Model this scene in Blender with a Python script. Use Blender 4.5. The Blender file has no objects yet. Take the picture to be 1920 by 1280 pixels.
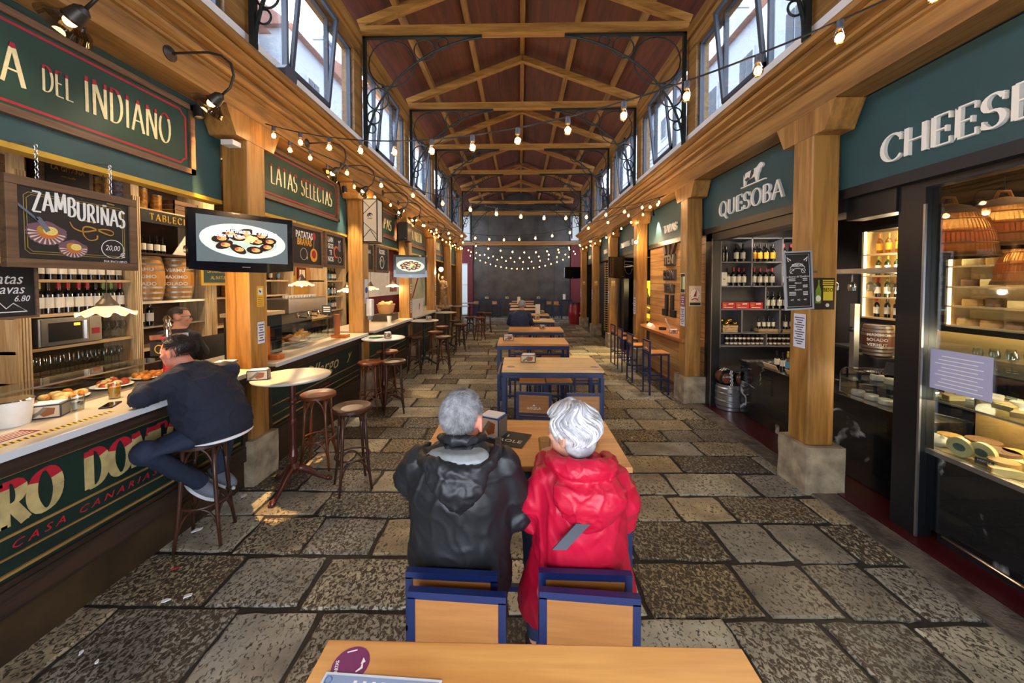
import bpy, bmesh, math, random
from mathutils import Vector, Matrix, noise
random.seed(7)
S = bpy.context.scene
COL = S.collection
pi = math.pi
# ---------------------------------------------------------------- camera
cd = bpy.data.cameras.new('camera'); cam = bpy.data.objects.new('camera', cd); COL.objects.link(cam)
cam.location = (0, 0, 2.0); cam.rotation_euler = (pi/2 - 0.028, 0, math.atan(15/690))
cd.sensor_width = 36; cd.lens = 36*690/1920; cd.shift_y = -91/1920; cd.clip_start = 0.05; cd.clip_end = 200
S.camera = cam
# ---------------------------------------------------------------- world, exposure
S.view_settings.view_transform = 'Standard'; S.view_settings.look = 'None'
S.view_settings.exposure = 0.8; S.view_settings.gamma = 1; S.view_settings.use_curve_mapping = False
W = bpy.data.worlds.new('sky'); S.world = W; W.use_nodes = True
nt = W.node_tree; bg = nt.nodes['Background']
tc = nt.nodes.new('ShaderNodeTexCoord'); nz = nt.nodes.new('ShaderNodeTexNoise'); nz.inputs['Scale'].default_value = 2.2
cr = nt.nodes.new('ShaderNodeValToRGB'); cr.color_ramp.elements[0].color = (.66, .76, .95, 1); cr.color_ramp.elements[1].color = (.93, .95, 1, 1)
nt.links.new(tc.outputs['Generated'], nz.inputs['Vector']); nt.links.new(nz.outputs['Fac'], cr.inputs['Fac']); nt.links.new(cr.outputs['Color'], bg.inputs['Color'])
bg.inputs['Strength'].default_value = 6.0
S.cycles.max_bounces = 7; S.cycles.diffuse_bounces = 4; S.cycles.glossy_bounces = 3; S.cycles.transmission_bounces = 6; S.cycles.transparent_max_bounces = 12
S.cycles.caustics_reflective = False; S.cycles.caustics_refractive = False; S.cycles.sample_clamp_indirect = 4
S.cycles.use_light_tree = True
# ---------------------------------------------------------------- colour + material helpers
def lin(c):
    r = []
    for v in c[:3]:
        v = v/255
        r.append(v/12.92 if v <= .04045 else ((v+.055)/1.055)**2.4)
    return (*r, 1)
MATS = {}
def P(name, c, rough=.5, metal=0., spec=.5, emit=0, ec=None, var=0., vs=8., bump=0., bs=40., alpha=1, coat=0., c2=None, stretch=None, lo=.35, hi=.65, trans=0, sheen=0):
    """plain painted / metal / cloth surface; var darkens or mixes towards c2 with a noise"""
    if name in MATS: return MATS[name]
    m = bpy.data.materials.new(name); m.use_nodes = True; t = m.node_tree; b = t.nodes['Principled BSDF']
    b.inputs['Base Color'].default_value = lin(c); b.inputs['Roughness'].default_value = rough; b.inputs['Metallic'].default_value = metal
    b.inputs['Specular IOR Level'].default_value = spec; b.inputs['Alpha'].default_value = alpha; b.inputs['Coat Weight'].default_value = coat
    b.inputs['Transmission Weight'].default_value = trans; b.inputs['Sheen Weight'].default_value = sheen
    if emit:
        b.inputs['Emission Color'].default_value = lin(ec or c); b.inputs['Emission Strength'].default_value = emit
        m.cycles.emission_sampling = 'NONE' if emit < 3 else 'AUTO'
    m.diffuse_color = lin(c)
    if var or bump or c2:
        tc = t.nodes.new('ShaderNodeTexCoord'); mp = t.nodes.new('ShaderNodeMapping'); t.links.new(tc.outputs['Object'], mp.inputs['Vector'])
        if stretch: mp.inputs['Scale'].default_value = stretch
    if var or c2:
        n = t.nodes.new('ShaderNodeTexNoise'); n.inputs['Scale'].default_value = vs; n.inputs['Detail'].default_value = 5
        r = t.nodes.new('ShaderNodeValToRGB'); r.color_ramp.elements[0].position = lo; r.color_ramp.elements[1].position = hi
        k = lin(c2) if c2 else tuple(x*(1-var) for x in lin(c)[:3]) + (1,)
        r.color_ramp.elements[0].color = k; r.color_ramp.elements[1].color = lin(c)
        t.links.new(mp.outputs['Vector'], n.inputs['Vector']); t.links.new(n.outputs['Fac'], r.inputs['Fac']); t.links.new(r.outputs['Color'], b.inputs['Base Color'])
    if bump:
        n2 = t.nodes.new('ShaderNodeTexNoise'); n2.inputs['Scale'].default_value = bs; n2.inputs['Detail'].default_value = 3
        bp = t.nodes.new('ShaderNodeBump'); bp.inputs['Strength'].default_value = bump; bp.inputs['Distance'].default_value = .02
        t.links.new(mp.outputs['Vector'], n2.inputs['Vector']); t.links.new(n2.outputs['Fac'], bp.inputs['Height']); t.links.new(bp.outputs['Normal'], b.inputs['Normal'])
    MATS[name] = m
    return m
def WOOD(name, c, c2, axis=2, sc=9., rough=.45, bump=.15, planks=None, coat=0.1, knots=True):
    """long grain along axis; planks=(axis, width) rules a dark joint every width metres"""
    if name in MATS: return MATS[name]
    m = bpy.data.materials.new(name); m.use_nodes = True; t = m.node_tree; N = t.nodes.new; L = t.links.new; b = t.nodes['Principled BSDF']
    b.inputs['Roughness'].default_value = rough; b.inputs['Coat Weight'].default_value = coat; b.inputs['Coat Roughness'].default_value = .3
    tc = N('ShaderNodeTexCoord'); oi = N('ShaderNodeObjectInfo'); ad = N('ShaderNodeVectorMath'); ad.operation = 'ADD'
    mu = N('ShaderNodeVectorMath'); mu.operation = 'SCALE'; mu.inputs[0].default_value = (7, 9, 11); L(oi.outputs['Random'], mu.inputs['Scale'])
    L(tc.outputs['Object'], ad.inputs[0]); L(mu.outputs[0], ad.inputs[1])
    mp = N('ShaderNodeMapping'); s = [1, 1, 1]; s[axis] = .08; mp.inputs['Scale'].default_value = s; L(ad.outputs[0], mp.inputs['Vector'])
    n1 = N('ShaderNodeTexNoise'); n1.inputs['Scale'].default_value = sc; n1.inputs['Detail'].default_value = 4; n1.inputs['Distortion'].default_value = 1.2; L(mp.outputs[0], n1.inputs['Vector'])
    n2 = N('ShaderNodeTexNoise'); n2.inputs['Scale'].default_value = sc*7; n2.inputs['Detail'].default_value = 2; L(mp.outputs[0], n2.inputs['Vector'])
    mx = N('ShaderNodeMath'); mx.operation = 'MULTIPLY_ADD'; mx.inputs[1].default_value = .35; L(n2.outputs['Fac'], mx.inputs[0]); L(n1.outputs['Fac'], mx.inputs[2])
    r = N('ShaderNodeValToRGB'); e = r.color_ramp.elements; e[0].position = .48; e[0].color = lin(c2); e[1].position = .82; e[1].color = lin(c); L(mx.outputs[0], r.inputs['Fac'])
    out = r.outputs['Color']
    if planks:
        sp = N('ShaderNodeSeparateXYZ'); L(tc.outputs['Object'], sp.inputs[0])
        md = N('ShaderNodeMath'); md.operation = 'PINGPONG'; md.inputs[1].default_value = planks[1]/2; L(sp.outputs[planks[0]], md.inputs[0])
        gt = N('ShaderNodeMath'); gt.operation = 'GREATER_THAN'; gt.inputs[1].default_value = .004; L(md.outputs[0], gt.inputs[0])
        mm = N('ShaderNodeMix'); mm.data_type = 'RGBA'; mm.inputs['A'].default_value = tuple(x*.25 for x in lin(c2)[:3]) + (1,); L(gt.outputs[0], mm.inputs['Factor']); L(out, mm.inputs['B']); out = mm.outputs['Result']
    L(out, b.inputs['Base Color'])
    bp = N('ShaderNodeBump'); bp.inputs['Strength'].default_value = bump; bp.inputs['Distance'].default_value = .01; L(mx.outputs[0], bp.inputs['Height']); L(bp.outputs[0], b.inputs['Normal'])
    MATS[name] = m
    return m
def GLASS(name, tint=(235, 242, 245), refl=.12, rough=.02):
    if name in MATS: return MATS[name]
    m = bpy.data.materials.new(name); m.use_nodes = True; t = m.node_tree; N = t.nodes.new; L = t.links.new
    for n in list(t.nodes):
        if n.type == 'BSDF_PRINCIPLED': t.nodes.remove(n)
    tr = N('ShaderNodeBsdfTransparent'); tr.inputs[0].default_value = lin(tint); gl = N('ShaderNodeBsdfGlossy'); gl.inputs['Roughness'].default_value = rough
    lw = N('ShaderNodeLayerWeight'); lw.inputs['Blend'].default_value = .25; mu = N('ShaderNodeMath'); mu.operation = 'MULTIPLY_ADD'; mu.inputs[1].default_value = .5; mu.inputs[2].default_value = refl*.4
    L(lw.outputs['Fresnel'], mu.inputs[0]); mx = N('ShaderNodeMixShader'); L(mu.outputs[0], mx.inputs[0]); L(tr.outputs[0], mx.inputs[1]); L(gl.outputs[0], mx.inputs[2])
    L(mx.outputs[0], t.nodes['Material Output'].inputs['Surface'])
    MATS[name] = m
    return m
# ---------------------------------------------------------------- mesh builder
def fr(o, x, y):
    x = Vector(x).normalized(); y = Vector(y).normalized(); z = x.cross(y)
    m = Matrix((x, y, z)).transposed().to_4x4(); m.translation = Vector(o); return m
def FL(x, y, z): return fr((x, y, z), (0, 1, 0), (0, 0, 1))      # faces +X (seen on the left side)
def FR(x, y, z): return fr((x, y, z), (0, -1, 0), (0, 0, 1))     # faces -X (seen on the right side)
def FC(x, y, z): return fr((x, y, z), (1, 0, 0), (0, 0, 1))      # faces the camera end
def FU(x, y, z): return fr((x, y, z), (1, 0, 0), (0, 1, 0))      # lies flat, faces up
TXT = {}
class MB:
    def __init__(s, T=None): s.v = []; s.f = []; s.m = []; s.T = T
    def add(s, vs, fs, m=0, T=None):
        o = len(s.v); T = T if T is not None else None
        for p in vs:
            p = Vector(p)
            if T is not None: p = T @ p
            if s.T is not None: p = s.T @ p
            s.v.append(p)
        for f in fs: s.f.append([i+o for i in f]); s.m.append(m)
        return s
    def box(s, x0, x1, y0, y1, z0, z1, m=0, T=None):
        return s.add([(x0,y0,z0),(x1,y0,z0),(x1,y1,z0),(x0,y1,z0),(x0,y0,z1),(x1,y0,z1),(x1,y1,z1),(x0,y1,z1)],
                     [(3,2,1,0),(4,5,6,7),(0,1,5,4),(1,2,6,5),(2,3,7,6),(3,0,4,7)], m, T)
    def cb(s, c, d, m=0, T=None): return s.box(c[0]-d[0]/2, c[0]+d[0]/2, c[1]-d[1]/2, c[1]+d[1]/2, c[2]-d[2]/2, c[2]+d[2]/2, m, T)
    def bar(s, a, b, w, h=None, m=0, up=(0, 0, 1)):
        a = Vector(a); b = Vector(b); d = b-a; L = d.length
        if L < 1e-6: return s
        z = d/L; u = Vector(up)
        if abs(z.dot(u)) > .99: u = Vector((0, 1, 0))
        x = u.cross(z).normalized(); y = z.cross(x)
        M = Matrix((x, y, z)).transposed().to_4x4(); M.translation = a
        h = h or w
        return s.box(-w/2, w/2, -h/2, h/2, 0, L, m, M)
    def tube(s, pts, r, n=8, m=0, closed=False, cap=True, flat=1.):
        pts = [Vector(p) for p in pts]; k = len(pts); R = r if isinstance(r, (list, tuple)) else [r]*k
        ref = Vector((0, 0, 1)); vs = []; fs = []; prev = None
        for i in range(k):
            if closed: d = pts[(i+1) % k] - pts[i-1]
            else: d = pts[min(i+1, k-1)] - pts[max(i-1, 0)]
            d.normalize()
            if prev is None:
                u = ref if abs(d.dot(ref)) < .9 else Vector((1, 0, 0)); x = u.cross(d).normalized()
            else: x = (prev - d*prev.dot(d)).normalized()
            prev = x; y = d.cross(x)
            for j in range(n):
                a = 2*pi*j/n; vs.append(pts[i] + x*math.cos(a)*R[i] + y*math.sin(a)*R[i]*flat)
        for i in range(k if closed else k-1):
            for j in range(n):
                a, b = i*n+j, i*n+(j+1) % n; c, d = ((i+1) % k)*n+(j+1) % n, ((i+1) % k)*n+j
                fs.append((a, b, c, d))
        if cap and not closed: fs.append(tuple(range(n))[::-1]); fs.append(tuple((k-1)*n+j for j in range(n)))
        return s.add(vs, fs, m)
    def lathe(s, prof, n=24, c=(0, 0, 0), m=0, T=None, ms=None):
        k = len(prof); vs = []; c = Vector(c)
        for r, z in prof:
            for j in range(n):
                a = 2*pi*j/n; vs.append(c+Vector((r*math.cos(a), r*math.sin(a), z)))
        for i in range(k-1):
            fs = []
            for j in range(n):
                fs.append((j, (j+1) % n, n+(j+1) % n, n+j))
            s.add(vs[i*n:(i+2)*n], fs, ms[i] if ms else m, T)
        if prof[0][0] > 1e-4: s.add(vs[:n], [tuple(range(n))[::-1]], ms[0] if ms else m, T)
        if prof[-1][0] > 1e-4: s.add(vs[-n:], [tuple(range(n))], ms[-1] if ms else m, T)
        return s
    def prism(s, poly, T, d, m=0, mside=None):
        n = len(poly)
        a = sum(poly[i][0]*poly[(i+1) % n][1]-poly[(i+1) % n][0]*poly[i][1] for i in range(n))
        if a < 0: poly = poly[::-1]
        vs = [(p[0], p[1], 0) for p in poly]+[(p[0], p[1], d) for p in poly]
        s.add(vs, [tuple(range(n))[::-1], tuple(range(n, 2*n))], m, T)
        return s.add(vs, [(i, (i+1) % n, n+(i+1) % n, n+i) for i in range(n)], m if mside is None else mside, T)
    def ell(s, c, r, m=0, nu=14, nv=8, T=None):
        if not hasattr(r, '__len__'): r = (r, r, r)
        vs = [Vector((c[0], c[1], c[2]-r[2]))]; fs = []
        for i in range(1, nv):
            a = -pi/2+pi*i/nv
            for j in range(nu):
                b = 2*pi*j/nu; vs.append(Vector((c[0]+r[0]*math.cos(a)*math.cos(b), c[1]+r[1]*math.cos(a)*math.sin(b), c[2]+r[2]*math.sin(a))))
        vs.append(Vector((c[0], c[1], c[2]+r[2])))
        for j in range(nu): fs.append((0, 1+(j+1) % nu, 1+j)); fs.append((len(vs)-1, len(vs)-1-nu+j, len(vs)-1-nu+(j+1) % nu))
        for i in range(nv-2):
            for j in range(nu): a = 1+i*nu; fs.append((a+j, a+(j+1) % nu, a+nu+(j+1) % nu, a+nu+j))
        return s.add(vs, fs, m, T)
    def ribbon(s, pts, w, T, d, m=0, top=None, mtop=0):
        """flat stroke of width w (number or list) in frame T, raised by d; parts above y=top take mtop"""
        k = len(pts); Ws = w if isinstance(w, (list, tuple)) else [w]*k; Lp = []; Rp = []
        for i in range(k):
            a = pts[max(i-1, 0)]; b = pts[min(i+1, k-1)]; dx, dy = b[0]-a[0], b[1]-a[1]; l = math.hypot(dx, dy) or 1
            nx, ny = -dy/l*Ws[i]/2, dx/l*Ws[i]/2
            Lp.append((pts[i][0]+nx, pts[i][1]+ny)); Rp.append((pts[i][0]-nx, pts[i][1]-ny))
        for i in range(k-1):
            q = [Rp[i], Rp[i+1], Lp[i+1], Lp[i]]; mm = m
            if top is not None and (pts[i][1]+pts[i+1][1])/2 > top: mm = mtop
            s.prism(q, T, d, mm)
        return s
    def text(s, body, T, size, d=.002, m=0, sx=1., align='CENTER', bold=0., shear=0.):
        key = (body, round(d/size, 4), bold, align)
        if key not in TXT:
            c = bpy.data.curves.new('t', 'FONT'); c.body = body; c.size = 1; c.extrude = d/size/2; c.align_x = align; c.align_y = 'CENTER'; c.resolution_u = 2; c.offset = bold
            o = bpy.data.objects.new('t', c); COL.objects.link(o); bpy.context.view_layer.update()
            me = bpy.data.meshes.new_from_object(o.evaluated_get(bpy.context.evaluated_depsgraph_get()))
            TXT[key] = ([v.co.copy() for v in me.vertices], [tuple(p.vertices) for p in me.polygons])
            bpy.data.objects.remove(o); bpy.data.curves.remove(c); bpy.data.meshes.remove(me)
        vs, fs = TXT[key]
        return s.add([((v.x+shear*v.y)*size*sx, v.y*size, v.z*size+d/2) for v in vs], fs, m, T)
    def build(s, name, mats, parent=None, smooth=False, bevel=0, ang=None, seg=2, cat=None, label=None, group=None, kind=None, origin=None, remesh=0, smt=0, disp=None, keep=False, local=False):
        me = bpy.data.meshes.new(name)
        o = bpy.data.objects.new(name, me)
        if not isinstance(mats, (list, tuple)): mats = [mats]
        off = Vector((0, 0, 0))
        if parent is not None:
            if not local: off = root_loc(parent)
        elif origin is not None: off = Vector(origin)
        elif not local:
            xs = [v.x for v in s.v]; ys = [v.y for v in s.v]; zs = [v.z for v in s.v]
            off = Vector(((min(xs)+max(xs))/2, (min(ys)+max(ys))/2, min(zs)))
        me.from_pydata([v-off for v in s.v], [], s.f)
        for x in mats: me.materials.append(x)
        if len(mats) > 1: me.polygons.foreach_set('material_index', s.m)
        me.update()
        if smooth: me.polygons.foreach_set('use_smooth', [True]*len(me.polygons))
        COL.objects.link(o)
        if parent is not None: o.parent = parent
        else: o.location = off
        if smooth and ang is not None:
            me.set_sharp_from_angle(angle=ang)
        if remesh or disp or smt or bevel:
            if remesh:
                md = o.modifiers.new('r', 'REMESH'); md.mode = 'VOXEL'; md.voxel_size = remesh; md.use_smooth_shade = True
            if smt:
                md = o.modifiers.new('s', 'SMOOTH'); md.factor = .5; md.iterations = smt
            if bevel:
                md = o.modifiers.new('b', 'BEVEL'); md.width = bevel; md.segments = seg; md.limit_method = 'ANGLE'; md.angle_limit = .7
            bpy.context.view_layer.update()
            nm = bpy.data.meshes.new_from_object(o.evaluated_get(bpy.context.evaluated_depsgraph_get()))
            if remesh and len(mats) == 1:
                nm.materials.clear(); nm.materials.append(mats[0])
            o.modifiers.clear(); o.data = nm; bpy.data.meshes.remove(me); nm.name = name
            if disp:
                for v in nm.vertices: v.co = disp(v.co+off, v.normal)-off
                nm.polygons.foreach_set('use_smooth', [True]*len(nm.polygons)); nm.update()
        if cat: o['category'] = cat
        if label: o['label'] = label
        if group: o['group'] = group
        if kind: o['kind'] = kind
        return o
def root_loc(p):
    v = Vector((0, 0, 0)); M = p
    while M is not None: v += M.location; M = M.parent
    return v
def thing(name, label, cat, loc=(0, 0, 0), group=None):
    o = bpy.data.objects.new(name, None); COL.objects.link(o); o.location = loc; o['label'] = label; o['category'] = cat; o.empty_display_size = .1
    if group: o['group'] = group
    return o
def dup(root, loc, rz=0, label=None, group=None, scale=None, parts=True):
    def cp(o, par):
        c = o.copy(); COL.objects.link(c)
        if par is not None: c.parent = par
        if parts or par is None:
            for ch in kids(o): cp(ch, c)
        return c
    r = cp(root, None); r.location = loc; r.rotation_euler = (0, 0, rz)
    if scale: r.scale = scale if hasattr(scale, '__len__') else (scale,)*3
    if label: r['label'] = label
    if group: r['group'] = group
    return r
KID = {}
def kids(o):
    return [c for c in o.children]
def spot(name, loc, energy, col=(1, .72, .42), r=.03, kind='POINT', parent=None, rot=None, size=1.2, blend=.5):
    l = bpy.data.lights.new(name, kind); l.energy = energy; l.color = col
    if kind != 'AREA': l.shadow_soft_size = r
    if kind == 'SPOT': l.spot_size = size; l.spot_blend = blend
    o = bpy.data.objects.new(name, l); COL.objects.link(o); o.location = loc
    if rot: o.rotation_euler = rot
    if parent is not None: o.parent = parent; o.location = Vector(loc)-root_loc(parent)
    return o
def translucent(m, c, f=.5):
    t = m.node_tree; o = t.nodes['Material Output']; b = t.nodes['Principled BSDF']; tr = t.nodes.new('ShaderNodeBsdfTranslucent'); tr.inputs[0].default_value = lin(c); mx = t.nodes.new('ShaderNodeMixShader'); mx.inputs[0].default_value = f
    t.links.new(b.outputs[0], mx.inputs[1]); t.links.new(tr.outputs[0], mx.inputs[2]); t.links.new(mx.outputs[0], o.inputs['Surface'])
ORD = ['first', 'second', 'third', 'fourth', 'fifth', 'sixth', 'seventh', 'eighth', 'ninth', 'tenth', 'eleventh', 'twelfth', 'thirteenth', 'fourteenth', 'fifteenth', 'sixteenth', 'seventeenth', 'eighteenth', 'nineteenth', 'twentieth', 'twenty-first', 'twenty-second', 'twenty-third', 'twenty-fourth', 'twenty-fifth', 'twenty-sixth', 'twenty-seventh', 'twenty-eighth', 'twenty-ninth', 'thirtieth']
def arc(cx, cy, r, a0, a1, n=12, ry=None): return [(cx+r*math.cos(a0+(a1-a0)*i/n), cy+(ry or r)*math.sin(a0+(a1-a0)*i/n)) for i in range(n+1)]
def curve(pts, n=6):
    P_ = [pts[0]]+list(pts)+[pts[-1]]; o = []
    for i in range(1, len(P_)-2):
        a, b, c, d = P_[i-1:i+3]
        for k in range(n):
            t = k/n; o.append(tuple(.5*(2*b[j]+(c[j]-a[j])*t+(2*a[j]-5*b[j]+4*c[j]-d[j])*t*t+(3*b[j]-a[j]-3*c[j]+d[j])*t**3) for j in range(2)))
    return o+[pts[-1]]
def rect(w, h, x=0, y=0): return [(x-w/2, y-h/2), (x+w/2, y-h/2), (x+w/2, y+h/2), (x-w/2, y+h/2)]
def ellp(rx, ry, x=0, y=0, n=20, rot=0): return [(x+rx*math.cos(2*pi*i/n)*math.cos(rot)-ry*math.sin(2*pi*i/n)*math.sin(rot), y+rx*math.cos(2*pi*i/n)*math.sin(rot)+ry*math.sin(2*pi*i/n)*math.cos(rot)) for i in range(n)]
# ---------------------------------------------------------------- drawn letters with thick and thin strokes
h_ = pi/2
GL = {
 'A': (.78, [[(.02,0),(.39,1)], [(.39,1),(.76,0)], [(.14,.34),(.64,.34)]], [(.02,0),(.76,0)]),
 'B': (.64, [[(.1,0),(.1,1)], [(.1,1)]+arc(.32,.76,.24,h_,-h_,8)+[(.1,.52)], [(.1,.52)]+arc(.32,.26,.28,h_,-h_,8,.26)+[(.1,0)]], []),
 'C': (.76, [arc(.44,.5,.4,pi*.22,pi*1.78,18,.5)], []),
 'D': (.76, [[(.1,0),(.1,1)], [(.1,1)]+arc(.28,.5,.42,h_,-h_,14,.5)+[(.1,0)]], []),
 'E': (.6, [[(.1,0),(.1,1)], [(.1,1),(.56,1)], [(.1,.52),(.46,.52)], [(.1,0),(.58,0)]], []),
 'G': (.8, [arc(.44,.5,.4,pi*.22,pi*1.8,18,.5), [(.76,.42),(.76,.1)]], [(.72,.42)]),
 'H': (.8, [[(.1,0),(.1,1)], [(.7,0),(.7,1)], [(.1,.52),(.7,.52)]], [(.1,0),(.1,1),(.7,0),(.7,1)]),
 'I': (.3, [[(.15,0),(.15,1)]], [(.15,0),(.15,1)]),
 'J': (.45, [[(.3,1),(.3,.15)]+arc(.15,.12,.15,0,-pi*.8,6)], [(.3,1)]),
 'L': (.58, [[(.1,0),(.1,1)], [(.1,0),(.56,0)]], [(.1,1)]),
 'M': (.94, [[(.08,0),(.14,1)], [(.14,1),(.46,.15)], [(.46,.15),(.8,1)], [(.8,1),(.86,0)]], [(.08,0),(.86,0)]),
 'N': (.8, [[(.1,0),(.1,1)], [(.1,1),(.7,0)], [(.7,0),(.7,1)]], [(.1,0),(.7,1)]),
 'O': (.86, [arc(.43,.5,.38,0,2*pi,24,.5)], []),
 'P': (.62, [[(.1,0),(.1,1)], [(.1,1)]+arc(.32,.73,.26,h_,-h_,8,.27)+[(.1,.46)]], [(.1,0)]),
 'Q': (.86, [arc(.43,.5,.38,0,2*pi,24,.5), [(.45,.16),(.86,-.2)]], []),
 'R': (.7, [[(.1,0),(.1,1)], [(.1,1)]+arc(.32,.74,.25,h_,-h_,8,.26)+[(.1,.48)], [(.3,.48),(.66,0)]], [(.1,0),(.66,0)]),
 'S': (.6, [arc(.31,.74,.24,pi*.15,pi*1.35,10,.26)+arc(.28,.26,.26,pi*.42,-pi*.85,10,.26)], []),
 'T': (.66, [[(.33,0),(.33,1)], [(.02,1),(.64,1)]], [(.33,0)]),
 'U': (.78, [[(.1,1),(.1,.3)]+arc(.38,.3,.28,pi,2*pi,10,.3)+[(.66,1)]], [(.1,1),(.66,1)]),
 'V': (.74, [[(.02,1),(.37,0)], [(.37,0),(.72,1)]], [(.02,1),(.72,1)]),
 'Y': (.72, [[(.02,1),(.36,.5)], [(.36,.5),(.7,1)], [(.36,.5),(.36,0)]], [(.36,0)]),
 'Z': (.66, [[(.04,1),(.62,1)], [(.62,1),(.06,0)], [(.06,0),(.64,0)]], []),
 '-': (.4, [[(.05,.42),(.35,.42)]], []), ' ': (.42, [], []), '.': (.25, [[(.1,.02),(.1,.1)]], []),
}
def glyphs(mb, txt, T, H, thick=.16, thin=.05, serif=0., d=.01, m=0, sx=1., gap=.1, top=None, mtop=0, nib=25, align='c', small=None, shear=0, vy=None):
    """small = letters drawn at that share of the height; top = share of height above which colour changes"""
    kx = min(1, sx)**.75; thick *= kx; thin *= min(1, sx)**.3
    tot = sum((GL[c.replace('Ñ', 'N')][0]+gap)*sx*(small if small and i in small_set(txt) else 1) for i, c in enumerate(txt))*H - gap*sx*H
    x = -tot/2 if align == 'c' else -tot if align == 'r' else 0
    zi = 0
    for i, ch in enumerate(txt):
        g = GL['N' if ch == 'Ñ' else ch]; k = small if small and i in small_set(txt) else 1
        oy = (vy(i) if vy else 0)*H
        def F(p): return (x+(p[0]*sx+shear*p[1])*H*k, p[1]*H*k+oy)
        tk = [ (q, thick, thin) for q in g[1]]
        for st, a, b in tk:
            pts = []
            for j in range(len(st)-1):
                l = math.hypot(st[j+1][0]-st[j][0], st[j+1][1]-st[j][1]); n = max(1, int(l/.13))
                for q in range(n): pts.append((st[j][0]+(st[j+1][0]-st[j][0])*q/n, st[j][1]+(st[j+1][1]-st[j][1])*q/n))
            pts.append(st[-1]); P2 = [F(p) for p in pts]; ws = []
            for j in range(len(P2)):
                q0 = P2[max(j-1, 0)]; q1 = P2[min(j+1, len(P2)-1)]; an = math.atan2(q1[1]-q0[1], q1[0]-q0[0])-math.radians(nib)
                ws.append(H*(thin+(thick-thin)*math.sin(an)**2))
            zi += 1; mb.ribbon(P2, ws, T, d+.00025*(zi % 9), m, (top*H if top else None), mtop)
        if serif:
            for p in g[2]:
                q = F(p); yy = q[1]+(thin*H/2 if p[1] < .5 else -thin*H/2)
                mb.ribbon([(q[0]-serif*H, yy), (q[0]+serif*H, yy)], thin*H, T, d, m, (top*H if top else None), mtop)
            if ch in 'BDEPRL':
                for yy in (thin*H/2, H*k-thin*H/2): mb.ribbon([(F((.1, 0))[0]-serif*H, yy+oy), (F((.1, 0))[0], yy+oy)], thin*H, T, d, m, (top*H if top else None), mtop)
            for t_ in {'E': [(.56, 1, -1), (.46, .6, -1), (.58, 0, 1)], 'L': [(.56, 0, 1)], 'T': [(.02, 1, -1), (.64, 1, -1)], 'C': [(.72, .98, -1.4)], 'G': [(.74, .98, -1.4)], 'S': [(.53, .98, -1.2), (.05, .02, 1.2)], 'Z': [(.04, 1, -1), (.64, 0, 1)]}.get(ch, []):
                q = F((t_[0], t_[1])); mb.ribbon([q, (q[0], q[1]+t_[2]*.2*H)], thin*H*1.2, T, d, m, (top*H if top else None), mtop)
        if ch == 'Ñ': mb.ribbon([F((.2, 1.13)), F((.6, 1.13))], thin*1.3*H, T, d, m)
        x += (g[0]+gap)*sx*H*k
    return tot
def small_set(t): return set()
# ================================================================ SETTING
M_post = WOOD('post_wood', (176, 130, 66), (124, 84, 34), 2, 8, .42)
M_beamY = WOOD('beam_wood_long', (168, 124, 64), (114, 78, 34), 1, 8, .45)
M_beamX = WOOD('beam_wood_cross', (180, 130, 60), (132, 88, 34), 0, 9, .5)
M_roof = WOOD('roof_board', (104, 52, 34), (66, 30, 22), 1, 5, .6, .1)
M_white = P('white_paint', (232, 232, 226), .5, var=.12)
M_frame = P('window_frame_grey', (74, 80, 90), .4)
M_iron = P('wrought_iron', (38, 46, 44), .5, .4)
M_fas = P('fascia_green', (38, 74, 78), .6, var=.18, vs=3)
M_sign = P('sign_green', (24, 62, 48), .55, var=.25, vs=4)
M_black = P('black_metal', (18, 19, 22), .35)
M_grey = P('shop_grey', (70, 68, 68), .6, var=.1)
M_cream = P('cream_letter', (228, 214, 166), .6, var=.15, vs=30)
M_red = P('letter_red', (170, 26, 42), .55, var=.2, vs=20)
M_gold = P('gold_line', (150, 128, 58), .5)
M_ywood = P('yellow_edge', (196, 158, 48), .5, var=.2)
M_chalk = P('chalk_black', (24, 24, 26), .6, var=.3, vs=6)
M_chalkw = P('chalk_white', (226, 226, 222), .7)
M_chain = P('chain_steel', (150, 150, 150), .35, .8)
M_darkfr = WOOD('dark_frame_wood', (112, 84, 60), (74, 52, 36), 1, 10, .55)
M_signfr = WOOD('sign_frame_wood', (120, 88, 62), (84, 60, 42), 1, 14, .6)
M_shelf = WOOD('pale_shelf_wood', (214, 186, 140), (182, 150, 104), 1, 10, .5)
M_pil = WOOD('pilaster_wood', (222, 198, 156), (176, 142, 98), 2, 12, .5)
G_win = GLASS('window_glass', (238, 244, 250), .1)
G_clear = GLASS('clear_glass', (240, 246, 246), .25)
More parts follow.
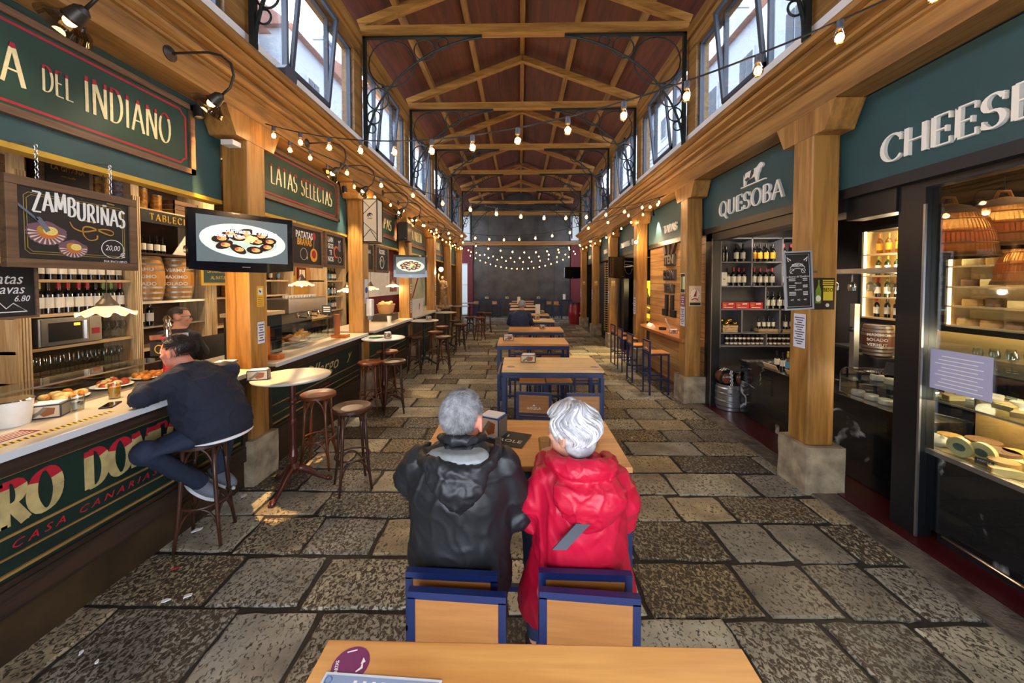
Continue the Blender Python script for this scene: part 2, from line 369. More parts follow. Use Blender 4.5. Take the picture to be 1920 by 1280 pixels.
# ---- floor : worn stone slabs laid in rows
def floor_mat():
    m = bpy.data.materials.new('stone_slabs'); m.use_nodes = True; t = m.node_tree; N = t.nodes.new; L = t.links.new; b = t.nodes['Principled BSDF']
    tc = N('ShaderNodeTexCoord'); at = N('ShaderNodeAttribute'); at.attribute_name = 'tone'; sp = N('ShaderNodeSeparateColor'); L(at.outputs['Color'], sp.inputs[0])
    r = N('ShaderNodeValToRGB'); e = r.color_ramp.elements; e[0].position = 0; e[0].color = lin((134, 128, 112)); e[1].position = 1; e[1].color = lin((196, 190, 168))
    for p_, c_ in ((.3, (160, 162, 156)), (.55, (172, 158, 126)), (.8, (178, 180, 168))):
        q = r.color_ramp.elements.new(p_); q.color = lin(c_)
    L(sp.outputs[0], r.inputs[0])
    n1 = N('ShaderNodeTexNoise'); n1.inputs['Scale'].default_value = 3; n1.inputs['Detail'].default_value = 6; L(tc.outputs['Object'], n1.inputs['Vector'])
    mp = N('ShaderNodeMapping'); mp.inputs['Scale'].default_value = (1, .8, 1); mp.inputs['Rotation'].default_value = (0, 0, .5); L(tc.outputs['Object'], mp.inputs[0])
    n2 = N('ShaderNodeTexNoise'); n2.inputs['Scale'].default_value = 46; n2.inputs['Detail'].default_value = 4; n2.inputs['Roughness'].default_value = .62; n2.inputs['Distortion'].default_value = .8; L(mp.outputs[0], n2.inputs['Vector'])
    # pits: threshold of the fine noise, how many depends on the slab and on the large noise
    th = N('ShaderNodeMath'); th.operation = 'MULTIPLY_ADD'; th.inputs[1].default_value = .20; th.inputs[2].default_value = .30; L(sp.outputs[1], th.inputs[0])
    a2 = N('ShaderNodeMath'); a2.operation = 'MULTIPLY_ADD'; a2.inputs[1].default_value = .22; L(n1.outputs['Fac'], a2.inputs[0]); L(th.outputs[0], a2.inputs[2])
    df = N('ShaderNodeMath'); df.operation = 'SUBTRACT'; L(n2.outputs['Fac'], df.inputs[0]); L(a2.outputs[0], df.inputs[1])
    mr = N('ShaderNodeMapRange'); mr.inputs['From Min'].default_value = -.07; mr.inputs['From Max'].default_value = .03; L(df.outputs[0], mr.inputs['Value'])
    dk = N('ShaderNodeMix'); dk.data_type = 'RGBA'; dk.inputs['A'].default_value = lin((66, 58, 46)); L(mr.outputs[0], dk.inputs['Factor']); L(r.outputs[0], dk.inputs['B'])
    r3 = N('ShaderNodeValToRGB'); r3.color_ramp.elements[0].position = .3; r3.color_ramp.elements[0].color = (.42, .40, .38, 1); r3.color_ramp.elements[1].position = .62; r3.color_ramp.elements[1].color = (1.1, 1.08, 1.02, 1); L(n1.outputs['Fac'], r3.inputs[0])
    ml = N('ShaderNodeMix'); ml.data_type = 'RGBA'; ml.blend_type = 'MULTIPLY'; ml.inputs['Factor'].default_value = 1; L(dk.outputs['Result'], ml.inputs['A']); L(r3.outputs[0], ml.inputs['B'])
    L(ml.outputs['Result'], b.inputs['Base Color'])
    rr = N('ShaderNodeMapRange'); rr.inputs['To Min'].default_value = .42; rr.inputs['To Max'].default_value = .7; L(n1.outputs['Fac'], rr.inputs['Value']); L(rr.outputs[0], b.inputs['Roughness'])
    b.inputs['Specular IOR Level'].default_value = .5
    bp = N('ShaderNodeBump'); bp.inputs['Strength'].default_value = .55; bp.inputs['Distance'].default_value = .012; L(mr.outputs[0], bp.inputs['Height'])
    bp2 = N('ShaderNodeBump'); bp2.inputs['Strength'].default_value = .4; bp2.inputs['Distance'].default_value = .03; L(n1.outputs['Fac'], bp2.inputs['Height']); L(bp.outputs[0], bp2.inputs['Normal']); L(bp2.outputs[0], b.inputs['Normal'])
    return m
M_floor = floor_mat()
M_joint = P('floor_joint', (40, 36, 31), .7, var=.4, vs=20, bump=.4)
def build_floor():
    rg = random.Random(4); vs = []; fs = []; ci = []; tones = []
    y = -.6; rows = []
    while y < 22.2:
        hgt = rg.uniform(.36, .47); rows.append((y, hgt)); y += hgt
    for y0, hh in rows:
        x = -2.75 - rg.uniform(0, .5)
        xe = 2.98 if y0 < 16.9 else 5
        if y0 > 16.6: x -= 2.2
        while x < xe-.05:
            w = rg.uniform(.42, .92) if y0 < 9 else rg.uniform(.5, 1.1)
            x1 = min(x+w, xe)
            if xe-x1 < .22: x1 = xe
            g = .016
            c = [(x+g, y0+g), (x1-g, y0+g), (x1-g, y0+hh-g), (x+g, y0+hh-g)]
            c = [(a+rg.uniform(-.012, .012), b+rg.uniform(-.012, .012)) for a, b in c]
            ring = []; n = 5 if y0 < 8 else 2
            for i in range(4):
                a, b = c[i], c[(i+1) % 4]; d = (b[0]-a[0], b[1]-a[1]); l = math.hypot(*d)
                for k in range(n):
                    t_ = k/n + (0 if k else .012/max(l, .1)); j = rg.uniform(-.007, .007) if k else -.006
                    ring.append((a[0]+d[0]*t_+d[1]/l*-j, a[1]+d[1]*t_+d[0]/l*j))
            cx = sum(p[0] for p in ring)/len(ring); cy = sum(p[1] for p in ring)/len(ring)
            z = rg.uniform(-.004, .002); tl = (rg.uniform(-.006, .006), rg.uniform(-.006, .006)); o = len(vs); k = len(ring)
            col = (rg.random(), rg.random()**1.4, 0, 1)
            for q, zz in ((0, -.03), (0, -.006), (.012, 0)):
                for px_, py_ in ring:
                    dx, dy = cx-px_, cy-py_; l = math.hypot(dx, dy)
                    vs.append((px_+dx/l*q, py_+dy/l*q, z+zz+tl[0]*dx+tl[1]*dy))
            for r_ in range(2):
                for i in range(k): fs.append((o+r_*k+i, o+r_*k+(i+1) % k, o+(r_+1)*k+(i+1) % k, o+(r_+1)*k+i)); ci.append(col)
            fs.append(tuple(o+2*k+i for i in range(k))); ci.append(col)
            x = x1
    me = bpy.data.meshes.new('floor'); me.from_pydata(vs, [], fs)
    a = me.color_attributes.new('tone', 'FLOAT_COLOR', 'CORNER'); li = 0
    for p, c in zip(me.polygons, ci):
        for l in p.loop_indices: a.data[l].color = c
    me.materials.append(M_floor)
    o = bpy.data.objects.new('floor', me); COL.objects.link(o); o['kind'] = 'structure'
    MB().box(-6, 7, -1.5, 22.6, -.12, -.014).build('floor_bed', M_joint, o, local=True)
build_floor()
def st(mb, name, mats, **k): return mb.build(name, mats, kind='structure', **k)
M_kerb = P('kerb_stone', (112, 104, 94), .6, c2=(62, 56, 50), vs=9, lo=.35, hi=.62, bump=.35, bs=50)
mb = MB(); y = -.5
rg = random.Random(2)
while y < 16.8:
    l = rg.uniform(.9, 1.5); mb.box(2.76+rg.uniform(-.01, .01), 2.995, y+.006, y+l-.006, -.05, .008+rg.uniform(0, .006)); y += l
st(mb, 'trim_1', M_kerb, bevel=.008)
M_redfloor = P('oxblood_floor', (74, 18, 22), .35, var=.35, vs=3, coat=.2)
st(MB().box(3.0, 6.2, -1, 16.8, -.05, .012), 'trim_2', M_redfloor)
# ---- long beams and cornices
def cornice(sg):
    pr_ = [(2.70, 3.62), (2.70, 3.82), (2.672, 3.822), (2.672, 3.845), (2.69, 3.86), (2.66, 3.87), (2.64, 3.885), (2.632, 3.905), (2.64, 3.92), (2.655, 3.925), (2.655, 3.945), (2.59, 3.955), (2.58, 3.975), (2.60, 4.0), (2.56, 4.01), (2.52, 4.02), (2.50, 4.045), (2.52, 4.065), (2.46, 4.07), (2.455, 4.11), (2.46, 4.13), (2.70, 4.14), (2.95, 4.14), (2.95, 3.62)]
    T = fr((.05, 16.75, 0), (sg, 0, 0), (0, 0, 1))
    mb = MB(); n = len(pr_)
    a = [(.05+sg*p[0], -.6, p[1]) for p in pr_]; b = [(.05+sg*p[0], 16.75, p[1]) for p in pr_]
    mb.add(a+b, [tuple(range(n)), tuple(range(n, 2*n))[::-1]]+[(i, (i+1) % n, n+(i+1) % n, n+i) for i in range(n)])
    return mb
st(cornice(-1), 'trim_3', M_beamY); st(cornice(1), 'trim_4', M_beamY)
# ---- clerestory: white apron, timber studs, top plate, windows
def window(sg, y0, y1, idx):
    X = .05+sg*2.78
    w = bpy.data.objects.new('window_%d' % idx, None); COL.objects.link(w); w.location = (X, (y0+y1)/2, 4.42); w['kind'] = 'structure'
    z0, z1 = 4.42, 5.73; mb = MB(); t = .035
    mb.box(X-.03, X+.03, y0, y1, z0, z0+t); mb.box(X-.03, X+.03, y0, y1, z1-t, z1); mb.box(X-.03, X+.03, y0, y0+t, z0, z1); mb.box(X-.03, X+.03, y1-t, y1, z0, z1)
    L = y1-y0; ms = [y0+L*.3, y0+L*.70, y0+L*.70]
    for y in ms[:2]: mb.box(X-.03, X+.03, y-.02, y+.02, z0, z1)
    mb.build('window_frame', M_frame, w)
    for a, b in ((ms[0], ms[1]),):      # the middle sash hangs open inwards
        s_ = MB(); ang = .11; Xi = X-sg*.04
        T = Matrix.Translation((Xi, 0, z0+.04)) @ Matrix.Rotation(-sg*ang, 4, 'Y')
        hh = z1-z0-.08
        s_.box(-.02, .02, a+.02, a+.07, 0, hh, 0, T); s_.box(-.02, .02, b-.07, b-.02, 0, hh, 0, T); s_.box(-.02, .02, a+.02, b-.02, 0, .05, 0, T); s_.box(-.02, .02, a+.02, b-.02, hh-.05, hh, 0, T)
        sa = s_.build('sash', M_frame, w)
        MB().box(-.004, .004, a+.06, b-.06, .04, hh-.04, 0, T).build('pane', G_win, sa)
    p = MB(); p.box(X-.004, X+.004, y0+t, ms[0], z0+t, z1-t); p.box(X-.004, X+.004, ms[2], y1-t, z0+t, z1-t); p.build('pane', G_win, w)
i = 1
for sg in (-1, 1):
    mb = MB(); xa = .05+sg*2.70
    st(MB().box(min(xa, xa+sg*.2), max(xa, xa+sg*.2), -.6, 16.75, 4.14, 4.415), 'trim_%d' % (5 if sg < 0 else 6), P('bright_white_sill', (246, 246, 244), .4))
    mb.box(min(xa-sg*.04, xa+sg*.25), max(xa-sg*.04, xa+sg*.25), -.6, 16.75, 5.93, 6.12)
    mb.box(min(xa, xa+sg*.2), max(xa, xa+sg*.2), -.6, 16.75, 5.73, 5.93)
    for k in range(-1, 6):
        yc = 3.58+2.6*k; mb.box(min(xa, xa+sg*.2), max(xa, xa+sg*.2), yc-.27, yc+.03 if k < 5 else 16.75, 4.415, 5.75)
    st(mb, 'trim_%d' % (7 if sg < 0 else 8), M_beamY)
    for k in range(-1, 5):
        window(sg, 3.58+2.6*k+.03, 3.58+2.6*(k+1)-.27, i); i += 1
# upper walls behind the fascias, outer shell
M_plaster = P('warm_plaster', (150, 118, 78), .8, var=.15, vs=3)
M_dkwall = P('dark_wall', (46, 44, 44), .7, var=.3, vs=3)
M_redwall = P('red_wall', (112, 28, 36), .6, var=.15, vs=2)
st(MB().box(-5.2, -5.05, -.8, 16.9, -.1, 3.7), 'wall_left', M_plaster); st(MB().box(-5.2, -2.93, -.8, 16.9, 3.63, 3.72).box(-5.2, -2.93, 16.84, 16.9, 0, 3.62), 'trim_16', M_plaster)
st(MB().box(5.9, 6.05, -.8, 16.9, -.1, 3.7), 'wall_right', M_dkwall); st(MB().box(3.03, 6.05, -.8, 16.9, 3.63, 3.72).box(3.02, 6.05, 16.84, 16.9, 0, 3.62), 'trim_17', M_dkwall)
st(MB().box(-5.2, -1.3, -.95, -.8, -.1, 7.7).box(1.4, 6.05, -.95, -.8, -.1, 7.7).box(-1.3, 1.4, -.95, -.8, 2.6, 7.7), 'wall_front', M_plaster)  # unseen wall behind the camera, added to hold back sky light
# ---- roof boards and purlins
ZR = 7.42
def roof(sg, x0, x1, y0, y1, m=0):
    mb = MB(); z = lambda x: ZR-.37*x
    a, b = .05+sg*x0, .05+sg*x1
    mb.add([(a, y0, z(x0)), (b, y0, z(x1)), (b, y1, z(x1)), (a, y1, z(x0)), (a, y0, z(x0)+.05), (b, y0, z(x1)+.05), (b, y1, z(x1)+.05), (a, y1, z(x0)+.05)],
           [(0, 1, 2, 3), (4, 7, 6, 5), (0, 4, 5, 1), (1, 5, 6, 2), (2, 6, 7, 3), (3, 7, 4, 0)]); return mb
mb = MB()
for q in (roof(-1, 0, 3.15, -1, 16.8), roof(1, 0, 3.15, -1, 16.8), roof(-1, 0, 5.2, 16.8, 22.4), roof(1, 0, 5.2, 16.8, 22.4)): mb.add(q.v, q.f)
st(mb, 'ceiling', M_roof)
k = 9
for x in (0, -1.05, 1.05, -2.1, 2.1):
    z = ZR-.37*abs(x)-.055
    st(MB().bar((.05+x, -.9, z), (.05+x, 22, z), .1, .11), 'trim_%d' % k, M_beamY); k += 1
# ---- back wall: dark panels, red ends, white framed windows
def panel_mat():
    m = P('back_panel', (82, 80, 76), .42, c2=(46, 46, 46), vs=1.6, lo=.3, hi=.7, metal=.2)
    return m
mb = MB()
for k in range(6):
    for j in range(3): mb.box(-2.87+k*.98+.006, -2.87+(k+1)*.98-.006, 22.0, 22.05, j*2.0+.006, j*2+1.99)
mb.box(-5.2, 5.3, 22.05, 22.2, 0, 7.6)
st(mb, 'wall_back', [panel_mat()])
mb = MB(); mb.box(-3.12, -2.8, 21.8, 22.04, 0, 4.2); mb.box(3.0, 5.2, 21.8, 22.04, 0, 4.2); mb.box(-5.2, -3.9, 21.9, 22.04, 0, 4.2); mb.box(-5.2, -2.8, 21.9, 22.04, 3.1, 4.2)
st(mb, 'trim_14', M_redwall)
st(MB().box(-5, 5, 21.7, 22.04, 4.2, 4.42).box(-5, 5, 21.7, 22.0, 5.98, 6.2), 'trim_15', M_beamX)
M_redside = P('red_side', (120, 34, 42), .6)
M_pane_glow = P('glowing_daylight_pane', (176, 186, 194), .4, emit=.42)  # daylight put in as a faint glow of the pane itself
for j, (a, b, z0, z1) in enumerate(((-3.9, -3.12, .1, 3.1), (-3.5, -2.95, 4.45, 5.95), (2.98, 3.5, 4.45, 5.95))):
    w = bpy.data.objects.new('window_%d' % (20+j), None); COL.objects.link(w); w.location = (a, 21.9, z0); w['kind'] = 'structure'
    MB().box(a, b, 21.96, 21.98, z0, z1).build('pane', M_pane_glow, w)
    f_ = MB()
    for x in (a, b): f_.box(x-.03, x+.03, 21.88, 21.96, z0, z1)
    for z in (z0, z1) + ((1.9,) if j == 0 else ()): f_.box(a, b, 21.88, 21.96, z-.04, z+.04)
    f_.build('window_frame', M_white if j == 0 else M_frame, w)
for j, (X, nm, mt) in enumerate(((-5.15, 'wall_left_end', M_redside), (5.25, 'wall_right_end', M_redwall))):  # end walls out of view, with windows added to flood daylight in
    st(MB().box(X-.05, X+.05, 16.8, 22.2, 0, .9).box(X-.05, X+.05, 16.8, 22.2, 5.2, 5.5).box(X-.05, X+.05, 16.8, 17.1, .9, 5.2).box(X-.05, X+.05, 21.9, 22.2, .9, 5.2), nm, mt)
    w = bpy.data.objects.new('window_%d' % (24+j), None); COL.objects.link(w); w.location = (X, 19.5, .9); w['kind'] = 'structure'; f_ = MB()
    for y in (17.1, 18.7, 20.3, 21.9): f_.box(X-.04, X+.04, y-.04, y+.04, .9, 5.2)
    for z in (.9, 3.0, 5.2): f_.box(X-.04, X+.04, 17.1, 21.9, z-.04, z+.04)
    f_.build('window_frame', M_white, w); MB().box(X-.005, X+.005, 17.1, 21.9, .9, 5.2).build('pane', G_win, w)
# ---- roof trusses with wrought iron brackets
def truss(y, label):
    t = thing('roof_truss', label, 'roof truss', (.05, y, 6.07), 'timber roof trusses over the aisle')
    MB().box(-2.63, 2.73, y-.07, y+.07, 6.08, 6.22).build('tie_beam', M_beamX, t)
    for sg in (-1, 1):
        MB().bar((.05+sg*2.72, y, 6.26), (.05, y, 7.24), .12, .13).build('rafter', M_beamX, t)
        mb = MB(); x0 = .05+sg*2.66; r_ = .018
        mb.box(min(x0, x0-sg*.05), max(x0, x0-sg*.05), y-.03, y+.03, 4.27, 6.07)
        mb.box(min(x0, x0-sg*1.98), max(x0, x0-sg*1.98), y-.03, y+.03, 6.045, 6.075)
        pts = [(x0-sg*(.05+1.9*(1-math.cos(a))), y, 6.03-1.72*(1-math.sin(a))) for a in [pi/2*i/14 for i in range(15)]]
        pts = [(x0-sg*(.04+1.92*u**1.7*(1 if u < 1 else 1)), y, 4.3+1.74*(1-(1-u)**1.55)) for u in [i/14 for i in range(15)]]
        mb.tube(pts, r_, 6)
        for cx, cz, rr in ((.47, 5.63, .38), (1.02, 5.85, .17), (1.33, 5.95, .085), (.24, 5.06, .18), (.17, 4.76, .11), (.13, 4.57, .07)):
            mb.tube([(x0-sg*cx+rr*math.cos(a), y, cz+rr*math.sin(a)) for a in [2*pi*i/20 for i in range(20)]], .012, 5, closed=True)
        mb.build('iron_bracket', M_iron, t)
names = ['first', 'second', 'third', 'fourth', 'fifth', 'sixth', 'seventh']
for k in range(0, 7):
    truss(3.58+2.6*k, 'timber roof truss with ringed iron brackets, %s from the front along the ceiling' % names[k])
# ---- timber posts on stone plinths, with a shaped block under the beam
M_stone = P('plinth_stone', (178, 162, 134), .75, c2=(124, 112, 92), vs=6, bump=.5, bs=24)
def post(sg, k, label):
    y = 3.55+2.6*k; xa = .05+sg*2.70
    t = thing('timber_post', label, 'post', (xa+sg*.125, y+.125, 0), 'timber posts along the aisle')
    MB().box(xa-.0 if sg > 0 else xa-.25, xa+.25 if sg > 0 else xa, y, y+.25, .44, 3.40).build('shaft', M_post, t, bevel=.012)
    mb = MB(); T = fr((xa+(sg*.26), y+.125, 0), (0, 1, 0), (0, 0, 1))
    T = fr((xa-.005 if sg < 0 else xa+.255, y+.125, 0), (0, 1, 0), (0, 0, 1))
    T = fr((xa-.255 if sg < 0 else xa-.005, y+.125, 0), (0, 1, 0), (0, 0, 1))
    mb.prism([(-.26, 3.38), (.26, 3.38), (.37, 3.615), (-.37, 3.615)], T, .26); mb.build('bracket_block', M_post, t, bevel=.01)
    rg = random.Random(k*3+sg); p = MB()
    x0, x1 = (xa-.32, xa+.05) if sg < 0 else (xa-.05, xa+.32)
    ps = bpy.data.meshes.new('x'); bm = bmesh.new(); bmesh.ops.create_cube(bm, size=1); bmesh.ops.subdivide_edges(bm, edges=bm.edges[:], cuts=5, use_grid_fill=True)
    for v in bm.verts:
        v.co = Vector((x0+(v.co.x+.5)*(x1-x0), y-.06+(v.co.y+.5)*.37, -.02+(v.co.z+.5)*.46)); v.co += noise.noise_vector(v.co*5+Vector((k, sg, 0)))*.012
    p.add([v.co.copy() for v in bm.verts], [[v.index for v in f.verts] for f in bm.faces]); bm.free(); bpy.data.meshes.remove(ps)
    p.build('stone_plinth', M_stone, t, smooth=True, ang=.6)
    return t
LP = ['timber post beside the seated man in navy, with the large television', 'left timber post behind the pair of bentwood stools', 'left timber post carrying the smaller television', 'left timber post just beyond the smaller television', 'left timber post beside the stone statue', 'left timber post nearest the dark back wall']
RP = ['right timber post with the framed chalk menu, nearest the cheese counter', 'right timber post between the wine shelf doorway and the plank wall', 'right timber post with a lit bulb at the far end of the plank wall', 'right timber post behind the black television', 'right timber post beyond the black television, second from the far end', 'right timber post beside the dark red barrel']
for k in range(6):
    post(-1, k, LP[k]); post(1, k, RP[k])
# ---- pale houses outside the clerestory
M_house = P('pale_house', (172, 176, 180), .8, var=.08); M_tile = P('roof_tile', (146, 104, 88), .8, var=.2); M_hwin = P('house_window', (60, 68, 76), .6); M_htrim = P('house_trim', (176, 178, 180), .8)
def house(x, y, w, h, label, d=3):
    b = thing('house', label, 'building', (x, y, 0)); sg = 1 if x > 0 else -1
    MB().box(min(x, x+sg*d), max(x, x+sg*d), y-w/2, y+w/2, 0, h).build('wall_block', M_house, b)
    T = fr((x-sg*.3, y-w/2-.2, h), (sg, 0, 0), (0, 0, 1))
    m = MB(); T2 = fr((x+sg*d/2, y+w/2+.25, h), (sg, 0, 0), (0, 0, 1))
    pts = [(-d/2-.3, 0), (d/2+.3, 0), (0, d*.42)]
    va = [(x+sg*d/2+sg*p[0], y-w/2-.25, h+p[1]) for p in pts]+[(x+sg*d/2+sg*p[0], y+w/2+.25, h+p[1]) for p in pts]
    m.add(va, [(0, 1, 2), (5, 4, 3), (0, 3, 4, 1), (1, 4, 5, 2), (2, 5, 3, 0)]); m.build('roof', M_tile, b)
    n = max(1, int(w/2.2)); xf = x-sg*.03
    for i_ in range(n):
        for z in (h-1.9, h-4.6):
            yy = y-w/2+w*(i_+.5)/n; f_ = MB().box(xf-.04, xf+.04, yy-.5, yy+.5, z-.7, z+.75).build('window', M_htrim, b)
            MB().box(xf-.06, xf+.06, yy-.4, yy-.03, z-.6, z+.65).box(xf-.06, xf+.06, yy+.03, yy+.4, z-.6, z+.65).build('pane', M_hwin, f_)
    for z in (h-3.2, h-3.4): MB().box(xf-.12, xf+.05, y-w/2, y+w/2, z, z+.08).build('ledge', M_htrim, b)
    m = MB().box(x+sg*1-.3, x+sg*1+.3, y+w*.2-.4, y+w*.2+.4, h, h+2.2); m.box(x+sg*1-.35, x+sg*1+.35, y+w*.2-.45, y+w*.2+.45, h+2.2, h+2.35); m.build('chimney', M_house, b)
house(-9, 17.6, 6.4, 11.9, 'pale house with red tiled roof outside the left windows, low gable', 3.5); house(-9.5, 11.2, 4.5, 11.2, 'pale house with a chimney seen through the nearest left windows', 3.5); house(-9, 28.5, 13, 13.5, 'tall pale building beyond the far left windows', 4)
house(9, 15, 13, 12.2, 'tall pale stone building outside the nearest right windows', 4); house(9.5, 31, 15, 14, 'long pale building outside the far right windows', 4)
# ================================================================ TABLES, CHAIRS, STOOLS IN THE AISLE
M_top = WOOD('oak_top', (226, 168, 92), (190, 126, 58), 0, 7, .38, .05, coat=.3)
M_top2 = WOOD('oak_top_pale', (236, 204, 146), (214, 172, 110), 0, 7, .4, .05, coat=.3)
M_panel = WOOD('oak_panel', (188, 128, 66), (156, 100, 46), 0, 9, .42, .05, coat=.2)
M_blue = P('blue_metal', (14, 34, 84), .38, spec=.6)
M_lw = P('logo_white', (232, 226, 214), .6)
M_bent = WOOD('bentwood', (112, 60, 28), (84, 42, 20), 2, 14, .32, .05, coat=0)
M_bentd = WOOD('bentwood_dark', (72, 42, 28), (48, 28, 20), 2, 14, .34, .05, coat=0)
M_marble = P('marble_top', (172, 174, 172), .3, var=.12, vs=5, coat=.2)
M_castbr = P('brown_cast_iron', (78, 34, 26), .35, .3, coat=.3)
M_castg = P('dark_cast_iron', (44, 50, 46), .4, .4)
def loft(mb, rings, n=20, m=0):
    """rings: (cx, cy, cz, rx, ry, rot)"""
    vs = []; k = len(rings)
    for r in rings:
        cx, cy, cz, rx, ry = r[:5]; ro = r[5] if len(r) > 5 else 0
        for j in range(n):
            a = 2*pi*j/n; x, y = rx*math.cos(a), ry*math.sin(a)
            vs.append((cx+x*math.cos(ro)-y*math.sin(ro), cy+x*math.sin(ro)+y*math.cos(ro), cz))
    fs = [tuple(range(n))[::-1], tuple((k-1)*n+j for j in range(n))]
    for i in range(k-1):
        for j in range(n): fs.append((i*n+j, i*n+(j+1) % n, (i+1)*n+(j+1) % n, (i+1)*n+j))
    mb.add(vs, fs, m); return mb
def table(x, y, w, d, label, rail=True, top=None):
    t = thing('high_table', label, 'table', (x, y, 0), 'high oak tables down the middle of the aisle')
    mb = MB().box(x-w/2, x+w/2, y-d/2, y+d/2, 1.04, 1.07); mb.build('tabletop', top or M_top, t, bevel=.004)
    f = MB(); a = .02
    for yy in (y-d/2+a, y+d/2-a): f.box(x-w/2+.01, x+w/2-.01, yy-.02, yy+.02, .985, 1.038)
    for xx in (x-w/2+a, x+w/2-a): f.box(xx-.02, xx+.02, y-d/2+.03, y+d/2-.03, .985, 1.038)
    for xx in (x-w/2+a, x+w/2-a): f.box(xx-.015, xx+.015, y-d/2+.03, y+d/2-.03, .16, .19)
    f.box(x-w/2+.04, x+w/2-.04, y-.015, y+.015, .16, .19)
    f.build('frame', M_blue, t)
    for sx in (-1, 1):
        for sy in (-1, 1):
            px, py_ = x+sx*(w/2-.02), y+sy*(d/2-.02); MB().box(px-.02, px+.02, py_-.02, py_+.02, 0, .985).build('leg', M_blue, t)
    if rail:
        xx = x-w/2-.035; MB().box(xx-.012, xx+.012, y-d/2-.02, y+d/2-.06, 1.0, 1.03).box(xx, xx+.06, y-d/2+.1, y-d/2+.12, 1.0, 1.02).box(xx, xx+.06, y+d/2-.16, y+d/2-.14, 1.0, 1.02).build('side_rail', M_blue, t)
    return t
TB = [(.033, .60, 1.065, .65, 'nearest oak table with a round purple sticker and a menu on it', M_top),
      (.02, 2.155, 1.10, .63, 'oak table the couple sit at, with a black menu card', M_top),
      (.35, 4.235, 1.09, .67, 'pale oak table with a napkin box, just beyond the couple', M_top2),
      (.20, 5.885, 1.09, .66, 'oak table with a napkin box topped by a white paper, third ahead of the couple\'s', M_top),
      (.31, 7.43, 1.07, .66, 'oak table with a small dark napkin box directly behind the lone grey-haired man', M_top),
      (.31, 9.19, 1.05, .64, 'oak table the lone grey-haired man sits at', M_top2),
      (.30, 10.85, 1.08, .64, 'oak table carrying a tall white standing menu', M_top),
      (.17, 13.06, 1.06, .64, 'oak table just beyond the one with the tall white menu', M_top2),
      (.12, 14.78, 1.0, .64, 'oak table fourth from the dark back wall', M_top2),
      (.06, 16.43, 1.08, .64, 'oak table with the upright menu second from the back wall row', M_top),
      (.15, 18.5, 1.08, .64, 'farthest oak table of the middle row', M_top)]
TB[3] = TB[3][:4] + ('oak table with a napkin box under a white paper sheet', M_top)
TB[8] = TB[8][:4] + ('pale oak table, third from the far end of the middle row', M_top2)
TB[9] = TB[9][:4] + ('oak table, second from the far end of the middle row', M_top)
for i, (x, y, w, d, l, tm) in enumerate(TB): table(x, y, w, d, l, rail=i in (2, 3), top=tm)
def mk_chair():
    """local: sits facing +Y, back on the -Y side"""
    t = thing('high_chair', 'x', 'chair', (0, 0, 0)); w = .33
    MB().box(-w/2, w/2, -.15, .19, .735, .755).build('seat', M_panel, t, bevel=.003)
    MB().box(-w/2+.025, w/2-.025, -.168, -.153, .775, .945).build('back_panel', M_panel, t)
    lg = MB(); T = FC(0, -.1681, .82); lg.text('AGUILA', T, .034, .001, 0, 1.1, bold=.012); lg.prism([(-.012, .022), (.012, .022), (.008, .034), (-.008, .034)], T, .001)
    lg.build('logo', M_lw, t)
    f = MB(); e = .0125
    for z in (.945, .97): pass
    f.box(-w/2, w/2, -.175, -.15, .945, .97); f.box(-w/2, w/2, -.175, -.15, .755, .775)
    for yy in (-.15, .17): f.box(-w/2, w/2, yy-e, yy+e, .71, .735)
    for xx in (-w/2+e, w/2-e): f.box(xx-e, xx+e, -.15, .18, .71, .735)
    for yy, z in ((-.16, .33), (.17, .22)): f.box(-w/2, w/2, yy-e, yy+e, z, z+.02)
    for xx in (-w/2+e, w/2-e): f.box(xx-e, xx+e, -.16, .17, .27, .29)
    f.build('frame', M_blue, t)
    for xx in (-w/2+e, w/2-e):
        MB().box(xx-e, xx+e, -.175, -.15, 0, .95).build('leg', M_blue, t); MB().box(xx-e, xx+e, .16, .185, 0, .712).build('leg', M_blue, t)
    return t
ch0 = mk_chair(); used = [False]
def chair(x, y, rz, label, g='high oak and blue metal chairs in the aisle'):
    """x, y = centre of the backrest's outer face"""
    c, s_ = math.cos(rz), math.sin(rz); lx, ly = x+(-.175)*s_, y+.175*c
    if not used[0]:
        used[0] = True; ch0.location = (lx, ly, 0); ch0.rotation_euler = (0, 0, rz); ch0['label'] = label; ch0['group'] = g; return ch0
    return dup(ch0, (lx, ly, 0), rz, label, g)
chair(-.209, 1.208, pi-.055, 'empty high chair at the nearest table, behind the man in the black jacket')
chair(.232, 1.214, pi-.07, 'empty high chair at the nearest table, behind the woman in red')
chair(-.243, 1.268, -.04, 'high chair the man in the black jacket sits on')
chair(.232, 1.278, -.02, 'high chair the woman in red sits on')
chair(.13, 3.42, -.12, 'high chair turned askew with white lettering, between the couple\'s heads')
chair(.60, 3.40, 0, 'high chair partly hidden behind the woman\'s silver hair')
chair(.16, 4.96, pi, 'high chair tucked at the far side of the pale table, left seat')
chair(.50, 4.98, pi, 'high chair tucked at the far side of the pale table, middle seat')
chair(.845, 4.62, 0, 'high chair with white lettering at the right end of the pale table')
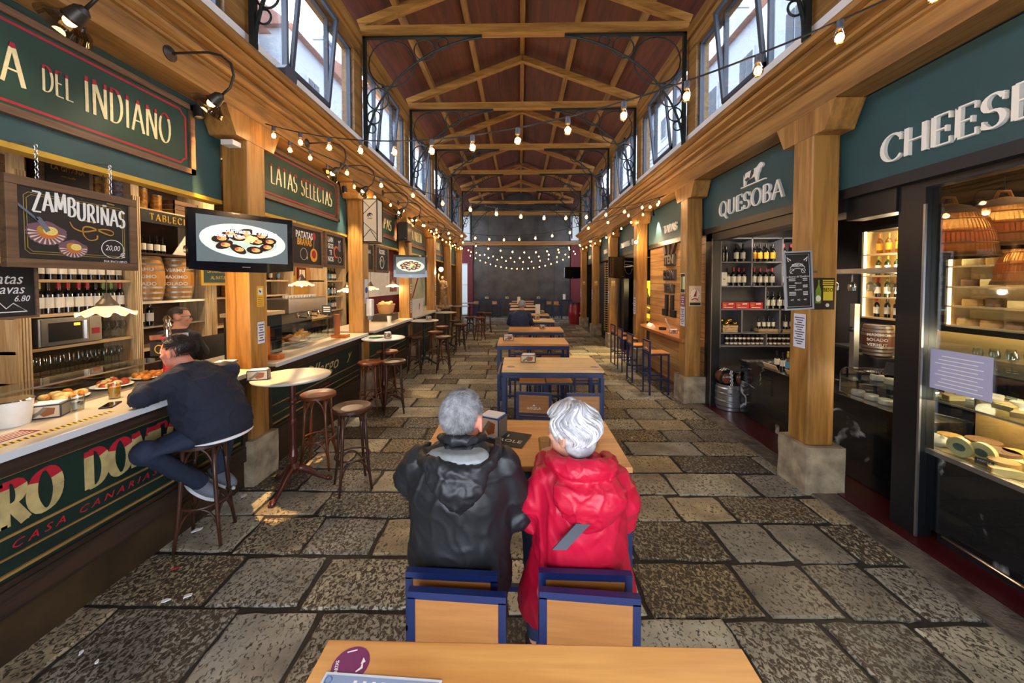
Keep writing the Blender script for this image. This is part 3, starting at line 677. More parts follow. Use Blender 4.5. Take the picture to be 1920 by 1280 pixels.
for (x, y, a, l) in [(-.02, 6.3, 0, 'left high chair beyond the table with the paper-topped napkin box'), (.33, 6.32, 0, 'middle high chair beyond the table with the paper-topped napkin box'), (.68, 6.29, 0, 'lettered high chair at the right end beyond the paper-topped napkin box'),
                  (.08, 5.35, 0, 'high chair pushed up to the near side of the table with the paper-topped napkin box'), (.45, 5.33, .03, 'second high chair on the near side of the table with the paper-topped napkin box'),
                  (.05, 7.9, 0, 'left high chair right behind the lone grey-haired man\'s back table'), (.5, 7.88, 0, 'right high chair between the small dark napkin box table and the next one'),
                  (.55, 8.7, 0, 'empty high chair beside the lone grey-haired man'), (-.02, 8.12, 0, 'high chair the lone grey-haired man sits on'),
                  (.15, 10.35, 0, 'left high chair in front of the tall white menu table'), (.55, 10.35, 0, 'right high chair in front of the tall white menu table'),
                  (.1, 12.55, 0, 'high chair at the table beyond the tall white menu'), (.0, 15.9, 0, 'far high chair at the second last middle table')]:
    chair(x, y, a, l)
# four chairs at the plank wall counter (facing it)
for (x, y, l) in [(2.28, 6.68, 'nearest high chair at the plank wall counter'), (2.22, 7.5, 'second high chair from the front at the plank wall counter'), (2.25, 8.35, 'third high chair from the front at the plank wall counter'), (2.28, 9.1, 'farthest high chair at the plank wall counter')]:
    chair(x, y, -pi/2+.05, l, 'high chairs along the plank wall counter')
# ---- bentwood stools
def mk_stool(mw):
    t = thing('bentwood_stool', 'x', 'stool', (0, 0, 0)); H = .80
    MB().lathe([(0, H-.022), (.10, H-.02), (.155, H-.004), (.172, H), (.182, H-.01), (.182, H-.035), (.165, H-.045), (0, H-.045)], 32).build('seat', mw, t, smooth=True, ang=.9)
    for k in range(4):
        a = pi/4+k*pi/2; c, s_ = math.cos(a), math.sin(a)
        MB().tube([(.135*c, .135*s_, H-.04), (.15*c, .15*s_, .5), (.175*c, .175*s_, .2), (.205*c, .205*s_, 0)], [.017, .0155, .014, .012], 8).build('leg', mw, t, smooth=True)
    mb = MB()
    for k in range(4):      # bent arches under the seat and under the ring
        a0 = pi/4+k*pi/2; a1 = a0+pi/2
        for (zt, zb, rt, rb, th) in ((H-.05, H-.25, .14, .148, .0095), (.30, .14, .158, .18, .008)):
            P0 = Vector((rb*math.cos(a0), rb*math.sin(a0), zb)); P1 = Vector((rb*math.cos(a1), rb*math.sin(a1), zb)); pts = []
            for i in range(13):
                u = i/12; q = P0.lerp(P1, u); b = math.sin(pi*u)**.55; out = Vector((q.x, q.y, 0)).normalized()*(rt*.86-Vector((q.x, q.y, 0)).length)*b*.6
                pts.append((q.x+out.x, q.y+out.y, zb+(zt-zb)*b))
            mb.tube(pts, th, 6)
    mb.build('arch_braces', mw, t, smooth=True)
    MB().tube([(.158*math.cos(2*pi*i/28), .158*math.sin(2*pi*i/28), .315) for i in range(28)], .010, 8, closed=True).build('foot_ring', mw, t, smooth=True)
    return t
st_l = mk_stool(M_bent); st_d = mk_stool(M_bentd); su = {0: False, 1: False}
def stool(x, y, rz, dark, label):
    r = st_d if dark else st_l; g = 'bentwood bar stools along the left counters'
    if not su[dark]:
        su[dark] = True; r.location = (x, y, 0); r.rotation_euler = (0, 0, rz); r['label'] = label; r['group'] = g; return r
    return dup(r, (x, y, 0), rz, label, g)
stool(-2.20, 3.93, .2, 0, 'brown bentwood stool right beside the marble table at the nearest left post')
stool(-1.64, 3.53, .6, 1, 'dark bentwood stool standing alone in the aisle, nearest to it')
stool(-2.46, 2.78, .35, 1, 'dark bentwood stool under the seated man in navy')
stool(-2.29, 5.55, .1, 0, 'brown bentwood stool, left of the two in front of the second marble table')
stool(-1.95, 5.62, .3, 1, 'dark bentwood stool, right of the two in front of the second marble table')
stool(-2.34, 6.42, .4, 0, 'brown bentwood stool tucked behind the second marble table')
stool(-2.36, 8.15, .2, 1, 'dark bentwood stool left of the third marble table')
stool(-2.08, 9.0, .5, 0, 'reddish bentwood stool just past the third marble table')
stool(-1.72, 8.2, .1, 1, 'dark bentwood stool on the aisle side near the third marble table')
stool(-2.15, 10.1, .3, 0, 'reddish bentwood stool left of the fourth marble table')
stool(-1.75, 10.7, .3, 1, 'dark bentwood stool on the aisle side of the fourth marble table')
stool(-2.05, 11.6, .1, 1, 'dark bentwood stool just past the fourth marble table')
stool(-1.75, 12.9, .1, 1, 'dark bentwood stool in front of the fifth marble table')
stool(-1.4, 12.75, .5, 0, 'brown bentwood stool farthest into the aisle on the left')
stool(-1.6, 14.9, .5, 0, 'red-brown bentwood stool, left of the far pair')
stool(-1.3, 14.7, .2, 0, 'red-brown bentwood stool, right of the far pair')
# ---- marble topped pedestal tables
def mk_ped(mm):
    t = thing('pedestal_table', 'x', 'table', (0, 0, 0)); H = 1.10
    MB().lathe([(0, H-.025), (.31, H-.025), (.335, H-.02), (.342, H-.01), (.338, H-.002), (.32, H), (0, H)], 48).build('marble_top', M_marble, t, smooth=True, ang=.7)
    MB().lathe([(.03, .15), (.05, .17), (.055, .2), (.03, .24), (.036, .27), (.046, .32), (.03, .38), (.026, .42), (.026, .62), (.034, .64), (.034, .66), (.026, .68), (.026, .82), (.036, .84), (.036, .86), (.026, .88), (.03, 1.02), (.06, 1.06), (.09, 1.074)], 20).build('column', mm, t, smooth=True, ang=.8)
    for k in range(3):
        a = .5+k*2*pi/3; c, s_ = math.cos(a), math.sin(a); mb = MB()
        mb.tube([(.02*c, .02*s_, .19), (.07*c, .07*s_, .18), (.14*c, .14*s_, .13), (.21*c, .21*s_, .07), (.27*c, .27*s_, .035), (.31*c, .31*s_, .025)], [.035, .036, .028, .02, .02, .025], 10)
        mb.ell((.30*c, .30*s_, .026), (.03, .03, .026)); mb.ell((.325*c-.012*s_, .325*s_+.012*c, .016), .015); mb.ell((.325*c+.012*s_, .325*s_-.012*c, .016), .015)
        mb.build('claw_foot', mm, t, smooth=True)
    return t
pt = mk_ped(M_castbr); pt2 = mk_ped(M_castg); G = 'round marble pedestal tables along the left side'
pt.location = (-2.21, 3.50, 0); pt['label'] = 'round marble pedestal table against the nearest left post'; pt['group'] = G
pt2.location = (-2.3, 8.77, 0); pt2['label'] = 'round marble table on a dark pole below the smaller television'; pt2['group'] = G
dup(pt, (-2.24, 5.98, 0), .4, 'round marble table holding a green plate at the second left post', G)
dup(pt2, (-2.28, 11.2, 0), .3, 'fourth round marble table from the front along the left side', G)
dup(pt2, (-2.31, 14.2, 0), .1, 'round marble table beside the stone statue', G)
dup(pt2, (-2.25, 16.4, 0), .1, 'farthest round marble table on the left', G)
# far high tables along the back wall
def wall_table(x, y, w, label):
    t = thing('wall_table', label, 'table', (x, y, 0), 'dark blue high tables by the back wall')
    MB().box(x-w/2, x+w/2, y-.25, y+.25, 1.04, 1.07).build('tabletop', M_black, t)
    f = MB(); f.box(x-w/2, x+w/2, y-.25, y-.21, .98, 1.04).box(x-w/2, x+w/2, y+.21, y+.25, .98, 1.04); f.build('frame', M_blue, t)
    for sx in (-1, 1):
        for sy in (-1, 1): MB().box(x+sx*(w/2-.03)-.02, x+sx*(w/2-.03)+.02, y+sy*.2-.02, y+sy*.2+.02, 0, .98).build('leg', M_blue, t)
wall_table(-2.0, 21.2, .9, 'dark blue high table at the left end of the back wall')
wall_table(-.75, 21.2, .9, 'dark blue high table left of centre against the back wall')
wall_table(1.05, 21.2, .9, 'dark blue high table right of centre against the back wall')
wall_table(2.55, 20.2, .6, 'dark high table holding a standing card by the red back corner')
for x, l in ((-1.45, 'high chair alone between the two left tables of the back wall'), (-2.5, 'high chair at the far left corner of the back wall'), (1.65, 'high chair right of the table right of centre at the back wall'), (2.05, 'high chair with an orange back panel near the barrel')):
    chair(x, 20.9, pi if x > 2 else .0, l, 'high chairs at the back wall')
# ================================================================ PEOPLE
M_skin = P('skin', (206, 150, 124), .55, var=.12, vs=9, spec=.35)
M_skinr = P('skin_ruddy', (198, 132, 108), .55, var=.12, vs=9, spec=.35)
M_jblack = P('black_jacket', (26, 27, 30), .5, spec=.45, bump=.12, bs=14)
M_jlin = P('grey_lining', (142, 146, 146), .6, var=.15)
M_jred = P('red_raincoat', (184, 16, 50), .42, spec=.4, bump=.12, bs=12)
M_strap = P('grey_strap', (72, 74, 82), .6)
M_jeans = P('jeans', (24, 36, 60), .8, var=.25, vs=25)
M_navy = P('navy_sweater', (20, 26, 44), .85, bump=.25, bs=60)
M_shoe = P('grey_shoe', (92, 98, 110), .7); M_sole = P('white_sole', (206, 208, 212), .6); M_shoed = P('dark_shoe', (34, 34, 38), .6)
M_hgrey = P('grey_hair', (166, 166, 166), .55, c2=(120, 120, 122), vs=40, spec=.4)
M_hsil = P('silver_hair', (196, 195, 194), .55, c2=(142, 141, 144), vs=30, spec=.5)
M_hdark = P('dark_hair', (38, 28, 24), .5, var=.3, vs=40)
M_eye = P('eye_white', (235, 232, 228), .3); M_iris = P('eye_iris', (50, 34, 26), .3)
def limb(mb, pts, rs, n=12):
    mb.tube(pts, rs, n)
    for p, r in zip(pts, rs): mb.ell(p, r*1.0, nu=12, nv=8)
def hand(mb, w, d, up, curl=.5, sc=1., side=1):
    """w wrist point, d direction of the fingers, up = back of the hand, side = thumb side"""
    w = Vector(w); d = Vector(d).normalized(); up = Vector(up); up = (up-d*up.dot(d)).normalized(); sd = d.cross(up)*side
    M = Matrix((sd, d, up)).transposed().to_4x4(); M.translation = w
    mb.ell((0, .045*sc, 0), (.038*sc, .05*sc, .015*sc), T=M); mb.ell((0, .01, 0), (.026*sc, .03*sc, .018*sc), T=M)
    for i, (x, l, a) in enumerate(((.028, .070, .06), (.010, .080, .02), (-.009, .074, -.02), (-.027, .058, -.07))):
        p0 = Vector((x*sc, .078*sc, 0)); dirn = Vector((a, 1, 0)).normalized(); pts = [p0]; ang = .15
        for seg in (.42, .32, .26):
            ang += curl*.55; q = pts[-1]+(dirn*math.cos(ang)+Vector((0, 0, -1))*math.sin(ang))*l*seg*sc; pts.append(q)
        limb(mb, [M @ p for p in pts], [.0095*sc, .009*sc, .0085*sc, .0075*sc], 8)
    pts = [Vector((.022, .02, -.003))*sc, Vector((.048, .045, -.012))*sc, Vector((.056, .072, -.02))*sc, Vector((.052, .092, -.028))*sc]
    limb(mb, [M @ p for p in pts], [.014*sc, .011*sc, .010*sc, .0085*sc], 8)
def head(mb, c, yaw, sc=1., tilt=0.):
    """skull, jaw, nose, ears, lips; faces +Y before yaw. returns matrix"""
    M = Matrix.Translation(Vector(c)) @ Matrix.Rotation(yaw, 4, 'Z') @ Matrix.Rotation(tilt, 4, 'X') @ Matrix.Scale(sc, 4)
    mb.ell((0, -.008, .025), (.075, .094, .085), T=M, nu=20, nv=14); mb.ell((0, .028, -.045), (.058, .062, .07), T=M, nu=16, nv=12)
    mb.ell((0, .058, -.088), (.032, .026, .022), T=M); mb.ell((0, .07, .02), (.05, .022, .022), T=M)            # chin, brow
    mb.add([(-.011, .083, .012), (.011, .083, .012), (.019, .082, -.032), (-.019, .082, -.032), (0, .116, -.028), (0, .094, .01)], [(0, 1, 2, 3), (3, 2, 4), (0, 3, 4, 5), (1, 5, 4, 2), (0, 5, 1)][:5], 0, M)
    mb.ell((0, .10, -.028), (.014, .014, .012), T=M)
    for s_ in (-1, 1): mb.ell((s_*.045, .062, -.02), (.02, .02, .018), T=M)                                       # cheeks
    mb.ell((0, .088, -.055), (.022, .01, .005), T=M); mb.ell((0, .086, -.064), (.019, .01, .006), T=M)
    for s_ in (-1, 1):
        E_ = M @ Matrix.Translation((s_*.079, -.004, -.008)) @ Matrix.Rotation(s_*.35, 4, 'Z')
        mb.tube([E_ @ Vector((s_*.006, .016*math.cos(a)-.004, .031*math.sin(a))) for a in [2*pi*i/12 for i in range(12)]], .0075, 6, closed=True); mb.ell((0, 0, 0), (.010, .014, .026), T=E_)
    return M
def eyes(M, par):
    mb = MB()
    for s_ in (-1, 1): mb.ell((s_*.031, .073, .008), .0125, 0, T=M); mb.ell((s_*.031, .0825, .008), .0055, 1, T=M, nu=8, nv=6)
    mb.build('eyes', [M_eye, M_iris], par, smooth=True)
def folds(amp, s=(7, 7, 3.5), sd=0):
    def f(p, n):
        q = Vector((p.x*s[0]+sd, p.y*s[1], p.z*s[2])); a = noise.noise(q)
        w = q*1.5+Vector((noise.noise(q*.9), noise.noise(q*.9+Vector((9, 0, 0))), 0))*1.3; r = max(0, 1-abs(noise.noise(w+Vector((3, 1, sd))))*4.2)
        d = Vector((p.x*s[0]*1.6+p.z*s[2]*1.8, p.y*s[1], p.z*s[2]*.9-p.x*s[0]*.7)); r2 = max(0, 1-abs(noise.noise(d*1.6+Vector((0, 5, sd))))*5)
        return p+n*(amp*(a*.75+r**1.5*.75+r2**1.5*.5-.25))
    return f
def cloth(mb, name, mat, par, vox=.011, sm=5, amp=.008, s=(7, 7, 3.5), sd=0.): return mb.build(name, mat, par, remesh=vox, smt=sm, disp=folds(amp, s, sd))
def short_hair(M, par, mat, n=2600, cover=None, L=.016, rad=(.079, .098, .089), seed=1):
    rg = random.Random(seed); mb = MB()
    def keep(u): return (u.z > -.15 or u.y < -.1) and not (u.y > .45 and u.z < .55) and not (abs(u.x) > .8 and u.z < .05 and u.y > -.3) and u.z > -.62
    keep = cover or keep
    base = MB().ell((0, -.008, .028), rad, nu=28, nv=18)
    vs = [v for v in base.v]; fs = [f for f in base.f if all(keep(Vector(((vs[i].x)/rad[0], (vs[i].y+.008)/rad[1], (vs[i].z-.028)/rad[2]))) for i in f)]
    mb.add(vs, fs, 0, M)
    c = 0
    while c < n:
        u = Vector((rg.gauss(0, 1), rg.gauss(0, 1), rg.gauss(0, 1))).normalized()
        if not keep(u): continue
        c += 1; p = Vector((u.x*rad[0], u.y*rad[1]-.008, u.z*rad[2]+.028)); t_ = Vector((0, .1, -1)) if u.y < .2 else Vector((0, -1, .3))
        t_ = (t_-u*t_.dot(u)); t_ = t_.normalized() if t_.length > .01 else Vector((0, -1, 0))
        d = (u*.55+t_*.9+Vector((rg.uniform(-.35, .35), rg.uniform(-.35, .35), rg.uniform(-.3, .3)))).normalized()*L*rg.uniform(.6, 1.15); sd = d.cross(u).normalized()*.0016
        mb.add([p-sd, p+sd, p+u*.002-d*.08, p+d], [(0, 1, 3), (1, 2, 3), (2, 0, 3)], 0, M)
    return mb.build('hair', mat, par, smooth=True)
# ---------- man in the black jacket
cx, cy = -.235, 1.47
b = MB(); hc = (-.235, 1.480, 1.445)
Mh = head(b, hc, -.30, 1.0)
limb(b, [(-.235, 1.455, 1.28), (-.235, 1.46, 1.37)], [.062, .058])
loft(b, [(cx, cy-.02, .76, .15, .12), (cx, cy-.03, .9, .15, .11), (cx, cy-.02, 1.1, .15, .11), (cx, cy-.01, 1.27, .17, .10), (cx, cy, 1.34, .08, .07)])
for s_, el, ha in ((-1, (-.47, 1.56, 1.10), (-.40, 1.93, 1.115)), (1, (-.01, 1.52, 1.03), (-.06, 1.88, 1.12))):
    limb(b, [(cx+s_*.17, cy, 1.28), el, ha], [.045, .038, .026]); hand(b, ha, (.6*-s_, .7, -.05), (0, .1, 1), .5, 1, -s_)
for s_ in (-1, 1): limb(b, [(cx+s_*.09, 1.44, .84), (cx+s_*.13, 1.80, .82), (cx+s_*.12, 1.68, .36), (cx+s_*.12, 1.78, .33)], [.07, .052, .036, .03])
man = b.build('person', M_skinr, remesh=.009, smt=3, cat='person', label='grey-haired person in a black hooded jacket, seated from behind at the oak table')
eyes(Mh, man); short_hair(Mh, man, M_hgrey, 4200, L=.017)
j = MB()
loft(j, [(cx-.0, 1.455, .735, .185, .13), (cx-.005, 1.46, .80, .205, .145), (cx-.01, 1.455, .92, .208, .14), (cx, 1.445, 1.06, .197, .14), (cx, 1.44, 1.18, .205, .145), (cx, 1.45, 1.27, .205, .13), (cx, 1.455, 1.325, .16, .105), (cx, 1.455, 1.35, .10, .085), (cx, 1.455, 1.375, .08, .075)], 26)
limb(j, [(cx-.165, 1.45, 1.275), (-.455, 1.49, 1.20), (-.465, 1.58, 1.12), (-.41, 1.88, 1.12)], [.07, .066, .062, .042])
limb(j, [(cx+.165, 1.45, 1.275), (-.03, 1.46, 1.16), (-.01, 1.50, 1.04), (-.07, 1.86, 1.115)], [.072, .066, .064, .042])
cloth(j, 'jacket', M_jblack, man, .009, 6, .0095, (5, 5, 4), 2)
hd = MB()
loft(hd, [(cx+.02, 1.325, 1.155, .012, .018), (cx+.018, 1.31, 1.20, .055, .035), (cx+.012, 1.305, 1.25, .10, .045), (cx+.005, 1.32, 1.29, .12, .05), (cx, 1.335, 1.31, .11, .04)], 20)
hd.tube([(cx+.085*math.sin(a), 1.475-.082*math.cos(a), 1.372+.022*math.cos(a)) for a in [-2.2+4.4*i/16 for i in range(17)]], [.012+.006*math.sin(pi*i/16) for i in range(17)], 10)
hd.tube([(cx+.15*math.sin(a), 1.44-.135*math.cos(a), 1.34-.025*math.cos(a)-.012*math.sin(a*3)) for a in [-1.9+3.8*i/16 for i in range(17)]], [.016+.016*math.sin(pi*i/16) for i in range(17)], 10)
cloth(hd, 'hood', M_jblack, man, .007, 5, .0075, (10, 10, 8), 5)
ln = MB(); ln.add([(cx+.105*math.sin(a)*k, 1.415-(.085 if k == 1 else .03)*math.cos(a)-(.0), 1.393+(.0 if k == 1 else -.022)+.012*math.cos(a)) for k in (1, .5) for a in [-1.5+3.0*i/12 for i in range(13)]], [(i, i+1, 14+i, 13+i) for i in range(12)]) if 0 else None
loft(ln, [(cx+.0, 1.375, 1.325, .12, .06), (cx+.0, 1.372, 1.345, .125, .062), (cx+.0, 1.385, 1.362, .105, .05)], 18)
cloth(ln, 'hood_lining', M_jlin, man, .007, 4, .003, (14, 14, 9), 1)
tr = MB()
for s_ in (-1, 1): limb(tr, [(cx+s_*.09, 1.42, .835), (cx+s_*.13, 1.80, .83), (cx+s_*.12, 1.69, .42)], [.085, .066, .05])
cloth(tr, 'trousers', M_jeans, man, .012, 3, .004)
sh = MB()
for s_ in (-1, 1): sh.ell((cx+s_*.12, 1.74, .31), (.045, .13, .045))
sh.build('shoes', M_shoed, man, smooth=True)
# ---------- woman in the red raincoat
cx = .245
b = MB(); Mw = head(b, (.205, 1.475, 1.402), .95, .96)
limb(b, [(.23, 1.455, 1.24), (.215, 1.46, 1.34)], [.05, .048])
loft(b, [(cx, 1.45, .76, .15, .12), (cx, 1.44, .9, .13, .10), (cx, 1.45, 1.1, .13, .10), (cx, 1.46, 1.22, .15, .09), (cx, 1.46, 1.29, .07, .06)])
for s_, el, ha in ((-1, (.04, 1.55, 1.0), (.13, 1.90, 1.115)), (1, (.44, 1.55, 1.0), (.36, 1.88, 1.115))):
    limb(b, [(cx+s_*.15, 1.46, 1.22), el, ha], [.04, .033, .024]); hand(b, ha, (-.6*s_, .7, -.05), (0, .1, 1), .5, .92, -s_)
for s_ in (-1, 1): limb(b, [(cx+s_*.08, 1.44, .83), (cx+s_*.13-.05, 1.78, .81), (cx+s_*.12-.05, 1.66, .36), (cx+s_*.12-.05, 1.76, .33)], [.065, .048, .034, .028])
wom = b.build('person', M_skin, remesh=.009, smt=3, cat='person', label='silver-haired person in a bright red hooded raincoat, seated from behind at the oak table')
eyes(Mw, wom)
j = MB()
loft(j, [(.235, 1.50, .66, .245, .17), (.238, 1.49, .74, .24, .165), (cx, 1.475, .86, .205, .155), (cx, 1.46, 1.0, .18, .14), (cx, 1.45, 1.12, .175, .14), (cx, 1.455, 1.20, .18, .125), (cx, 1.46, 1.255, .14, .10), (cx, 1.465, 1.29, .09, .08), (cx, 1.47, 1.32, .065, .06)], 26)
limb(j, [(cx-.14, 1.46, 1.205), (.055, 1.47, 1.12), (.045, 1.54, 1.0), (.12, 1.86, 1.10)], [.06, .058, .055, .038])
limb(j, [(cx+.14, 1.46, 1.205), (.43, 1.47, 1.12), (.44, 1.54, 1.0), (.37, 1.84, 1.10)], [.06, .058, .055, .038])
j.add([(.055, 1.50, .82), (.13, 1.44, .80), (.10, 1.46, .60), (.01, 1.52, .64), (.06, 1.56, .82), (.14, 1.52, .80), (.11, 1.52, .60), (.02, 1.57, .64)], [(0, 1, 2, 3), (7, 6, 5, 4), (0, 4, 5, 1), (1, 5, 6, 2), (2, 6, 7, 3), (3, 7, 4, 0)])
cloth(j, 'raincoat', M_jred, wom, .009, 6, .010, (6, 6, 3), 9)
hd = MB()
loft(hd, [(cx+.01, 1.335, 1.085, .03, .02), (cx+.01, 1.322, 1.13, .09, .035), (cx+.015, 1.325, 1.19, .135, .05), (cx+.01, 1.345, 1.245, .135, .06), (cx, 1.37, 1.275, .10, .05)], 20)
hd.tube([(cx+.115*math.sin(a), 1.455-.11*math.cos(a), 1.295+.01*math.cos(a)) for a in [-2.2+4.4*i/16 for i in range(17)]], [.02+.022*math.sin(pi*i/16) for i in range(17)], 10)
cloth(hd, 'hood', M_jred, wom, .007, 5, .008, (9, 9, 8), 4)
sp = MB().prism([(-.10, -.035), (-.05, -.035), (.035, .06), (-.015, .06)], fr((cx-.03, 1.292, 1.085), (1, .0, 0), (0, -.0, 1)), .006); sp.build('shoulder_strap', M_strap, wom)
tr = MB()
for s_ in (-1, 1): limb(tr, [(cx+s_*.08, 1.45, .82), (cx+s_*.13-.05, 1.78, .82), (cx+s_*.12-.05, 1.66, .40)], [.08, .06, .046])
cloth(tr, 'trousers', M_jeans, wom, .012, 3, .004)
sh = MB()
for s_ in (-1, 1):
    sh.ell((cx+s_*.12-.06, 1.66, .315), (.042, .125, .04), 0); sh.ell((cx+s_*.12-.06, 1.66, .29), (.045, .13, .018), 1)
sh.build('shoes', [M_shoed, M_sole], wom, smooth=True)
def locks(M, par, mat):
    rg = random.Random(3); mb = MB(); rad = (.098, .112, .103); c0 = Vector((0, -.012, .026))
    bs = MB().ell(tuple(c0), (.092, .105, .098), nu=28, nv=18)
    keepf = [f for f in bs.f if not all(bs.v[i].y > .055 and bs.v[i].z < .06 for i in f) and not all(bs.v[i].z < -.055 for i in f)]
    mb.add(bs.v, keepf, 0, M)
    bk = MB().ell((0, -.045, -.035), (.082, .065, .065)); mb.add(bk.v, bk.f, 0, M)
    for i in range(430):
        ph = rg.uniform(0, 2*pi); front = math.sin(ph)       # ph=pi/2 is the face side (+Y)
        thm = (1.15 if front > .55 else 1.75 if front > .05 else 2.15)*rg.uniform(.8, 1.05); w0 = rg.uniform(0, 6); t0 = rg.uniform(.0, .75)*thm*.8
        pts = []; rs = []; n = 9; lift = rg.uniform(-.01, .05); am = rg.uniform(.16, .34)
        for k in range(n+1):
            u = k/n; th = t0+(thm-t0)*u; p2 = ph+am*math.sin(th*4.6+ph*1.6+.5)+.12*th
            sw = 1+lift+.035*math.sin(th*5+ph*1.5)+noise.noise(Vector((ph*1.3, th*1.6, 2)))*.07
            q = Vector((rad[0]*math.sin(th)*math.cos(p2), rad[1]*math.sin(th)*math.sin(p2), rad[2]*math.cos(th)))*sw+c0
            if th > 1.6: q.x *= 1-.16*(th-1.6); q.y *= 1-.10*(th-1.6); q.z -= .008*(th-1.6)
            pts.append(q); rs.append(.0078*(1-.8*abs(u-.35)**1.2)+.0004)
        mb.tube([M @ p for p in pts], rs, 6, rg.choice((0, 0, 1, 2)), flat=.6)
    return mb.build('hair', mat, par, smooth=True)
locks(Mw, wom, [M_hsil, P('silver_lock_light', (208, 207, 205), .55), P('silver_lock_dark', (146, 145, 148), .55)])
# ---------- big man in navy at the bar
b = MB(); Mn = head(b, (-2.62, 2.74, 1.475), 1.75, 1.05, -.12)
limb(b, [(-2.54, 2.77, 1.30), (-2.60, 2.75, 1.40)], [.07, .066])
loft(b, [(-2.38, 2.82, .8, .16, .17), (-2.42, 2.82, 1.0, .17, .19), (-2.50, 2.79, 1.2, .16, .2), (-2.53, 2.78, 1.33, .1, .1)])
limb(b, [(-2.58, 2.62, 1.28), (-2.60, 2.44, 1.22), (-2.87, 2.72, 1.205)], [.055, .045, .03]); hand(b, (-2.87, 2.72, 1.205), (-.75, .6, -.1), (0, 0, 1), .6, 1, 1)
limb(b, [(-2.44, 2.99, 1.28), (-2.62, 3.08, 1.21), (-2.88, 2.95, 1.205)], [.055, .045, .03]); hand(b, (-2.88, 2.95, 1.205), (-.9, -.3, -.1), (0, 0, 1), .6, 1, -1)
limb(b, [(-2.39, 2.74, .86), (-2.575, 2.44, .83), (-2.50, 2.80, .40)], [.065, .05, .04])
limb(b, [(-2.39, 2.90, .86), (-2.57, 3.15, .83), (-2.48, 2.96, .40)], [.065, .05, .04])
nav = b.build('person', M_skinr, remesh=.010, smt=3, cat='person', label='dark-haired heavy person in navy sweater and jeans, hunched on a stool at the left bar')
eyes(Mn, nav)
short_hair(Mn, nav, M_hdark, 2200, L=.018, rad=(.082, .101, .09), seed=4)
j = MB()
loft(j, [(-2.37, 2.82, .80, .20, .215), (-2.385, 2.82, .88, .225, .245), (-2.42, 2.81, 1.02, .225, .25), (-2.46, 2.80, 1.16, .21, .245), (-2.49, 2.79, 1.27, .18, .22), (-2.52, 2.78, 1.34, .12, .15), (-2.545, 2.77, 1.39, .08, .085)], 24)
limb(j, [(-2.51, 2.62, 1.275), (-2.575, 2.43, 1.22), (-2.84, 2.70, 1.212)], [.095, .075, .045])
limb(j, [(-2.44, 2.99, 1.26), (-2.60, 3.08, 1.22), (-2.85, 2.96, 1.212)], [.095, .078, .045])
cloth(j, 'sweater', M_navy, nav, .012, 5, .014, (5, 5, 4.5), 3)
h_m = MB(); h_m.tube([(-2.37+.215*math.cos(a), 2.82+.235*math.sin(a), .815+.012*math.cos(a)) for a in [-1.5+2.0*i/14 for i in range(15)]], [.004+.009*math.sin(pi*i/14) for i in range(15)], 6); h_m.build('shirt_hem', P('white_shirt', (222, 224, 230), .7), nav, smooth=True)
tr = MB()
loft(tr, [(-2.38, 2.82, .80, .19, .21), (-2.37, 2.82, .87, .18, .21)], 20)
limb(tr, [(-2.40, 2.73, .86), (-2.575, 2.44, .83), (-2.51, 2.78, .45)], [.115, .085, .06]); limb(tr, [(-2.40, 2.92, .86), (-2.56, 3.15, .83), (-2.50, 2.97, .45)], [.115, .085, .06])
cloth(tr, 'jeans', M_jeans, nav, .012, 4, .005)
sh = MB()
for y_, x_ in ((2.80, -2.48), (2.96, -2.46)):
    M_ = Matrix.Translation((x_, y_, .37)) @ Matrix.Rotation(.5, 4, 'Y') ; sh.ell((-.02, 0, .012), (.14, .05, .05), 0, T=M_); sh.ell((-.02, 0, -.03), (.145, .052, .02), 1, T=M_)
sh.build('shoes', [M_shoe, M_sole], nav, smooth=True)
# ---------- barman behind the bar
b = MB(); Mb = head(b, (-3.76, 3.98, 1.62), -.95, 1.0, -.05)
limb(b, [(-3.76, 3.96, 1.42), (-3.76, 3.97, 1.53)], [.06, .056])
loft(b, [(-3.76, 3.96, .95, .15, .11), (-3.76, 3.96, 1.2, .15, .11), (-3.76, 3.96, 1.42, .17, .10), (-3.76, 3.96, 1.5, .07, .07)])
for s_ in (-1, 1): limb(b, [(-3.76+s_*.18, 3.96, 1.42), (-3.76+s_*.24, 4.02, 1.2), (-3.76+s_*.12, 4.2, 1.15)], [.045, .038, .027]); hand(b, (-3.76+s_*.12, 4.2, 1.15), (-.3*s_, 1, 0), (0, 0, 1), .6, 1, -s_)
for s_ in (-1, 1): limb(b, [(-3.76+s_*.09, 3.96, .95), (-3.76+s_*.1, 3.98, .5), (-3.76+s_*.1, 3.96, .1)], [.08, .06, .045])
bar = b.build('person', M_skin, remesh=.011, smt=3, cat='person', label='barman with short hair and dark glasses standing behind the left bar')
eyes(Mb, bar); short_hair(Mb, bar, P('hair_salt', (70, 58, 50), .6, var=.3, vs=60), 1500, L=.012, seed=6)
g = MB()
for s_ in (-1, 1): g.tube([Mb @ Vector((s_*.032+.022*math.cos(a), .094, .008+.016*math.sin(a))) for a in [2*pi*i/14 for i in range(14)]], .0024, 5, closed=True); g.tube([Mb @ Vector((s_*.054, .09, .012)), Mb @ Vector((s_*.079, .0, .012))], .002, 5)
g.tube([Mb @ Vector((-.01, .097, .01)), Mb @ Vector((.01, .097, .01))], .002, 5); g.build('glasses', M_black, bar)
j = MB(); loft(j, [(-3.76, 3.96, .9, .19, .14), (-3.76, 3.96, 1.2, .18, .14), (-3.76, 3.96, 1.4, .2, .125), (-3.76, 3.96, 1.5, .09, .08)])
for s_ in (-1, 1): limb(j, [(-3.76+s_*.17, 3.96, 1.41), (-3.76+s_*.23, 4.01, 1.22)], [.065, .055])
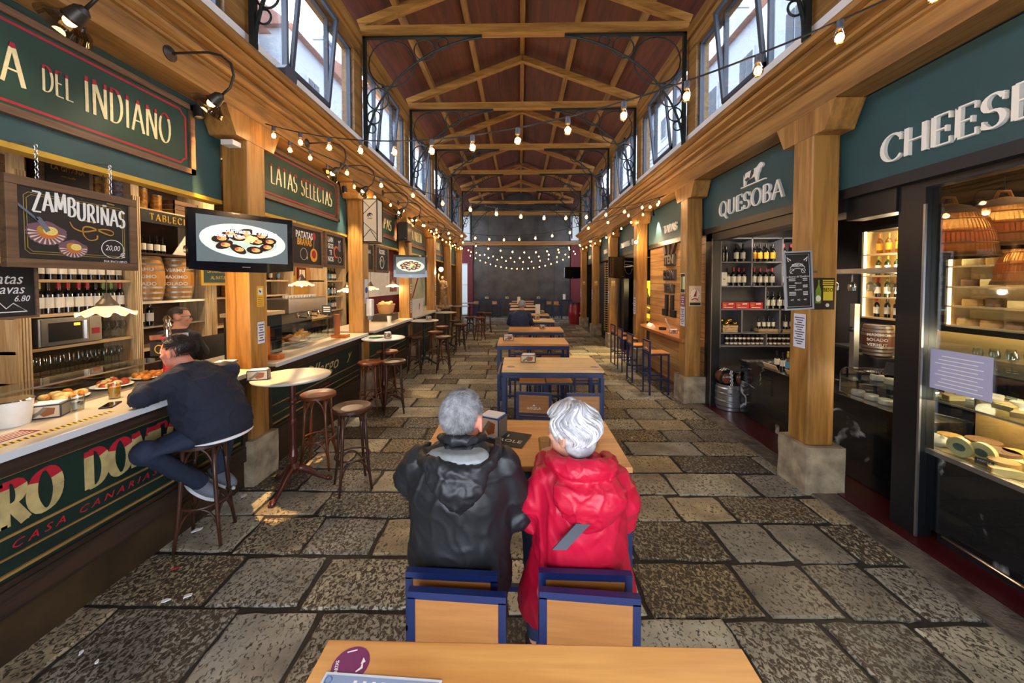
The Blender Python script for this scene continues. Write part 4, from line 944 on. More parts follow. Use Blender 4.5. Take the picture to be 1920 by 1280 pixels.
cloth(j, 'shirt', P('dark_shirt', (40, 40, 46), .8), bar, .012, 4, .006)
tr = MB()
for s_ in (-1, 1): limb(tr, [(-3.76+s_*.09, 3.96, .92), (-3.76+s_*.1, 3.98, .5), (-3.76+s_*.1, 3.96, .1)], [.1, .075, .06])
cloth(tr, 'trousers', M_jeans, bar, .014, 3, .004)
# ---------- lone grey-haired man farther on
cx, cy = 0.0, 8.36
b = MB(); Mf = head(b, (.045, cy+.02, 1.48), .1, 1.02)
limb(b, [(.03, cy, 1.28), (.04, cy+.01, 1.40)], [.06, .056])
loft(b, [(cx, cy, .78, .15, .12), (cx, cy, 1.0, .15, .12), (cx, cy, 1.27, .18, .11), (cx+.02, cy, 1.34, .08, .07)])
for s_ in (-1, 1): limb(b, [(cx+s_*.18, cy, 1.27), (cx+s_*.24, cy+.1, 1.05), (cx+s_*.12, cy+.5, 1.11)], [.045, .038, .027]); hand(b, (cx+s_*.12, cy+.5, 1.115), (-.4*s_, 1, 0), (0, 0, 1), .5, 1, -s_)
for s_ in (-1, 1): limb(b, [(cx+s_*.09, cy, .84), (cx+s_*.12, cy+.36, .82), (cx+s_*.12, cy+.26, .36), (cx+s_*.12, cy+.36, .33)], [.07, .052, .036, .03])
far = b.build('person', M_skin, remesh=.013, smt=3, cat='person', label='lone grey-haired person in a navy blazer seated farther down the middle row')
eyes(Mf, far); short_hair(Mf, far, M_hsil, 900, L=.022, seed=9)
j = MB(); loft(j, [(cx, cy-.01, .78, .21, .15), (cx, cy, 1.0, .2, .15), (cx, cy, 1.2, .22, .14), (cx, cy, 1.3, .19, .12), (cx+.02, cy, 1.38, .08, .08)], 24)
for s_ in (-1, 1): limb(j, [(cx+s_*.19, cy, 1.27), (cx+s_*.26, cy+.1, 1.07), (cx+s_*.14, cy+.42, 1.115)], [.07, .06, .04])
cloth(j, 'blazer', P('navy_blazer', (34, 46, 78), .7), far, .014, 4, .007)
tr = MB()
for s_ in (-1, 1): limb(tr, [(cx+s_*.09, cy, .84), (cx+s_*.12, cy+.36, .83), (cx+s_*.12, cy+.27, .40)], [.085, .066, .05])
cloth(tr, 'trousers', M_jeans, far, .015, 3, .003)
# ================================================================ LEFT SIDE: THE BARS
M_steel = P('brushed_steel', (168, 168, 166), .3, .9, var=.1)
M_chrome = P('chrome', (220, 220, 220), .12, 1.)
M_cream_top = P('cream_worktop', (212, 200, 174), .3, var=.08, vs=3, coat=.3)
M_edge = P('pale_stone_edge', (196, 200, 204), .35)
M_kick = P('brown_kickboard', (62, 46, 26), .5, c2=(38, 28, 17), vs=4)
M_bargreen = P('bar_green', (14, 42, 34), .5, c2=(9, 27, 24), vs=3)
M_dkwood = WOOD('dark_bar_wood', (58, 42, 32), (34, 25, 20), 1, 10, .45)
M_goldline = WOOD('gilt_moulding', (150, 116, 64), (110, 80, 40), 1, 10, .5)
M_ltr = P('bar_letter_cream', (188, 168, 112), .6, var=.3, vs=14)
M_glassb = P('dark_bottle_glass', (16, 14, 14), .12, spec=.7, coat=.5)
M_glassg = P('green_bottle_glass', (34, 52, 24), .12, spec=.7, coat=.5)
M_amber = P('amber_glass', (120, 70, 20), .15, spec=.7, coat=.4)
M_label = P('paper_label', (232, 224, 204), .6, var=.1, vs=20); M_labo = P('orange_label', (226, 160, 40), .6); M_laby = P('blue_label', (90, 160, 200), .6)
M_capr = P('red_capsule', (176, 20, 36), .35); M_capy = P('yellow_capsule', (196, 178, 60), .35); M_capb = P('black_capsule', (24, 22, 24), .35); M_capg = P('green_capsule', (130, 150, 60), .35); M_capo = P('orange_capsule', (210, 120, 40), .35)
def fascia(y0, y1, n, lab, X=-2.92, sg=-1):
    t = thing('shop_fascia', lab, 'fascia', (X+sg*.03, (y0+y1)/2, 2.8 if sg < 0 else 2.87))
    zb = 2.80 if sg < 0 else 2.87
    MB().box(min(X, X+sg*.06), max(X, X+sg*.06), y0, y1, zb, 3.62).build('panel', M_fas, t)
    if sg < 0: MB().box(X-.10, X+.012, y0, y1, zb-.035, zb).build('yellow_edge', M_ywood, t)
    else: MB().box(X-.005, X+.12, y0, y1, zb-.09, zb).build('dark_edge', M_black, t)
    return t
BL = [(-.6, 1.0), (1.22, 3.56), (3.79, 6.16), (6.39, 8.76), (8.99, 11.36), (11.59, 13.96), (14.19, 16.56)]
fl = ['above the bar where the man in navy sits', 'above the second left bar, with the tinned goods sign', 'third from the front on the left, behind the hanging lantern sign', 'fourth from the front on the left, past the loudspeaker', 'fifth from the front on the left', 'farthest on the left']
for (y0, y1), l in zip(BL[1:], fl): fascia(y0, y1, 0, 'green painted fascia ' + l)
def signboard(y0, y1, z0, z1, label, draw, X=-2.905):
    t = thing('sign_board', label, 'sign', (X, (y0+y1)/2, z0)); mb = MB(); w = .045
    mb.box(X-.015, X+.02, y0, y1, z0, z0+w).box(X-.015, X+.02, y0, y1, z1-w, z1).box(X-.015, X+.02, y0, y0+w, z0, z1).box(X-.015, X+.02, y1-w, y1, z0, z1)
    mb.build('frame', M_signfr, t)
    MB().box(X-.012, X, y0+w, y1-w, z0+w, z1-w).build('panel', M_sign, t)
    b = MB(); T = FL(X, 0, 0); i = .03+w; n = .05; q = [(y0+i+n, z0+i), (y1-i-n, z0+i), (y1-i-n*.6, z0+i+n*.6), (y1-i, z0+i+n), (y1-i, z1-i-n), (y1-i-n*.6, z1-i-n*.6), (y1-i-n, z1-i), (y0+i+n, z1-i), (y0+i, z1-i-n), (y0+i, z0+i+n), (y0+i+n, z0+i)]
    b.ribbon(q, .016, T, .002); b.build('red_border', M_red, t)
    g = MB(); draw(g); g.build('lettering', [M_cream, M_red], t)
    return t
def dA(g):
    X = -2.903
    glyphs(g, 'CASA', FL(X, 1.92, 3.135), .235, .16, .04, 0, .002, 0, sx=.52, gap=.14, top=.86, mtop=1)
    glyphs(g, 'DEL', FL(X, 2.285, 3.17), .155, .16, .045, 0, .002, 0, sx=.45, gap=.14, top=.84, mtop=1)
    glyphs(g, 'INDIANO', FL(X, 2.725, 3.145), .235, .155, .04, 0, .002, 0, sx=.475, gap=.14, top=.86, mtop=1)
signboard(1.45, 3.245, 2.955, 3.557, 'long green sign with cream, red-topped capitals above the scallop board', dA)
def dB(g): glyphs(g, 'LATAS SELECTAS', FL(-2.903, 4.955, 3.165), .225, .17, .04, 0, .002, 0, sx=.56, gap=.16, top=.86, mtop=1)
signboard(4.0, 5.86, 2.965, 3.59, 'green sign with thin cream, red-topped capitals above the large television', dB)
def dC(g): glyphs(g, 'TAPAS', FL(-2.903, 7.88, 3.16), .24, .2, .05, 0, .002, 0, sx=.8, gap=.16, top=.9, mtop=1)
signboard(6.7, 8.6, 2.965, 3.59, 'green sign reading TAPAS partly behind the hanging lantern sign', dC)
def dD(g): glyphs(g, 'LA VUELTA', FL(-2.903, 10.3, 3.16), .24, .2, .05, 0, .002, 0, sx=.62, gap=.16)
signboard(9.3, 11.25, 2.965, 3.59, 'dark green sign with cream letters beyond the loudspeaker', dD)
signboard(11.95, 13.8, 2.965, 3.59, 'small looking green sign, fifth along the left bars', lambda g: glyphs(g, 'BAR', FL(-2.903, 13.0, 3.16), .24, .2, .06, 0, .002, 0, sx=.8, gap=.16))
# ---- counters
def counter(y0, y1, label, deco=None, front=M_bargreen):
    t = thing('bar_counter', label, 'bar counter', (-2.9, (y0+y1)/2, 0))
    mb = MB(); mb.box(-3.50, -2.57, y0, y1, 1.115, 1.15); mb.box(-2.58, -2.56, y0, y1, 1.108, 1.152, 1); mb.build('worktop', [M_cream_top, M_edge], t, bevel=.004)
    f = MB(); f.box(-3.2, -2.70, y0+.01, y1-.01, .28, 1.11, 0); f.build('front_panel', front, t)
    g = MB(); g.box(-2.72, -2.61, y0, y1, 1.04, 1.11, 0); g.box(-2.72, -2.65, y0, y1, 1.0, 1.04, 0)
    g.box(-2.72, -2.665, y0, y1, .26, .40, 0); g.box(-2.72, -2.68, y0, y1, .40, .43, 0)
    for y in (y0+.02, y1-.08): g.box(-2.72, -2.675, y, y+.06, .4, 1.0, 0)
    g.build('mouldings', M_dkwood, t)
    l = MB(); l.box(-2.70, -2.680, y0+.1, y1-.1, .985, 1.0); l.box(-2.70, -2.690, y0+.1, y1-.1, .655, .668); l.box(-2.70, -2.690, y0+.1, y1-.1, .545, .555); l.box(-2.70, -2.685, y0+.1, y1-.1, .455, .47); l.build('gilt_line', M_goldline, t)
    k = MB(); k.box(-3.2, -2.695, y0, y1, 0, .262); k.build('kickboard', M_kick, t)
    MB().box(-2.70, -2.685, y0, y1, .262, .285).build('steel_strip', M_steel, t)
    MB().box(-3.2, -3.15, y0+.02, y1-.02, .28, 1.1).build('back_panel', M_dkwood, t)
    if deco: d = MB(); deco(d); d.build('lettering', [M_ltr, M_red], t)
    return t
def dk(g):
    T = FL(-2.699, 2.0, .70)
    glyphs(g, 'PEDRO', FL(-2.699, 2.07, .71), .235, .30, .07, .05, .003, 0, sx=.66, gap=.08, align='r', top=.80, mtop=1, nib=12)
    glyphs(g, 'DOMECQ', FL(-2.699, 2.20, .71), .235, .30, .07, .05, .003, 0, sx=.66, gap=.08, align='l', top=.80, mtop=1, nib=12)
    g.text('C A S A   C A N A R I A S', FL(-2.699, 2.25, .60), .06, .002, 1, 1.2, shear=.3)
counter(.9, 3.54, 'dark green bar counter with big cream and red painted letters', dk)
def dk2(g):
    g.text('Ollargo', FL(-2.699, 4.95, .83), .26, .002, 0, 1.15, shear=.35); g.text('y', FL(-2.699, 5.75, .86), .2, .002, 0, 1.2, shear=.35)
    g.text('v e r m u t', FL(-2.699, 5.0, .60), .06, .002, 1, 1.2, shear=.3)
counter(3.80, 6.14, 'green bar counter with cream script lettering beside the marble table', dk2)
counter(6.40, 8.74, 'third bar counter along the left, behind the green plate table')
counter(9.0, 11.34, 'fourth bar counter along the left, below the white flyer stand', front=M_dkwood)
counter(11.6, 13.94, 'dark bar counter by the stone statue', front=M_dkwood)
# ---- back bar furniture: shelving against the rear wall
M_shelfback = P('shelf_back', (92, 74, 52), .7, var=.2)  # plain brown tone of the shelf backs
def shelf_unit(y0, y1, zs, label, zb=.95, zt=3.3, glass=False, back=M_shelfback, lip=True):
    t = thing('back_bar_shelving', label, 'shelving', (-4.6, (y0+y1)/2, 0), None)
    MB().box(-4.86, -4.82, y0, y1, 0, zt).build('back_panel', back, t)
    MB().box(-4.84, -4.46, y0, y1, 0, zb-.25).build('cupboard', M_dkwood, t)
    for z in zs: MB().box(-4.83, -4.47, y0, y1, z-.028, z).build('shelf', M_shelf, t)
    for y, s_ in ((y0, 1), (y1, -1)):
        m = MB(); a, b = (y, y+.09) if s_ > 0 else (y-.09, y); m.box(-4.84, -4.45, a, b, 0, zt)
        for k in range(4): m.box(-4.45, -4.435, a+.008+k*.022, a+.02+k*.022, .7, zt-.3)
        m.build('fluted_pilaster', M_pil, t)
    return t
shelf_unit(3.15, 4.23, [1.10, 1.385, 1.70, 2.03, 2.40], 'pale wooden back bar shelving with wine rows, microwave and glasses')
t = thing('back_bar_shelving', 'back bar bay holding two small barrels above a dark cupboard', 'shelving', (-4.6, 4.7, 0))
MB().box(-4.86, -4.82, 4.23, 5.2, 0, 3.3).build('back_panel', P('dark_brown_back', (64, 42, 30), .7, var=.2), t)
MB().box(-4.83, -4.45, 4.24, 5.1, 1.745, 1.775).build('shelf', M_steel, t); MB().box(-4.83, -4.46, 4.24, 5.1, 2.335, 2.36).build('shelf', M_dkwood, t); MB().box(-4.83, -4.46, 4.24, 5.1, 2.86, 2.89).build('shelf', M_shelf, t)
MB().box(-4.83, -4.46, 4.24, 5.1, 1.18, 1.21).build('shelf', M_shelf, t); MB().box(-4.83, -4.46, 4.24, 5.1, 1.45, 1.47).build('shelf', M_steel, t)
m = MB().box(-4.84, -4.45, 5.1, 5.2, 0, 3.3)
for k in range(4): m.box(-4.45, -4.435, 5.107+k*.022, 5.12+k*.022, .7, 3.0)
m.build('fluted_pilaster', M_pil, t)
shelf_unit(5.2, 7.12, [1.35, 1.78, 2.05, 2.35], 'back bar shelving with boxes and small pigeonholes behind the post')
shelf_unit(8.3, 9.3, [1.35, 1.68, 2.05, 2.42], 'narrow back bar shelving with green bottles')
t = thing('back_bar_shelving', 'yellow ochre wall niche behind the coffee machine', 'shelving', (-4.6, 7.7, 0)); MB().box(-4.86, -4.82, 7.12, 8.3, 0, 3.3).build('back_panel', P('ochre_panel', (188, 142, 66), .7, var=.15), t); MB().box(-4.83, -4.3, 7.12, 8.3, 1.2, 1.24).build('shelf', M_shelf, t)
t = thing('name_strip', 'black shelf edge with gilt capitals above the small barrels', 'sign', (-4.44, 4.66, 2.73))
MB().box(-4.46, -4.44, 4.24, 5.1, 2.72, 2.87).build('strip_panel', M_chalk, t); g = MB(); glyphs(g, 'TABLECIM', FL(-4.44, 4.62, 2.755), .08, .2, .06, .05, .002, 0, sx=.9, gap=.35); g.build('lettering', P('gilt', (200, 160, 50), .4, .3), t)
# ---- bottles
def mk_bottle(nm, r, h, body, lab, cap, lz=(.18, .52), shape='bord'):
    """body is the top-level mesh; label and capsule are its parts"""
    k = .62 if shape == 'bord' else .45
    pr_ = [(0, 0), (r, 0), (r, h*k), (r*.85, h*(k+.06)), (r*.40, h*(k+.13)), (r*.36, h*.97), (r*.4, h*.975), (r*.4, h), (0, h)]
    b = MB().lathe(pr_, 12).build('bottle', body, smooth=True, ang=.8, local=True)
    MB().lathe([(r*1.02, h*lz[0]), (r*1.02, h*lz[1])], 12).build('label', lab, b, smooth=True, local=True)
    MB().lathe([(r*.46, h*.80), (r*.44, h*.99), (0, h*1.003)], 10).build('capsule', cap, b, smooth=True, local=True)
    b['category'] = 'bottle'; b['label'] = nm; b.location = (0, 0, -50); return b
BT = {}
def bottle(kind, x, y, z, label, group, s=1.):
    spec = {'r': ('bord', .037, .30, M_glassb, M_label, M_capr), 'y': ('bord', .037, .30, M_glassb, M_label, M_capy), 'b': ('bord', .037, .30, M_glassb, M_label, M_capb), 'g': ('bord', .037, .30, M_glassg, M_label, M_capg),
            'o': ('bord', .037, .30, M_glassb, M_labo, M_capb), 'O': ('bord', .037, .31, M_amber, M_labo, M_capo), 'n': ('beer', .03, .23, M_glassb, M_label, M_capb), 'l': ('beer', .03, .23, M_amber, M_laby, M_capy), 'G': ('bord', .038, .31, M_glassg, M_laby, M_capg)}[kind]
    if kind not in BT:
        BT[kind] = mk_bottle(label, spec[1], spec[2], spec[3], spec[4], spec[5], shape='bord' if spec[0] == 'bord' else 'beer'); o = BT[kind]; o.location = (x, y, z); o['label'] = label; o['group'] = group; o.scale = (s, s, s); return o
    return dup(BT[kind], (x, y, z), random.uniform(0, 6), label, group, s)
KW = {'r': 'red-capped dark wine bottle', 'y': 'yellow-capped dark wine bottle', 'b': 'black-capped dark wine bottle', 'g': 'green-capped wine bottle', 'o': 'orange-labelled black bottle', 'O': 'orange-labelled amber bottle', 'n': 'short dark beer bottle', 'l': 'pale-labelled beer bottle', 'G': 'green wine bottle'}
def row(kinds, x, y0, y1, z, place, group, s=1., axis='y', jit=.01):
    n = len(kinds)
    for i, k in enumerate(kinds):
        if k == ' ': continue
        p = y0+(y1-y0)*(i+.5)/n; q = x+random.uniform(-jit, jit)
        o_ = n-1-i if (axis == 'y' and x > 0) else i; bottle(k, *((q, p) if axis == 'y' else (p, q)), z, '%s, %s from the left %s' % (KW[k], ORD[o_], place), group, s)
row('rbrbyrrbbr', -4.56, 3.27, 4.12, 2.031, 'behind the scallop board', 'wine bottles behind the scallop board')
row('yybrrrrbggr', -4.55, 3.26, 4.12, 1.701, 'under the scallop board', 'wine bottles in the full row under the scallop board')
row('bb', -4.58, 4.28, 4.5, 1.471, 'under the small barrels', 'bottles under the barrels')
row('nnnnn', -4.6, 4.27, 4.7, 2.361, 'above the small barrels', 'beer bottles above the barrels')
row('nlnrnl', -4.6, 5.75, 7.0, 2.051, 'on the second bar middle shelf', 'bottles behind the second bar')
row('bbb', -4.6, 6.55, 7.0, 2.351, 'on the second bar top shelf', 'bottles on the top shelf behind the second bar')
for z, w in ((1.351, 'lowest'), (1.681, 'second'), (2.051, 'third'), (2.421, 'top')): row('GgGgb', -4.62, 8.42, 9.15, z, 'on the narrow shelving, %s shelf' % w, 'green bottles on the narrow shelving')
# ---- drinking glasses
def mk_glass(name, pr_, label):
    o = MB().lathe(pr_, 12).build(name, G_clear, smooth=True, local=True); o['category'] = 'glass'; o['label'] = label; return o
wine_g = mk_glass('wine_glass', [(.032, 0), (.034, .003), (.005, .008), (.004, .08), (.012, .09), (.034, .115), (.038, .145), (.03, .185), (.029, .186)], 'x'); wg = [0]
def wglass(x, y, z, label, group, flip=False, s=1.):
    o = wine_g if not wg[0] else dup(wine_g, (0, 0, 0)); wg[0] = 1; o.location = (x, y, z); o['label'] = label; o['group'] = group; o.scale = (s, s, s)
    if flip: o.rotation_euler = (pi, 0, 0)
    return o
for i in range(22):
    wglass(-4.53-.09*(i % 2), 3.28+i*.038, 1.10, 'clear stemmed glass under the microwave, %s from the left' % ORD[i], 'stemmed glasses under the microwave')
for i in range(7): wglass(-4.55-.08*(i % 2), 3.86+i*.04, 1.386, 'clear stemmed glass right of the microwave, %s from the left' % ORD[i], 'stemmed glasses beside the microwave')
# ---- microwave
t = thing('microwave', 'stainless steel microwave on the back bar shelf', 'microwave', (-4.6, 3.58, 1.386))
MB().box(-4.8, -4.46, 3.30, 3.82, 1.39, 1.66).build('body', M_steel, t, bevel=.006); MB().box(-4.462, -4.445, 3.31, 3.68, 1.40, 1.65).build('door', M_steel, t)
MB().box(-4.446, -4.441, 3.36, 3.63, 1.435, 1.615).build('door_window', M_black, t); MB().box(-4.447, -4.43, 3.66, 3.675, 1.43, 1.62).build('handle', M_chrome, t)
p = MB().box(-4.462, -4.452, 3.70, 3.81, 1.41, 1.64).build('control_panel', M_steel, t); MB().box(-4.452, -4.449, 3.72, 3.79, 1.47, 1.53).build('sticker', M_red, p); MB().box(-4.441, -4.439, 3.56, 3.61, 1.575, 1.60).build('display', P('amber_display', (255, 170, 40), .5, emit=2), t)
# ---- small barrels on the steel shelf
M_stave = WOOD('barrel_oak', (202, 142, 66), (160, 104, 42), 2, 12, .5); M_hoop = P('galvanised_hoop', (150, 148, 140), .4, .8)
def mk_barrel(x, y, z, R, H, label, mat, hoop, cat='barrel', txt=None, tm=None, group=None, T=None, rc=None):
    t = thing('barrel', label, cat, (x, y, z), group)
    pr_ = [(0, 0), (R*.82, 0)]+[(R*(.82+.18*math.sin(pi*i/10)), H*i/10) for i in range(1, 10)]+[(R*.82, H), (R*.78, H), (R*.78, H-.01), (0, H-.01)]
    m = MB().lathe(pr_, 28, (x, y, z)); m.build('staves', mat, t, smooth=True, ang=.6)
    for f in (.06, .18, .30, .70, .82, .94):
        rr = R*(.82+.18*math.sin(pi*f))+.003; MB().lathe([(rr-.004, H*f-.013), (rr, H*f-.012), (rr, H*f+.012), (rr-.004, H*f+.013)], 28, (x, y, z)).build('hoop', hoop, t, smooth=True, ang=.6)
    if txt:
        g = MB()
        for j, s_ in enumerate(txt): g.text(s_, txtT(x, y, z, R, H, j, rc or 1), R*.30, .002, 0, 1.0, bold=.02)
        g.build('lettering', tm or M_label, t)
    return t
def txtT(x, y, z, R, H, j, rc):
    return fr((x+R*.72*rc, y-R*.73, z+H*(.70-.16*j)), (.71*rc, .71, 0) if rc > 0 else (.71, -.71, 0), (0, 0, 1))
mk_barrel(-4.66, 4.46, 1.775, .20, .55, 'small oak barrel with galvanised hoops, left one on the steel shelf', M_stave, M_hoop, txt=['VERMU', 'MAXIMO', 'SOLADO'], group='small oak barrels on the steel shelf')
mk_barrel(-4.66, 4.88, 1.775, .20, .55, 'small oak barrel with galvanised hoops, right one on the steel shelf', M_stave, M_hoop, txt=['VERMU', 'MAXIMO', 'SOLADO'], group='small oak barrels on the steel shelf')
# tins and boxes above
M_tin = P('tin_gold', (196, 150, 70), .35, .5, c2=(120, 70, 40), vs=25); M_tinw = P('tin_white', (206, 196, 180), .4, c2=(120, 110, 130), vs=30)
def tin(x, y, z, r, h, m, label, g):
    o = thing('food_tin', label, 'tin', (x, y, z), g); MB().lathe([(0, 0), (r, 0), (r, h), (0, h)], 18, (x, y, z)).build('can', m, o, smooth=True, ang=.6)
    MB().lathe([(r+.003, h-.012), (r+.003, h), (r-.01, h+.002), (0, h-.002)], 18, (x, y, z)).build('lid', M_steel, o, smooth=True, ang=.6)
for i, (y, r, h, m) in enumerate([(3.95, .09, .24, M_tin), (4.16, .07, .26, M_tinw), (4.38, .07, .25, M_tin), (4.58, .055, .21, M_tin)]):
    tin(-4.6, y, 2.89 if y > 4.2 else 2.9, r, h, m, ['wide copper coloured food tin left of the printed white tin', 'printed white food tin on the top shelf', 'tall gold food tin on the top shelf', 'slim yellow food tin on the top shelf, rightmost'][i], 'food tins on the top shelf')
t = thing('picture_frame', 'dark framed print with gilt lettering leaning on the top shelf', 'picture', (-4.5, 3.6, 2.87)); MB().box(-4.56, -4.53, 3.4, 3.84, 2.87, 3.25).build('frame', M_darkfr, t); MB().box(-4.53, -4.525, 3.44, 3.80, 2.91, 3.21).build('print', M_chalk, t); g = MB(); g.text('LA GITANA', FL(-4.524, 3.62, 3.12), .06, .001, 0, .9, bold=.02); g.text('manzanilla', FL(-4.524, 3.62, 3.05), .03, .001); g.build('lettering', M_tin, t)
t = thing('top_shelf', 'plain wooden top shelf under the leaning dark print', 'shelf', (-4.65, 3.6, 2.84)); MB().box(-4.82, -4.46, 3.0, 4.23, 2.845, 2.87).build('shelf_board', M_shelf, t)
def crate(x0, x1, y0, y1, z0, z1, label, m=None, name='wooden_crate', group=None):
    t = thing(name, label, 'crate', ((x0+x1)/2, (y0+y1)/2, z0), group); n = 3; h = (z1-z0)/n; mb = MB(); m = m or M_darkfr
    for i in range(n):
        a, b = z0+i*h+.004, z0+(i+1)*h-.004; mb.box(x0, x0+.012, y0, y1, a, b).box(x1-.012, x1, y0, y1, a, b).box(x0, x1, y0, y0+.012, a, b).box(x0, x1, y1-.012, y1, a, b)
    mb.build('slats', m, t); MB().box(x0, x1, y0, y1, z0, z0+.012).build('bottom', m, t)
    return t
crate(-4.8, -4.5, 3.02, 3.3, 2.87, 3.12, 'dark slatted crate on the top shelf above the scallop board'); crate(-4.8, -4.5, 4.72, 5.08, 2.89, 3.08, 'dark crate on the top shelf right of the slim yellow tin'); crate(-4.8, -4.5, 5.35, 5.75, 2.351, 2.6, 'brown crate on the shelf behind the television', P('crate_orange', (190, 110, 50), .6)); crate(-4.8, -4.52, 5.8, 6.4, 1.781, 1.96, 'low orange box on the back shelf right of the green notice', P('crate_orange', (190, 110, 50), .6))
t = thing('table_sign', 'cream triangular card with a black bird emblem on the barrel shelf', 'sign', (-4.5, 4.88, 2.36))
MB().prism([(-.19, 0), (.19, 0), (0, .27)], FL(-4.51, 4.88, 2.362), .012).build('card', M_label, t)
def eagle(g, T, s):      # small curved bird emblem over a word
    g.ribbon([(-.30*s, -.05*s), (-.22*s, .14*s), (0, .24*s), (.2*s, .16*s), (.30*s, -.02*s)], [.02*s, .09*s, .12*s, .09*s, .01*s], T, .001); g.ribbon([(.02*s, .2*s), (-.08*s, .02*s), (-.16*s, -.14*s)], [.12*s, .1*s, .02*s], T, .001); g.ribbon([(-.14*s, .1*s), (-.24*s, -.02*s), (-.24*s, -.16*s)], [.06*s, .06*s, .01*s], T, .001); g.ribbon([(.1*s, .1*s), (.06*s, -.06*s), (.16*s, -.15*s)], [.06*s, .05*s, .01*s], T, .001)
    g.text('AGUILA', Matrix(T) @ Matrix.Translation((0, -.28*s, 0)), .17*s, .001, 0, .85, bold=.02)
g = MB(); eagle(g, FL(-4.496, 4.88, 2.46), .17); g.build('emblem', M_chalk, t)
# ---- hanging chalk boards (in planes parallel to the aisle)
def board(X, y0, y1, z0, z1, label, fw, draw, mats, chain=True, ztop=2.78, frame=M_darkfr, cat='menu board', T=None, rot=None):
    t = thing('menu_board', label, cat, (X, (y0+y1)/2, z0))
    m = MB(); m.box(X-.02, X+.02, y0, y1, z0, z0+fw).box(X-.02, X+.02, y0, y1, z1-fw, z1).box(X-.02, X+.02, y0, y0+fw, z0+fw, z1-fw).box(X-.02, X+.02, y1-fw, y1, z0+fw, z1-fw); m.build('frame', frame, t, bevel=.003)
    MB().box(X-.01, X+.008, y0+fw, y1-fw, z0+fw, z1-fw).build('chalkboard', M_chalk, t)
    if chain:
        for y in (y0+(y1-y0)*.22, y1-(y1-y0)*.22):
            c = MB(); z = z1
            i = 0
            while z < ztop: c.tube([(X+(.008*math.cos(a) if i % 2 else 0), y+(0 if i % 2 else .008*math.cos(a)), z+.014+.014*math.sin(a)) for a in [2*pi*k/6 for k in range(6)]], .0022, 4, closed=True); z += .022; i += 1
            if X > -2.9: c.tube([(X, y, z), (-2.92, y, z+.02)], .004, 5)
            c.build('chain', M_chain, t)
    g = MB(); draw(g, X+.009, (y0+y1)/2, (z0+z1)/2, y1-y0-2*fw, z1-z0-2*fw); g.build('chalk_drawing', mats, t)
    return t
M_shell = P('shell_purple', (110, 78, 92), .6); M_shellw = P('shell_cream', (214, 190, 168), .6); M_fork = P('painted_fork', (96, 104, 122), .5); M_yel = P('painted_yellow', (226, 204, 110), .6); M_org = P('painted_orange', (190, 104, 44), .6); M_ochre = P('painted_ochre', (176, 128, 40), .6)
def shell(g, T, cx, cz, r, tilt):
    pts = []
    for i in range(33):
        a = -pi*1.12+pi*1.24*i/32+tilt; rr = r*(1+.03*math.cos(i*pi)); pts.append((cx+rr*math.cos(a)*1.1, cz+rr*math.sin(a)*.85))
    pts += [(cx+r*.95, cz+r*.35), (cx+r*.75, cz+r*.42), (cx+r*.3, cz+r*.7), (cx, cz+r*.78), (cx-r*.5, cz+r*.62)]
    g.prism(pts, T, .001, 1)
    for i in range(11):
        a = -pi*.98+pi*.96*i/10+tilt; g.ribbon([(cx+r*.45*math.cos(a), cz+r*.38*math.sin(a)), (cx+r*1.02*math.cos(a), cz+r*.80*math.sin(a))], [r*.03, r*.12], T, .0015, 2)
    g.prism(ellp(r*.55, r*.4, cx+r*.05, cz-r*.02), T, .0018, 5); g.prism(ellp(r*.42, r*.3, cx-r*.12, cz+r*.18), T, .0021, 6); g.prism(ellp(r*.40, r*.30, cx+r*.18, cz+r*.12), T, .0025, 4)
    for a in range(6): g.prism(ellp(r*.03, r*.015, cx+r*.18+r*.22*math.cos(a*1.05), cz+r*.12+r*.15*math.sin(a*1.05), 6), T, .0029, 3)
def dz(g, X, yc, zc, w, h):
    T = FL(X, yc, zc)
    for d_ in (0, .012):
        q = [(-w/2+.03+d_, -h/2+.05+d_), (-w/2+.05+d_, -h/2+.03+d_), (w/2-.05-d_, -h/2+.03+d_), (w/2-.03-d_, -h/2+.05+d_), (w/2-.03-d_, h/2-.05-d_), (w/2-.05-d_, h/2-.03-d_), (-w/2+.05+d_, h/2-.03-d_), (-w/2+.03+d_, h/2-.05-d_), (-w/2+.03+d_, -h/2+.05+d_)]
        g.ribbon(q, .003, T, .001, 7)
    glyphs(g, 'ZAMBURIÑAS', T @ Matrix.Translation((.02, .055, 0)), .112, .20, .09, 0, .001, 0, sx=.53, gap=.13, nib=10, vy=lambda i: [.12, .2, .25, .12, -.02, -.06, -.02, -.1, -.1, -.12][i])
    g.ribbon([(.02, .055), (.07, .052)], .008, T, .001, 7); g.ribbon([(.155, .19), (.20, .187)], .008, T, .001, 7)
    shell(g, T, -.16, -.045, .085, -.15); shell(g, T, -.035, -.125, .068, .05)
    g.ribbon([(-.30, .11), (-.20, .02)], [.012, .010], T, .004, 3); g.prism([(-.215, .035), (-.19, .04), (-.145, -.03), (-.165, -.045)], T, .004, 3)
    q = curve([(-.05, .035), (-.03, .0), (.02, -.015), (.08, .0), (.13, .015), (.18, .01), (.19, -.008), (.17, -.02), (.12, -.005), (.06, .018), (.02, .01), (.02, -.035), (.05, -.065), (.09, -.055), (.095, -.03)]); g.ribbon(q, [.004+.005*abs(math.sin(k*.09)) for k in range(len(q))], T, .001, 8)
    g.ribbon(arc(.185, -.11, .068, 0, 2*pi, 28, .06), .004, T, .001, 0); g.text('20,00', T @ Matrix.Translation((.185, -.105, 0)), .05, .001, 0, .8, shear=.2); g.text('€', T @ Matrix.Translation((.245, -.15, 0)), .045, .001, 0, 1, bold=.03); g.text('IVA INCLUIDO', T @ Matrix.Translation((.20, -.195, 0)), .022, .001, 0, 1)
